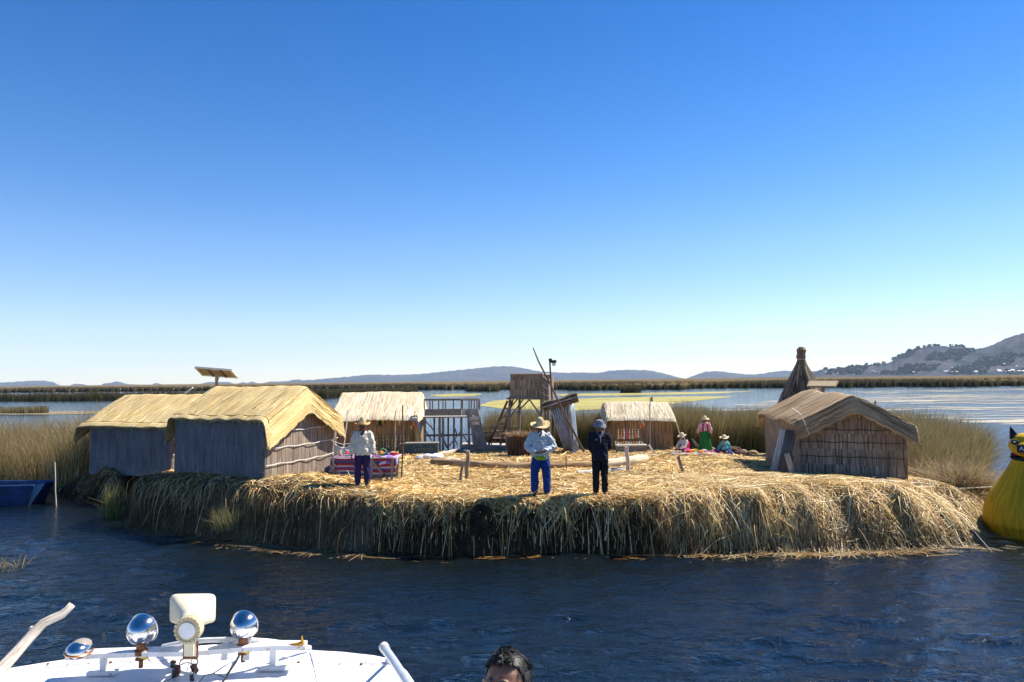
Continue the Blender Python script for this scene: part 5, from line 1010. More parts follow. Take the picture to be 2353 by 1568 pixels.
def head(m, c, k=1.0, R=None, hair=False):
    c = Vector(c); R = R or Matrix.Identity(3)
    def P(x, y, z): return c+R@(Vector((x, y, z))*k)
    def B(x, y, z, r): m.ball(P(x, y, z), tuple(a*k for a in r), 16, 0, R)
    B(0, .008, .025, (.075, .092, .088)); B(0, -.018, -.030, (.060, .070, .075)); B(0, -.045, -.078, (.036, .036, .030)); B(0, .03, -.02, (.064, .062, .07))
    m.tube([P(0, -.086, .018), P(0, -.098, -.008), P(0, -.108, -.030), P(0, -.094, -.038)], [.008*k, .010*k, .014*k, .012*k], 8)
    for s in (-1, 1):
        B(.014*s, -.092, -.034, (.010, .010, .008)); B(.030*s, -.078, .034, (.026, .014, .009)); B(.046*s, -.060, -.018, (.020, .020, .016)); B(.076*s, .010, -.004, (.010, .018, .030)); B(.074*s, .0, -.03, (.008, .010, .012))
    B(0, -.084, -.054, (.024, .012, .0055)); B(0, -.082, -.064, (.020, .012, .006))
    m.tube([P(0, .012, -.06), P(0, .016, -.16)], [.052*k, .058*k], 12)
def hat(name, c, R, mat, parent, brim=.21, crown=.085, h=.12, dip=.02, peak=0.0, band=None, bm=None):
    m = MB(); c = Vector(c); n = 40
    prof_ = [(crown*1.12, -.012), (crown*1.10, .01), (crown*1.02, h*.5), (crown*.82, h*.85+peak*.3), (crown*.45, h+peak*.8), (.004, h+peak)]
    outer = [(brim, -.02+dip), (brim*.82, -.012), (crown*1.35, .0)]
    full = outer+prof_; und = [(brim, -.028+dip), (brim*.8, -.022), (crown*1.05, -.016), (.0, -.016)]
    ring = und[::-1]+full
    def fn(s, t):
        i = min(int(t*(len(ring)-1)), len(ring)-2); f = t*(len(ring)-1)-i; r = ring[i][0]*(1-f)+ring[i+1][0]*f; z = ring[i][1]*(1-f)+ring[i+1][1]*f; a = s*2*math.pi
        z += (r > crown*1.2)*(.018*math.sin(2*a+.6)+.010*math.sin(3*a))*(r/brim); return (c+R@Vector((r*math.cos(a), r*math.sin(a)*1.08, z)), (s*1.2, r*3+z))
    m.grid(n, (len(ring)-1)*2, fn); o = m.build(name, mat, parent, smooth='all')
    if band: b = MB(); b.tube([c+R@Vector((crown*1.12*math.cos(a), crown*1.12*1.08*math.sin(a), .012)) for a in [i*2*math.pi/20 for i in range(21)]], .012, 6); b.build('hat_band', band, o)
    return o
def person(label, loc, rz, H, J, spec, group=None):
    """J: joints for a 1.65 m figure that faces -Y"""
    k = H/1.65; r = empty('person', loc, rz, label=label, cat='person', group=group); V = {a: Vector(b)*k for a, b in J.items()}
    Rh = Euler(spec.get('head_rot', (0, 0, 0))).to_matrix(); b = MB(); head(b, V['head'], k, Rh)
    b.tube([V['neck']+Vector((0, 0, .06*k)), V['neck'], V['chest']+Vector((0, 0, .02))], [.05*k, .055*k, .10*k], 12)
    spine = [V['pelvis']-Vector((0, 0, .06*k)), V['pelvis'], V['pelvis'].lerp(V['chest'], .5), V['chest'], V['chest'].lerp(V['neck'], .75), V['neck']]
    rx = [.14, .155, .13, .155, .135, .06]; ry = [.09, .105, .095, .105, .075, .055]; fat = spec.get('fat', 1.0)
    b.loft([(p.x, p.y, p.z, x*k*fat, y*k*fat) for p, x, y in zip(spine, rx, ry)], 20)
    for s in 'LR':
        b.tube([V['sh'+s], V['el'+s], V['wr'+s]], [.050*k, .040*k, .026*k], 10); b.ball(V['sh'+s], .056*k, 10); b.tube([V['chest']+Vector((0, 0, .06*k)), V['sh'+s]], [.07*k, .055*k], 10)
        h = spec['hand'+s]; hand(b, V['wr'+s], *h[:3], h[3] if len(h) > 3 else .35, k)
        b.tube([V['hip'+s], V['hip'+s].lerp(V['kn'+s], .5), V['kn'+s], V['kn'+s].lerp(V['an'+s], .35), V['an'+s]], [.085*k, .072*k, .052*k, .052*k, .034*k], 10)
        f = spec.get('foot', Vector((0, -1, 0))); b.tube([V['an'+s], V['an'+s]+Vector((0, .02, -.045))*k, V['an'+s]+f*.14*k+Vector((0, 0, -.05))*k], [.034*k, .034*k, .028*k], 8)
    o = b.build('body', spec['skin'], r); remesh(o, spec.get('vox', .0085), 2)
    # shirt
    if 'shirt' in spec:
        c = MB(); lo = spec.get('shirt_lo', .03); sp = [V['pelvis'].lerp(V['chest'], -lo/.4)]+[V['pelvis'].lerp(V['chest'], q) for q in (.1, .35, .65)]+[V['chest'], V['chest'].lerp(V['neck'], .55), V['chest'].lerp(V['neck'], .9), V['neck']+Vector((0, 0, .012))]
        q = spec.get('shirt_fat', 1.0); rx = [.178, .182, .172, .176, .188, .168, .10, .064]; ry = [.130, .132, .125, .128, .132, .105, .082, .062]
        c.loft([(p.x, p.y, p.z, x*k*q, y*k*q) for p, x, y in zip(sp, rx, ry)], 24)
        for s in 'LR':
            e = V['el'+s]; w = V['wr'+s]; sv = spec.get('sleeve', 1.0); c.ball(V['sh'+s], .073*k, 12); c.tube([V['chest'].lerp(V['neck'], .35), V['sh'+s]], [.085*k, .070*k], 12)
            c.tube([V['sh'+s], V['sh'+s].lerp(e, .5), e, e.lerp(w, .5), e.lerp(w, .93)], [.070*k, .066*k*sv, .062*k*sv, .056*k*sv, .040*k*sv], 12)
        o = c.build('shirt', spec['shirt'], r); remesh(o, .012, 2); wrinkle(o, .015*spec.get('wr', 1), 24, 3)
        if 'undershirt' in spec:
            u = MB(); p = V['pelvis']; u.loft([(p.x+.03, p.y-.03*k, p.z-.085*k, .120*k, .112*k), (p.x+.02, p.y-.035*k, p.z-.06*k, .150*k, .135*k), (p.x, p.y-.03*k, p.z+.01*k, .16*k, .135*k)], 22); u.build('undershirt', spec['undershirt'], r, smooth='all')
        if 'collar' in spec:
            u = MB(); nk = V['neck']
            for s in (-1, 1): u.tube([nk+Vector((.062*s, .045, .03))*k, nk+Vector((.068*s, -.02, .015))*k, nk+Vector((.035*s, -.095, -.05))*k, nk+Vector((.004*s, -.128, -.125))*k], [.014*k, .016*k, .014*k, .010*k], 8)
            u.tube([nk+Vector((.062, .045, .03))*k, nk+Vector((0, .07, .035))*k, nk+Vector((-.062, .045, .03))*k], .014*k, 8); u.build('collar', spec['collar'], r)
        if 'vneck' in spec:
            u = MB(); nk = V['neck']; u.add([nk+Vector(q)*k for q in ((-.05, -.078, .012), (.05, -.078, .012), (.03, -.112, -.06), (0, -.140, -.13), (-.03, -.112, -.06))]+[nk+Vector(q)*k+Vector((0, .03, 0)) for q in ((-.05, -.078, .012), (.05, -.078, .012), (.03, -.112, -.06), (0, -.135, -.13), (-.03, -.112, -.06))], [(0, 1, 2, 3, 4), (9, 8, 7, 6, 5)]+[(i, (i+1) % 5, 5+(i+1) % 5, 5+i) for i in range(5)]); u.build('neck_opening', spec['vneck'], r, smooth=False)
        if 'pocket' in spec:
            u = MB(); cc = V['chest']; u.box(cc+Vector((.085, -.138, .02))*k, (.07*k, .008, .012*k)); u.build('pocket_trim', spec['pocket'], r, smooth=False)
    if 'trousers' in spec:
        c = MB(); p = V['pelvis']; c.loft([(p.x, p.y, p.z-.10*k, .135*k, .10*k), (p.x, p.y, p.z-.04*k, .165*k, .122*k), (p.x, p.y, p.z+.05*k, .158*k, .118*k), (p.x, p.y, p.z+.09*k, .148*k, .108*k)], 22)
        tw = spec.get('trouser_w', 1.0)
        for s in 'LR':
            h, kn, a = V['hip'+s], V['kn'+s], V['an'+s]; c.tube([h+Vector((0, 0, .02)), h.lerp(kn, .4), kn, kn.lerp(a, .5), a.lerp(kn, .03)+Vector((0, 0, -.01))], [.098*k, .092*k*tw, .074*k*tw, .068*k*tw, .062*k*tw], 14)
        o = c.build('trousers', spec['trousers'], r); remesh(o, .012, 2); wrinkle(o, .014, 22, 8)
        if 'stripe' in spec:
            for s, sg in (('L', 1), ('R', -1)):
                u = MB(); h, kn, a = V['hip'+s], V['kn'+s], V['an'+s]; u.tube([h+Vector((.094*sg, -.02, .03))*k, h.lerp(kn, .5)+Vector((.084*sg, -.02, 0))*k, kn+Vector((.070*sg*tw, -.02, 0))*k, a+Vector((.060*sg*tw, -.02, .03))*k], [(.006, .016)]*4, 6); u.build('side_stripe', spec['stripe'], r)
    if 'shoes' in spec:
        for s in 'LR':
            c = MB(); a = V['an'+s]; f = spec.get('foot', Vector((0, -1, 0))); c.tube([a+Vector((0, .05, -.035))*k, a+Vector((0, 0, -.03))*k, a+f*.10*k+Vector((0, 0, -.045))*k, a+f*.17*k+Vector((0, 0, -.055))*k], [(.034*k, .040*k), (.042*k, .044*k), (.042*k, .034*k), (.034*k, .022*k)], 12); c.box(a+f*.06*k+Vector((0, 0, -.085))*k, (.085*k, .27*k, .02*k)); o = c.build('shoe', spec['shoes'], r)
    if 'hat' in spec: hc = V['head']+Rh@(Vector((0, .004, .078))*k); hat('hat', hc, Rh@Euler(spec.get('hat_tilt', (0, 0, 0))).to_matrix(), spec['hat'], r, **spec.get('hatk', {}))
    if 'hair' in spec:
        c = MB(); c.ball(V['head']+Rh@(Vector((0, .02, .032))*k), (.081*k, .092*k, .09*k), 16)
        for s in spec.get('braids', ()):
            q = V['head']; c.tube([q+Vector((.06*s, .05, -.02))*k, q+Vector((.10*s, .02, -.16))*k, V['chest']+Vector((.10*s, -.13, 0))*k, V['chest']+Vector((.09*s, -.15, -.22))*k], [.022*k, .018*k, .016*k, .010*k], 8)
        c.build('hair', spec['hair'], r, smooth='all')
    for fn in spec.get('extra', ()): fn(r, V, k)
    return r
def stand_j(aw=.10, **k):
    J = dict(pelvis=(0, 0, .90), chest=(0, 0, 1.25), neck=(0, .005, 1.42), head=(0, -.015, 1.535), shL=(.175, 0, 1.36), shR=(-.175, 0, 1.36), elL=(.25, .02, 1.08), elR=(-.25, .02, 1.08), wrL=(.27, -.05, .83), wrR=(-.27, -.05, .83),
             hipL=(.09, 0, .86), hipR=(-.09, 0, .86), knL=(aw+.01, -.015, .47), knR=(-aw-.01, -.015, .47), anL=(aw+.015, .0, .10), anR=(-aw-.015, .0, .10)); J.update(k); return J
down = lambda s: ((0.0, -.15, -1), (-s, 0, 0), (0, -1, -.1), .3)
p = A_(833, 1120); person('man in cream tunic and pointed straw hat standing before the striped craft table', p, math.radians(6), 1.54, stand_j(), dict(skin=SKIN['dark'], shirt=cloth('cream_cloth', (.66, .62, .52)), shirt_lo=.09, shirt_fat=1.08, sleeve=1.15, wr=1.2, trousers=cloth('navy_purple', (.030, .022, .085)), trouser_w=1.15,
    stripe=cloth('violet_cloth', (.16, .11, .42)), shoes=SHOE, vneck=SKIN['dark'], collar=cloth('maroon_cloth', (.12, .02, .03)), pocket=cloth('maroon_cloth', (.12, .02, .03)), hat=M_HAT, hatk=dict(brim=.185, crown=.080, h=.12, peak=.05, dip=.03), hair=HAIR, handL=down(1), handR=down(-1)))
def held(r, V, k):
    u = MB(); u.box((0.02, -.31, .985), (.10, .02, .03), Matrix.Rotation(.5, 3, 'Y')); u.build('held_item', plain('phone_black', (.02, .02, .02), .3), r, smooth=False)
p = A_(1243, 1142); person('man in loose pale blue shirt and wide straw hat joining his hands, lime hem', p, math.radians(-3), 1.62, stand_j(.12, elL=(.30, -.02, 1.10), elR=(-.30, -.02, 1.10), wrL=(.085, -.235, 1.02), wrR=(-.075, -.245, .99), head=(.0, -.03, 1.53)),
    dict(skin=SKIN['dark'], shirt=cloth('ice_blue_cloth', (.56, .59, .60)), shirt_lo=.06, shirt_fat=1.08, sleeve=1.22, wr=1.5, undershirt=cloth('lime_cloth', (.32, .45, .04)), trousers=cloth('royal_blue', (.012, .045, .20)), trouser_w=1.22, stripe=cloth('white_stripe', (.6, .62, .7)), shoes=SHOE, vneck=cloth('teal_dark', (.02, .07, .12)), collar=cloth('ice_blue_cloth', (.56, .59, .60)),
         pocket=cloth('teal_dark', (.02, .07, .12)), hat=M_HAT, head_rot=(.30, 0, 0), hatk=dict(brim=.215, crown=.085, h=.13, peak=.03, dip=.02), hair=HAIR, handL=((-1, -.2, -.1), (0, 0, -1), (0, -.6, .6), .55), handR=((1, -.25, .1), (0, 0, 1), (0, -1, .3), .6)))
def zipper(r, V, k):
    u = MB(); u.tube([V['neck']+Vector((0, -.098, -.03)), V['chest']+Vector((0, -.142, .03)), V['chest']+Vector((0, -.142, -.06))], [(.018, .010), (.012, .008), (.004, .006)], 8); u.build('inner_shirt', cloth('grey_shirt', (.30, .30, .36)), r)
    u = MB(); u.box(V['chest']+Vector((-.09, -.136, .02)), (.055, .006, .012)); u.build('chest_mark', cloth('pale_mark', (.5, .5, .52)), r, smooth=False)
    u = MB()
    for s in (-1, 1): u.ball(V['head']+Vector((.030*s, -.092, .018)), (.026, .010, .019), 10)
    u.tube([V['head']+Vector((-.075, -.02, .02)), V['head']+Vector((-.05, -.09, .022)), V['head']+Vector((.05, -.09, .022)), V['head']+Vector((.075, -.02, .02))], .005, 6); u.build('sunglasses', plain('glass_black', (.01, .008, .008), .1), r)
p = A_(1380, 1142); person('man in black jacket and trousers with bucket hat, hands behind his back', p, math.radians(2), 1.62, stand_j(.085, elL=(.235, .09, 1.10), elR=(-.235, .09, 1.10), wrL=(.05, .20, .92), wrR=(-.05, .20, .90)),
    dict(skin=SKIN['mid'], shirt=cloth('black_jacket', (.014, .016, .028)), shirt_lo=.12, shirt_fat=1.02, trousers=cloth('black_trousers', (.012, .012, .016)), trouser_w=1.05, shoes=SHOE, collar=cloth('grey_collar', (.16, .17, .22)), hat=cloth('grey_hat', (.20, .20, .24)), hat_tilt=(.12, 0, 0), hatk=dict(brim=.150, crown=.090, h=.095, dip=-.03), hair=HAIR,
         handL=((-1, .1, -.3), (0, 1, 0), (0, .2, 1), .5), handR=((1, .1, -.2), (0, 1, 0), (0, .2, 1), .5), extra=(zipper,)))
def skirt(mat, z0, z1, r0, r1, cx=0, cy=0, n=64):
    def f(r, V, k):
        m = MB(); 
        def fn(s, t):
            a = s*2*math.pi; rr = (r0*(1-t)**.8+r1*(1-(1-t)**.8)); rr = r0+(r1-r0)*t**.75; rr *= 1+.05*t*math.sin(a*17)+.03*t*math.sin(a*9+1); return ((cx+rr*math.cos(a))*k, (cy+rr*math.sin(a)*.85)*k, (z0+(z1-z0)*t)*k), (s, t)
        m.grid(n*2, 12, fn); vs = m.v[-(n*2+1):]; b = len(m.v); m.add([(cx*k, cy*k, z1*k+.02)], []); L = len(m.v)-1; base = b-(n*2+1); m.f += [(base+i, L, base+i+1) for i in range(n*2)]; m.mi += [0]*(n*2); m.build('skirt', mat, r, smooth='all')
    return f
def vest(mat):
    def f(r, V, k):
        for s in (-1, 1):
            m = MB(); c, n = V['chest'], V['neck']; m.tube([n+Vector((.06*s, .07, .0))*k, n+Vector((.085*s, 0, 0))*k, n+Vector((.095*s, -.10, -.07))*k, c+Vector((.115*s, -.135, -.05))*k, c+Vector((.13*s, -.12, -.24))*k], [(.03*k, .012*k)]*2+[(.04*k, .012*k)]*3, 8); m.build('shawl', mat, r)
    return f
p = A_(1621, 1040); person('woman in green skirt and straw hat standing before the reeds', p, math.radians(-4), 1.42, stand_j(.07, elL=(.27, .0, 1.12), elR=(-.29, .0, 1.12), wrL=(.30, -.03, .90), wrR=(-.36, -.03, .92)), dict(skin=SKIN['mid'], shirt=cloth('blouse_pink', (.62, .42, .36)), shirt_lo=.02, shirt_fat=1.05, sleeve=1.25, shoes=SHOE, hair=HAIR, braids=(-1, 1),
    hat=cloth('cream_hat', (.66, .56, .38)), hatk=dict(brim=.185, crown=.085, h=.11, peak=.02), handL=down(1), handR=down(-1), extra=(skirt(cloth('green_skirt', (.015, .16, .03)), 1.04, .04, .16, .34), vest(cloth('magenta_cloth', (.42, .02, .14)))), vox=.01))
SJ = dict(pelvis=(0, .0, .12), chest=(0, -.10, .46), neck=(0, -.16, .63), head=(0, -.21, .74), shL=(.17, -.14, .57), shR=(-.17, -.14, .57), elL=(.22, -.30, .36), elR=(-.22, -.30, .36), wrL=(.10, -.50, .26), wrR=(-.08, -.50, .24),
          hipL=(.10, -.02, .12), hipR=(-.10, -.02, .12), knL=(.28, -.40, .16), knR=(-.28, -.40, .16), anL=(-.06, -.52, .08), anR=(.08, -.46, .08))
hL = ((-.3, -1, -.2), (0, 0, -1), (-1, 0, 0), .5); hR = ((.3, -1, -.2), (0, 0, -1), (1, 0, 0), .5)
def back_shawl(mat):
    def f(r, V, k):
        m = MB(); c = V['chest']; m.loft([(c.x, c.y+.06, c.z-.22, .17, .12), (c.x, c.y+.03, c.z, .20, .14), (c.x, c.y-.0, c.z+.12, .17, .11), (V['neck'].x, V['neck'].y+.01, V['neck'].z+.0, .075, .07)], 20); m.build('shawl', mat, r, smooth='all')
    return f
p = A_(1577, 1043); person('seated woman in pink shawl and straw hat bending over the blankets', p, math.radians(-58), 1.5, SJ, dict(skin=SKIN['mid'], shirt=cloth('white_blouse', (.60, .56, .52)), shirt_lo=.02, sleeve=1.1, hair=HAIR, braids=(1,), hat=cloth('cream_hat', (.66, .56, .38)), head_rot=(.3, 0, 0), hatk=dict(brim=.18, crown=.085, h=.11, peak=.02),
    handL=hL, handR=hR, foot=Vector((-.3, -.9, 0)), extra=(skirt(cloth('magenta_skirt', (.50, .03, .20)), .30, .02, .17, .42, 0, -.16), back_shawl(cloth('pink_cloth', (.72, .02, .16)))), vox=.011))
p = A_(1673, 1045); person('seated woman in turquoise top with yellow scarf beside the brown sack', p, math.radians(-62), 1.45, SJ, dict(skin=SKIN['mid'], shirt=cloth('turquoise_cloth', (.10, .46, .52)), shirt_lo=.02, shirt_fat=1.08, sleeve=1.15, hair=HAIR, braids=(1, -1), hat=cloth('cream_hat', (.66, .56, .38)), head_rot=(.15, 0, .5), hatk=dict(brim=.19, crown=.085, h=.10),
    handL=hL, handR=hR, foot=Vector((-.3, -.9, 0)), extra=(skirt(cloth('navy_skirt', (.015, .03, .14)), .30, .02, .17, .45, 0, -.18), vest(cloth('yellow_cloth', (.75, .55, .03)))), vox=.011))
# blankets with goods
def blanket(name, px0, px1, py0, py1, mat, label, seed):
    a, b, c, d = A_(px0, py1), A_(px1, py1), A_(px1, py0), A_(px0, py0); o0 = a.copy(); m = MB(); rs = random.Random(seed); ph = rs.uniform(0, 6)
    def fn(s, t):
        p = a*(1-s)*(1-t)+b*s*(1-t)+c*s*t+d*(1-s)*t; z = float(hgt(p.x, p.y))+.05+.02*math.sin(s*15+ph)*math.sin(t*5+ph); return (Vector((p.x+.03*math.sin(t*9+ph), p.y, z))-o0, (s*(b-a).length, t*(d-a).length))
    m.grid(24, 10, fn, thick=(0, 0, -.02)); o = m.build(name, mat, smooth='all', label=label, cat='blanket'); o.location = o0; return o
def stripes(name, cols, axis=0, sc=1.0):
    t = NT(name); s = t.n('ShaderNodeSeparateXYZ'); t.l(t.coord('UV'), s.inputs[0]); f = t.n('ShaderNodeMath', operation='FRACT'); mm = t.n('ShaderNodeMath', operation='MULTIPLY'); mm.inputs[1].default_value = sc; t.l(s.outputs[axis], mm.inputs[0]); t.l(mm.outputs[0], f.inputs[0])
    x = t.n('ShaderNodeValToRGB'); x.color_ramp.interpolation = 'CONSTANT'; e = x.color_ramp.elements
    while len(e) < len(cols): e.new(.5)
    for i, c in enumerate(cols): e[i].position = i/len(cols); e[i].color = (*c, 1)
    t.l(f.outputs[0], x.inputs[0]); w = t.noise(t.coord('UV'), 90, 2); t.col(t.mix(.35, x.outputs[0], t.ramp(w, [(.3, (.5, .5, .5)), (.7, (1.2, 1.2, 1.2))]), 'MULTIPLY')); t.set(Roughness=.95); MAT[name] = t.m; return t.m
red, blu, whi, nav, pur = (.34, .015, .03), (.04, .08, .22), (.40, .38, .40), (.03, .03, .10), (.12, .05, .25)
ST = stripes('striped_cloth', [red, whi, blu, (.07, .16, .22), red, nav, whi, red, blu, (.10, .04, .12), red, whi, pur], 1, 1.9)
blanket('blanket', 1543, 1606, 1041, 1047, stripes('blanket_white', [(.75, .74, .72), (.7, .7, .72), (.25, .25, .3), (.75, .72, .68)], 0, .5), 'white blanket with goods in front of the woman in pink', 1)
blanket('blanket', 1600, 1652, 1040, 1048, stripes('blanket_mix', [(.70, .52, .62), (.5, .10, .28), (.72, .70, .68), (.42, .28, .55), (.75, .7, .6)], 0, .9), 'pink and lilac blanket below the standing woman', 2)
blanket('blanket', 1648, 1690, 1042, 1049, stripes('blanket_red', [(.52, .03, .03), (.62, .12, .04), (.42, .03, .10)], 0, .6), 'red blanket in front of the woman in turquoise', 3)
gl = ['wallet-sized', 'rolled', 'folded', 'round', 'embroidered', 'small stacked', 'flat']
GC = ['white', 'straw', 'pink', 'blue', 'red', 'yellow', 'green', 'orange']
for i in range(16):
    px = 1550+i*8.6; p = A_(px, 1044+.6*math.sin(i*2.1)); m = MB(); h = .03+.03*(i % 3); q = i % 4
    if q == 0: m.box((0, 0, h/2), (.20, .14, h), Matrix.Rotation(i, 3, 'Z')); m.box((0, 0, h+.008), (.17, .11, .014), Matrix.Rotation(i+.2, 3, 'Z'))
    elif q == 1: m.tube([(-.13, 0, h*.6), (0, .02, h*.62), (.13, 0, h*.6)], [h*.5, h*.6, h*.5], 10)
    elif q == 2: m.ball((0, 0, h*.6), (.10, .08, h*.7), 10); m.ball((.03, 0, h*1.15), .035, 8)
    else: m.loft([(0, 0, 0, .09, .07), (0, 0, h, .11, .09), (0, 0, h*1.4, .06, .05)], 12)
    o = m.build('craft_item', CRAFT[GC[i % 8]], label='%s coloured craft item on the %s blanket' % (GC[i % 8], 'white' if px < 1604 else 'pink and lilac' if px < 1650 else 'red')+(' near its left end' if i in (0, 1, 7, 13) else ''), cat='craft item', group='craft items on the blankets', smooth=True); o.location = p+Vector((0, 0, .075))
# ================================================================ CRAFT TABLE
tl, tr_ = A_(778, 1103), A_(905, 1103); ty = A_(860, 1108).y; x0 = PY(770, 1100, ty+.5).x; x1 = PY(913, 1100, ty+.5).x; zt_ = PY(860, 1050, ty+.4).z; zg = float(hgt((x0+x1)/2, ty+.3))
r = empty('craft_table', ((x0+x1)/2, ty+.55, zg), label='trestle craft table draped in a red and blue striped cloth', cat='table'); w = x1-x0; h = zt_-zg
m = MB(); m.box((0, 0, h-.03), (w, .85, .04)); m.build('tabletop', M_WOOD, r, smooth=False)
for s, e in ((-1, 0), (1, 0), (-1, 1), (1, 1), (.30, 0)):
    m = MB(); y = -.46 if not e else .38; x = s*(w/2-.05); m.beam((x-.03*s, y, -.08), (x, y, h-.02), .065, .05, up=(0, 1, 0)); m.build('leg', M_WOOD, r, smooth=False)
for (a, b) in (((w*.16, h-.10), (w*.42, .02)), ((-w*.44, h-.3), (-w*.16, .0)), ((w*.15, .10), (w*.44, .22)), ((-w*.52, .25), (-w*.42, h-.15))):
    m = MB(); m.beam((a[0], -.48, a[1]), (b[0], -.48, b[1]), .055, .03, up=(0, 1, 0)); m.build('brace', M_WOOD, r, smooth=False)
o = MB()
def fn(s, t):
    x = (s-.5)*(w+.06); q = t*1.32
    if q < .88: y, z = .42-q, h+.005+.01*math.sin(x*7)
    else: y, z = -.445-.02*math.sin(x*9)-.03*(q-.88), h-(q-.88)*(1+.12*math.sin(x*3))
    return (x, y, z), (x, q*.9)
o.grid(40, 40, fn, thick=(0, -.008, .006)); o = o.build('striped_cloth', ST, smooth='all', label='red, blue and white striped cloth hanging over the craft table', cat='cloth'); o.location = r.location
m = MB(); m.grid(20, 8, lambda s, t: ((.08+s*.80, .25-t*.72, h+.02+.02*math.sin(s*12)-(max(0, t-.85)*1.2)), (s, t)), thick=(0, 0, .012)); o = m.build('table_runner', stripes('runner', [(.5, .42, .66), (.2, .05, .2), (.6, .55, .7), (.3, .15, .5)], 0, 1.2), smooth='all', label='lilac runner spread on the right half of the craft table', cat='cloth'); o.location = r.location
for i in range(9):
    x = [-.78, -.62, -.5, .30, .42, .55, .66, .78, .86][i]*w/2*1.05; m = MB(); hh_ = [.12, .09, .16, .14, .10, .18, .10, .08, .07][i]
    if i % 3 == 0: m.ball((0, 0, hh_*.4), (.05, .045, hh_*.45), 10); m.ball((0, 0, hh_*.95), .03, 8); m.tube([(-.03, 0, hh_*.6), (-.08, -.02, hh_*.9)], .01, 5); m.tube([(.03, 0, hh_*.6), (.08, -.02, hh_*.9)], .01, 5)
    elif i % 3 == 1: m.loft([(0, 0, 0, .06, .05), (0, 0, hh_*.6, .08, .06), (0, 0, hh_, .03, .03)], 12)
    else: m.tube([(-.12, 0, .03), (-.05, 0, hh_), (.06, 0, hh_*.9), (.13, 0, .03)], [.012, .02, .02, .012], 7); m.ball((0, 0, .03), (.13, .04, .03), 8)
    o = m.build('craft_item', CRAFT[['straw', 'red', 'white', 'straw', 'orange', 'green', 'blue', 'straw', 'red'][i]], label=['straw figurine at the left end of the craft table', 'red craft pot left of the man in cream on the table', 'white reed boat toy left of the man in cream', 'straw figurine just right of the man in cream on the table', 'orange craft pot on the craft table', 'green toy boat on the lilac runner', 'blue craft figurine on the lilac runner', 'straw pot near the right end of the craft table', 'red toy at the right end of the craft table'][i], cat='craft item', group='goods on the craft table'); o.location = r.location+Vector((x, -.1+.2*math.sin(i*2), h+.025))

# ================================================================ YELLOW REED BOAT WITH ANIMAL HEAD PROW
M_YEL = fiber('prow_yellow', (.40, .25, .008), (.54, .34, .010), (.64, .43, .02), 26, 1.4, .7, .15); M_DKG = plain('puma_dark', (.012, .02, .022), .8, .3); M_RED = plain('puma_red', (.14, .015, .015), .8)
pb = GW(2352, 1240, 0); pq = PY(2368, 1200, 16.3); r = empty('reed_boat', (pq.x, 16.3, 0), math.radians(-33), label='yellow reed boat with puma head prow floating at the right edge', cat='boat'); k_ = pb.y/F_
m = MB(); rings = [(0, .0, -.35, .45, .45), (0, 0, -.12, .66, .64), (0, 0, .06, .80, .76), (0, .0, .28, .91, .88), (0, .02, .58, .88, .85), (0, .05, .92, .74, .72), (0, .08, 1.25, .53, .52), (0, .10, 1.50, .37, .38), (0, .10, 1.66, .29, .30), (0, .10, 1.74, .28, .29)]
def fn(s, t):
    i = min(int(t*(len(rings)-1)), len(rings)-2); f = t*(len(rings)-1)-i; q = [rings[i][j]*(1-f)+rings[i+1][j]*f for j in range(5)]; a = s*2*math.pi-math.pi/2; g = 1-.05*math.exp(-((math.atan2(math.sin(a+math.pi/2), math.cos(a+math.pi/2)))/.06)**2)+.002*math.sin(a*60); return ((q[0]+q[3]*g*math.cos(a), q[1]+q[4]*g*math.sin(a), q[2]), (s*4, q[2]))
m.grid(160, 36, fn); m.build('prow', M_YEL, r, smooth='all')
m = MB(); m.tube([(0, -.79, .0), (0, -.84, .4), (0, -.72, .75), (0, -.50, 1.15), (0, -.26, 1.55), (0, -.17, 1.7)], .016, 6); m.build('seam_rope', M_DKG, r)
m = MB(); m.tube([(.28*math.cos(a), .10+.29*math.sin(a), 1.72+.03*math.sin(a)) for a in [i*2*math.pi/24 for i in range(25)]], .045, 8); m.build('collar', M_DKG, r); m = MB(); m.tube([(.29*math.cos(a), .10+.30*math.sin(a), 1.79) for a in [i*2*math.pi/24 for i in range(25)]], .022, 8); m.build('neck_band', M_RED, r)
m = MB(); m.ball((0, .08, 1.98), (.345, .34, .25), 24); m.ball((0, -.10, 1.93), (.29, .26, .19), 20); m.ball((0, -.28, 1.88), (.16, .12, .10), 16); m.ball((0, .08, 2.08), (.29, .29, .2), 20); hd = m.build('puma_head', M_YEL, r); remesh(hd, .02, 4)
m = MB(); m.ball((0, .12, 2.13), (.295, .28, .145), 20); m.build('head_top', M_DKG, hd, smooth='all')
for s in (-1, 1):
    m = MB(); m.add([(.12*s, .06, 2.18), (.31*s, .06, 2.12), (.29*s, .08, 2.42), (.12*s, .16, 2.18), (.31*s, .16, 2.12), (.27*s, .11, 2.41)], [(0, 1, 2), (5, 4, 3), (0, 3, 4, 1), (1, 4, 5, 2), (2, 5, 3, 0)]); m.build('ear', M_DKG, hd, smooth=False)
    m = MB(); m.add([(.27*s, .052, 2.14), (.315*s, .055, 2.12), (.297*s, .072, 2.38)], [(0, 1, 2)]); m.add([(.27*s, .058, 2.14), (.315*s, .061, 2.12), (.297*s, .078, 2.38)], [(2, 1, 0)]); m.build('ear_edge', M_RED, hd, smooth=False)
    m = MB(); m.ball((.22*s, -.21, 2.08), (.075, .05, .06), 14); e = m.build('eye_ring', M_DKG, hd, smooth='all'); m = MB(); m.ball((.225*s, -.245, 2.085), (.036, .025, .022), 10); m.build('eye', M_EYEW, hd, smooth='all')
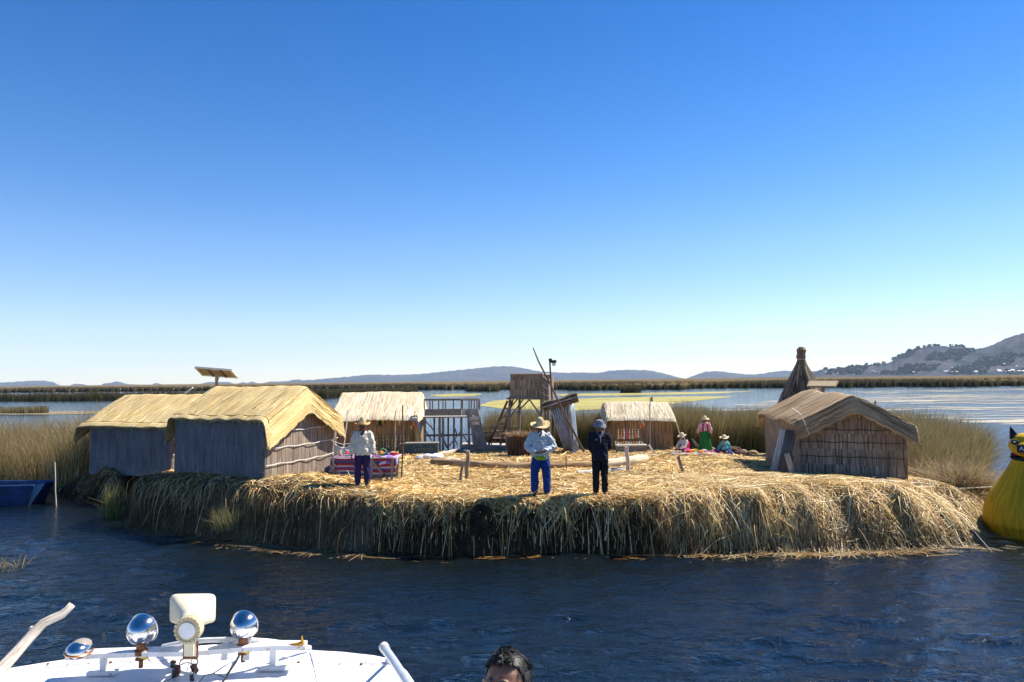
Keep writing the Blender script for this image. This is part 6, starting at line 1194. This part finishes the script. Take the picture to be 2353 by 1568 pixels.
m = MB(); m.ball((0, -.39, 1.93), (.06, .03, .035), 12); m.build('nose', M_DKG, hd, smooth='all'); m = MB(); m.tube([(-.14, -.33, 1.85), (-.06, -.385, 1.83), (0, -.39, 1.845), (.06, -.385, 1.83), (.14, -.33, 1.85)], .012, 6); m.build('mouth', M_RED, hd)
sg = MB(); sg.box((.0, -.435, 1.955), (.40, .02, .17)); so = sg.build('name_plate', plain('plate_navy', (.012, .014, .035), .5), hd, smooth=False); text('lettering', 'AV', .13, plain('letter_white', (.75, .74, .78), .6), so, (-.075, -.449, 1.955), (math.radians(90), 0, 0))
m = MB()
def hull(s, t):
    f = t; x = .0+1.1*f**1.2*1.6; y = .25+6.2*f; rr = (.78-.12*math.cos(f*3.1))*(1-.72*max(0, f-.72)/.28); a = s*2*math.pi; zc = .05+1.3*max(0, f-.75)**1.6*4; return ((x+rr*math.cos(a)*1.1, y, zc+rr*.62*math.sin(a)), (s*4, y))
m.grid(48, 40, hull); m.build('hull', fiber('boat_reed', (.20, .15, .07), (.38, .29, .14), (.5, .4, .22), 20, 1.2, .8, .6), r, smooth='all')
m = MB()
for i in range(10): m.tube([Vector(hull(a/24, .08+i*.075)[0])+Vector((0, 0, .0)) for a in range(25)], .02, 5)
m.build('lashing', M_ROPE_D, r)
# ================================================================ FOREGROUND TOUR BOAT (we look over its roof)
M_WHITE = plain('boat_white', (.74, .74, .74), .5, .08, 5, .08, dirt=(.56, .53, .49)); M_WHITE_P = plain('rail_white', (.74, .74, .75), .4, .08, 12, dirt=(.45, .30, .2)); M_CHROME = plain('chrome', (.66, .66, .68), .13, .12, 14, metal=1.0, dirt=(.42, .38, .34)); M_RUST = plain('rusty_metal', (.22, .10, .05), .6, .35, 25, metal=.4)
M_CREAM = plain('horn_cream', (.70, .64, .47), .5, .06, 8); M_BLK = plain('cable_black', (.015, .015, .018), .45)
B = empty('tour_boat', (0, 0, 0), label='white tour boat whose cabin roof with lamps and horn fills the lower left', cat='boat'); RZ = 2.0
def Rf(px, py, z=RZ): return GW(px, py, z)
edge = [(-260, 1600), (-120, 1558), (0, 1537), (100, 1521), (200, 1506), (320, 1496), (440, 1491), (580, 1489), (700, 1491), (790, 1496), (862, 1504), (896, 1511), (920, 1523), (938, 1540), (952, 1560), (975, 1600), (1010, 1680), (1060, 1850)]
EP = [Rf(a, b) for a, b in edge]; EP = [Vector((EP[0].x-.9, 1.5, RZ)), Vector((EP[0].x-1.0, -4, RZ))][::-1]+EP+[Vector((EP[-1].x+.05, 1.0, RZ)), Vector((EP[-1].x+.1, -4, RZ))]
cenx = sum(p.x for p in EP)/len(EP); m = MB(); n = len(EP); rows = [(1.0, -.30), (1.0, -.04), (.995, 0.0), (.965, .012), (.90, .02), (.6, .03), (.25, .035)]
cen = Vector((-1.6, 1.2, RZ))
for k, dz in rows:
    for p in EP: q = cen+(p-cen)*k; m.v.append((q.x, q.y, RZ+dz)); m.uv.append((q.x, q.y)); 
m.f = [(j*n+i, j*n+(i+1) % n, (j+1)*n+(i+1) % n, (j+1)*n+i) for j in range(len(rows)-1) for i in range(n)]+[tuple((len(rows)-1)*n+i for i in range(n))]; m.mi = [0]*len(m.f); m.build('roof', M_WHITE, B)
m = MB(); vs = []
for dz in (-.34, -1.15):
    for p in EP: q = cen+(p-cen)*.95; vs.append((q.x, q.y, RZ+dz))
m.add(vs, [(i, (i+1) % n, n+(i+1) % n, n+i) for i in range(n)]+[tuple(range(n-1, -1, -1))]); m.build('cabin_wall', M_WHITE, B, smooth=False)
hp = [(-4.6, -5), (-4.3, 1), (-3.8, 3.6), (-2.6, 5.5), (-1.55, 6.3), (-.6, 5.6), (.45, 4.0), (.95, 1.5), (1.0, -5)]
m = MB(); nh = len(hp); m.add([(x, y, .86) for x, y in hp]+[(x, y, .90) for x, y in hp]+[((x+1.8)*.8-1.8, (y-1)*.88+.9, -.25) for x, y in hp], [tuple(range(nh, 2*nh))]+[(i, nh+i, nh+(i+1) % nh, (i+1) % nh) for i in range(nh)]+[(2*nh+i, i, (i+1) % nh, 2*nh+(i+1) % nh) for i in range(nh)]+[tuple(range(3*nh-1, 2*nh-1, -1))]); m.build('hull', M_WHITE, B, smooth=False)
g = MB()          # moulded seam, screw heads and rust spots on the roof
g.tube([Rf(a, b, RZ+.022) for a, b in ((715, 1493), (722, 1530), (735, 1600))], .004, 5); g.tube([Rf(a, b, RZ+.020) for a, b in ((60, 1540), (200, 1524), (330, 1517), (560, 1511), (760, 1512), (900, 1530))], .003, 5); g.build('seam', M_WHITE_P, B)
for i in range(16): a = 110+i*48; g = MB(); p = Rf(a, 1527-8*math.sin((a-60)/260), RZ+.022); g.loft([(p.x, p.y, p.z-.004, .009, .009), (p.x, p.y, p.z+.004, .006, .006)], 8); g.build('screw', M_RUST if i % 3 == 0 else M_WHITE_P, B)
# light bar on posts
bar = [Rf(158, 1506, RZ+.14), Rf(225, 1502, RZ+.14), Rf(345, 1498, RZ+.15), Rf(440, 1497, RZ+.15), Rf(560, 1487, RZ+.16), Rf(640, 1483, RZ+.16), Rf(700, 1483.5, RZ+.15)]
lb = MB()
for a, b in zip(bar, bar[1:]): lb.beam(a, b+(b-a).normalized()*.01, .085, .025, up=(0, 0, 1))
LB = lb.build('light_bar', M_WHITE_P, B, smooth=False)
for px, py, fy in ((238, 1500, 1547), (627, 1484, 1536)):
    a = Rf(px, fy, RZ+.03); t_ = PY(px, py, a.y+.0); m = MB(); m.beam(a, t_, .032, .022, up=(0, 1, 0)); m.box(a+Vector((0, -.01, .008)), (.15, .05, .016)); m.build('bar_post', M_WHITE_P, B, smooth=False)
m = MB(); arc = [(375, 1486), (420, 1477), (470, 1471.5), (520, 1470), (570, 1470.5), (620, 1474), (665, 1480), (712, 1489)]; zz = [.05, .12, .17, .19, .19, .16, .10, .03]; m.tube([Rf(a, b, RZ+z) for (a, b), z in zip(arc, zz)], .014, 8)
for i in (3, 4): p = Rf(*arc[i], RZ+zz[i]); m.beam(p, p-Vector((0, .03, .10)), .03, .015, up=(0, 1, 0))
m.build('bow_rail', M_WHITE_P, B)
def lamp(px, py, Yd, rad, name='searchlight'):
    c = PY(px, py, Yd); v = Vector((.12, .94, .10)).normalized(); q = v.to_track_quat('Z', 'Y').to_matrix(); g = MB(); pr = [(0.0, -.98), (.28, -.93), (.52, -.80), (.74, -.58), (.89, -.30), (.97, 0.0), (1.0, .22), (.985, .34), (.94, .38)]
    vs = []; N = 28
    for r_, z_ in pr:
        for k in range(N): a = k*2*math.pi/N; vs.append(c+q@(Vector((r_*math.cos(a), r_*math.sin(a), z_))*rad))
    g.add(vs, [(i*N+k, i*N+(k+1) % N, (i+1)*N+(k+1) % N, (i+1)*N+k) for i in range(len(pr)-1) for k in range(N)]); o = g.build(name, M_CHROME, B, smooth='all')
    g = MB(); g.tube([c+q@(Vector((1.0*math.cos(a), 1.0*math.sin(a), .25))*rad) for a in [i*2*math.pi/24 for i in range(25)]], rad*.05, 6); g.build('rim', M_CHROME, o)
    g = MB(); g.add([c+q@(Vector((.95*math.cos(a), .95*math.sin(a), .37))*rad) for a in [i*2*math.pi/24 for i in range(24)]], [tuple(range(24))]); g.build('lens', plain('lens_glass', (.6, .63, .66), .1), o, smooth=False)
    g = MB(); b = c-Vector((0, 0, rad*.85)); g.tube([b+Vector((0, .0, .01)), b-Vector((0, 0, .03)), b-Vector((0, 0, .035)), b-Vector((0, 0, .06)), b-Vector((0, 0, .062)), b-Vector((0, 0, .085))], [.026, .024, .034, .034, .022, .030], 12); g.tube([b-Vector((0, 0, .08)), b-Vector((0, 0, .13))], .012, 8); g.build('mount', M_RUST, o); g = MB(); g.box(b-Vector((-.02, 0, .064)), (.045, .05, .022), Matrix.Rotation(.3, 3, 'Y')); g.build('clamp', CRAFT['yellow'], o)
    return c
y0 = Rf(345, 1500, RZ+.15).y
c1 = lamp(325, 1448, y0, .081); c2 = lamp(559, 1438, y0+.05, .076)
c = PY(181, 1494, y0-.05); g = MB(); g.ball(c, (.060, .075, .046), 20, 0, Matrix.Rotation(.15, 3, 'Y')); o = g.build('small_lamp', M_CHROME, B, smooth='all'); g = MB(); g.ball(c+Vector((.0, .018, .016)), (.052, .062, .036), 16); g.build('lens', plain('lens_amber', (.32, .28, .24), .12, .1, 20), o, smooth='all'); g = MB(); g.tube([c+Vector((.06*math.cos(a), .075*math.sin(a), -.008-.009*math.cos(a))) for a in [i*2*math.pi/24 for i in range(25)]], .006, 6); g.build('rim', plain('copper', (.55, .25, .12), .3, .1, metal=.8), o)
# horn loudspeaker, seen from behind
ca_ = PY(433, 1447, y0-.12); cb_ = PY(443, 1398, y0+.20); g = MB(); hc = Vector((0, 0, 0))
def rr(w, h, c_, y, n=48, bias=0):
    out = []; cc_ = ca_.lerp(cb_, y); cc_ = Vector((cc_.x, cc_.y, cc_.z+bias))
    for i in range(n):
        a = i*2*math.pi/n; ca, sa = math.cos(a), math.sin(a); e = c_; out.append((cc_.x+w*math.copysign(abs(ca)**e, ca), cc_.y, cc_.z+h*math.copysign(abs(sa)**e, sa)))
    return out
secs = [rr(.056, .056, 1, 0), rr(.058, .058, 1, .30), rr(.060, .058, .95, .42, bias=.004), rr(.068, .056, .85, .52), rr(.086, .062, .65, .64), rr(.106, .070, .45, .78), rr(.124, .078, .33, .92), rr(.131, .082, .28, .97), rr(.131, .082, .28, 1.0), rr(.124, .076, .28, 1.0), rr(.055, .045, .8, .5)]
vs = [hc+Vector(p) for s in secs for p in s]; N = 48; g.add(vs, [(i*N+k, (i+1)*N+k, (i+1)*N+(k+1) % N, i*N+(k+1) % N) for i in range(len(secs)-1) for k in range(N)]+[tuple(range(N))]+[tuple((len(secs)-1)*N+k for k in range(N-1, -1, -1))]); horn = g.build('horn_loudspeaker', M_CREAM, B)
g = MB(); cy_ = ca_.copy(); g.tube([cy_+Vector((0, .035, 0)), cy_-Vector((0, .012, 0))], .068, 32)
for i in range(18): a = i*2*math.pi/18; g.box(cy_+Vector((.063*math.cos(a), -.004, .063*math.sin(a))), (.016, .03, .012), Matrix.Rotation(-a-math.pi/2, 3, 'Y'))
g.build('ribbed_ring', plain('horn_ring', (.52, .44, .28), .6, .1), horn)
g = MB(); g.tube([cy_-Vector((0, .010, 0)), cy_-Vector((0, .020, 0))], [.044, .042], 28); g.build('end_cap', plain('cap_white', (.75, .76, .78), .4), horn)
g = MB(); g.box(cy_+Vector((0, .02, -.095)), (.050, .03, .09)); g.build('foot', M_CREAM, horn, smooth=False)
g = MB()
for s in (-1, 1): g.tube([cy_+Vector((.034*s, .03, -.07)), cy_+Vector((.036*s, .03, -.155)), cy_+Vector((.030*s, .03, -.16))], .006, 6)
g.tube([cy_+Vector((-.036, .03, -.157)), cy_+Vector((.036, .03, -.157))], .007, 6); g.build('bracket', M_RUST, horn)
# cables on the roof
def cable(pts, r, name='cable', mat=None, par=None): g = MB(); g.tube([Rf(a, b, RZ+z) for a, b, z in pts], r, 6); return g.build(name, mat or M_BLK, par or B)
cable([(439, 1492, .12), (438, 1502, .06), (441, 1515, .04), (437, 1535, .04)], .0022); cable([(410, 1535, .05), (414, 1520, .09), (425, 1510, .11), (436, 1506, .12), (448, 1509, .11), (455, 1520, .08), (451, 1532, .05), (440, 1545, .04)], .0035); cable([(412, 1530, .05), (430, 1522, .07), (448, 1528, .06), (456, 1522, .05)], .0025)
cable([(448, 1530, .05), (446, 1545, .04), (450, 1562, .04), (456, 1575, .04)], .0025, mat=M_WHITE_P); cable([(404, 1540, .05), (390, 1552, .04), (372, 1566, .04), (366, 1575, .04)], .0025, mat=M_WHITE_P); cable([(413, 1544, .05), (412, 1552, .04), (390, 1562, .04), (376, 1568, .04)], .0025)
cable([(555, 1462, .2), (557, 1480, .12), (553, 1500, .06), (540, 1525, .045), (526, 1545, .04), (516, 1562, .04), (505, 1575, .04)], .006); cable([(315, 1468, .17), (320, 1490, .1), (332, 1506, .05), (344, 1518, .035)], .0028, mat=M_RUST); cable([(313, 1475, .17), (314, 1495, .08), (318, 1512, .035)], .0022)
cable([(458, 1568, .04), (470, 1552, .05), (490, 1548, .04), (515, 1556, .04)], .0025)
for i, (a, b, s) in enumerate([(398, 1522, .03), (402, 1532, .045), (408, 1540, .05), (400, 1548, .04), (447, 1537, .05), (441, 1558, .045)]): g = MB(); p = Rf(a, b, RZ+.05); g.box(p, (s, s*.5, s*.4), Euler((.3*i, .5*i, i)).to_matrix()); g.build('cable_clip', M_BLK if i % 2 else plain('clip_brown', (.10, .04, .03), .6), B, smooth=False)
# yellow hand tool bit on the rail, right hand rail
g = MB(); p = Rf(686, 1481, RZ+.17); g.tube([p-Vector((.05, 0, 0)), p, p+Vector((.03, 0, .01))], [.004, .012, .012], 8); g.tube([p+Vector((.02, 0, 0)), p+Vector((.018, 0, .045))], [.010, .003], 6); g.build('cleat', plain('cleat_orange', (.55, .28, .04), .5), B)
hr = [Rf(884, 1490, RZ+.20), Rf(905, 1520, RZ+.22), Rf(938, 1572, RZ+.24), Rf(985, 1650, RZ+.26), Rf(1040, 1760, RZ+.26)]
g = MB(); g.tube(hr, .021, 14); R_h = g.build('handrail', plain('rail_steel', (.62, .64, .68), .3, .08, 14, metal=.4), B); g = MB(); g.tube([hr[0]-Vector((.008, -.012, -.004)), hr[0]+Vector((.008, -.02, 0))], .026, 14); g.build('end_cap', M_WHITE_P, R_h)
g = MB(); a = Rf(897, 1514, RZ+.03); g.tube([a, hr[0]+Vector((.005, -.04, -.01))], .010, 8); g.tube([a-Vector((.0, 0, .02)), a+Vector((0, 0, .01))], .030, 12); g.build('rail_foot', M_WHITE_P, R_h)
g = MB()
for a, b in zip(((905, 1527), (862, 1513)), ((884, 1511), (873, 1514))): pass
# driftwood branch lying over the roof edge
yb = Rf(30, 1532).y; bp = [(-60, 1590), (-15, 1553), (10, 1530), (40, 1497), (68, 1465), (80, 1452), (100, 1432), (120, 1422), (143, 1412), (155, 1401), (166, 1389)]; dd = [-.35, -.18, -.1, 0, .06, .09, .12, .15, .18, .2, .22]
g = MB(); P_ = [PY(a, b, yb+d) for (a, b), d in zip(bp, dd)]; o0 = P_[2].copy(); g.tube([p-o0 for p in P_], [.036, .034, .033, .031, .029, .030, .026, .026, .025, .022, .021], 14); g.ball(P_[5]-o0+Vector((-.02, 0, .02)), .014, 8); o = g.build('driftwood_pole', fiber('driftwood', (.34, .28, .22), (.56, .50, .43), (.70, .65, .58), 36, 4, .85, .7), label='crooked bleached wooden pole poking over the boat roof at lower left', cat='pole', smooth='all'); o.location = o0
# ================================================================ PASSENGER HEAD (lower edge)
HX = PY(1166, 1500, 2.72); zt = HX.z; fx = HX.x
def faceparts(r, V, k):
    R = Euler(spec_h['head_rot']).to_matrix(); c = V['head']; hd = [ch for ch in r.children if ch.name.startswith('body')][0]
    for s in (-1, 1):
        g = MB(); g.ball(c+R@(Vector((.031*s, -.078, .010))*k), (.0135*k, .012*k, .0105*k), 14, 0, R); e = g.build('eye', M_EYEW, r, smooth='all'); g = MB(); g.ball(c+R@(Vector((.030*s, -.0885, .010))*k), .0058*k, 10); g.build('iris', M_IRIS, e, smooth='all')
        g = MB(); g.tube([c+R@(Vector((.012*s, -.090, .020))*k), c+R@(Vector((.031*s, -.093, .024))*k), c+R@(Vector((.050*s, -.078, .014))*k)], [.003*k, .0045*k, .003*k], 6); g.tube([c+R@(Vector((.014*s, -.090, .002))*k), c+R@(Vector((.031*s, -.090, -.002))*k), c+R@(Vector((.048*s, -.078, .004))*k)], [.002*k, .003*k, .002*k], 6); g.build('eyelid', SKIN['mid'], r)
        g = MB(); g.tube([c+R@(Vector((.012*s, -.096, .036))*k), c+R@(Vector((.034*s, -.094, .043))*k), c+R@(Vector((.058*s, -.072, .034))*k)], [(.0035*k, .006*k), (.0035*k, .007*k), (.002*k, .003*k)], 6); g.build('eyebrow', HAIR, r)
    # hair: cap and short strands
    g = MB(); g.ball(c+R@(Vector((0, .030, .046))*k), (.079*k, .086*k, .082*k), 28, 0, R); g.build('hair', HAIR, r, smooth='all')
    n = 15000; d = unit(RNG.normal(size=(n, 3))); keep = (d[:, 2] > -.45) & ((d[:, 1] > -.30) | (d[:, 2] > .60)); d = d[keep]; n = len(d); rad = np.array([.0795, .094, .089])*k
    base = d*rad+np.array([0, .019, .040])*k; fl = RNG.normal(0, .28, (n, 3))+np.array([-.5, -.75, .0])*(d[:, 2:3] > .3)+np.array([-.1, -.1, -1.0])*(d[:, 2:3] <= .3); fl = fl-d*(fl*d).sum(1, keepdims=True); tf = np.stack([fract(base[:, 0]*60, base[:, 1]*60, 71+i, 1.0, 3) for i in range(3)], -1)*.9; dirs = unit(d*np.where(d[:, 2:3] > .3, .55, .2)+unit(fl+tf)); L = np.where(d[:, 2] > .35, RNG.uniform(.010, .028, n), RNG.uniform(.004, .010, n))[:, None]*k
    pts = np.stack([base-d*.004, base+dirs*L*.6+d*.002, base+dirs*L+np.array([0, 0, -.004])], 1); Rm = np.array(R); pts = pts@Rm.T+np.array(c); sd = unit(np.cross(dirs, d))@Rm.T
    grey = (RNG.random(n) < .10)[:, None]; cols = np.where(grey, .06, .010)*np.ones((n, 3))*RNG.uniform(.6, 1.5, (n, 1)); ribbons('hair_strands', pts, sd, np.tile(np.array([[.0011, .0010, .0004]]), (n, 1))*k, cols, vcol('hair_col', .5, 0, .45), parent=r)
spec_h = dict(skin=SKIN['mid'], shirt=cloth('dark_shirt', (.05, .06, .08)), trousers=cloth('dark_jeans', (.03, .04, .07)), shoes=SHOE, handL=down(1), handR=down(-1), head_rot=(-.20, -.06, 0), vox=.0055)
HB = 1.70; spec_h['extra'] = (faceparts,)
person('passenger with short black hair whose upper face shows at the bottom edge', (fx, 2.74, zt-HB*(1.535+.132)/1.65), math.radians(-27), HB, stand_j(), spec_h)
# ================================================================ AIR
hz_m = bpy.data.materials.new('air'); hz_m.use_nodes = True; nt = hz_m.node_tree; nt.nodes.clear(); ou = nt.nodes.new('ShaderNodeOutputMaterial'); pv = nt.nodes.new('ShaderNodeVolumePrincipled'); pv.inputs['Color'].default_value = (.62, .80, 1, 1); pv.inputs['Density'].default_value = 6e-5; pv.inputs['Anisotropy'].default_value = 0; nt.links.new(pv.outputs[0], ou.inputs['Volume'])
m = MB(); m.box((0, 0, 165), (20600, 20600, 333)); o = m.build('haze', hz_m, kind='stuff', smooth=False)
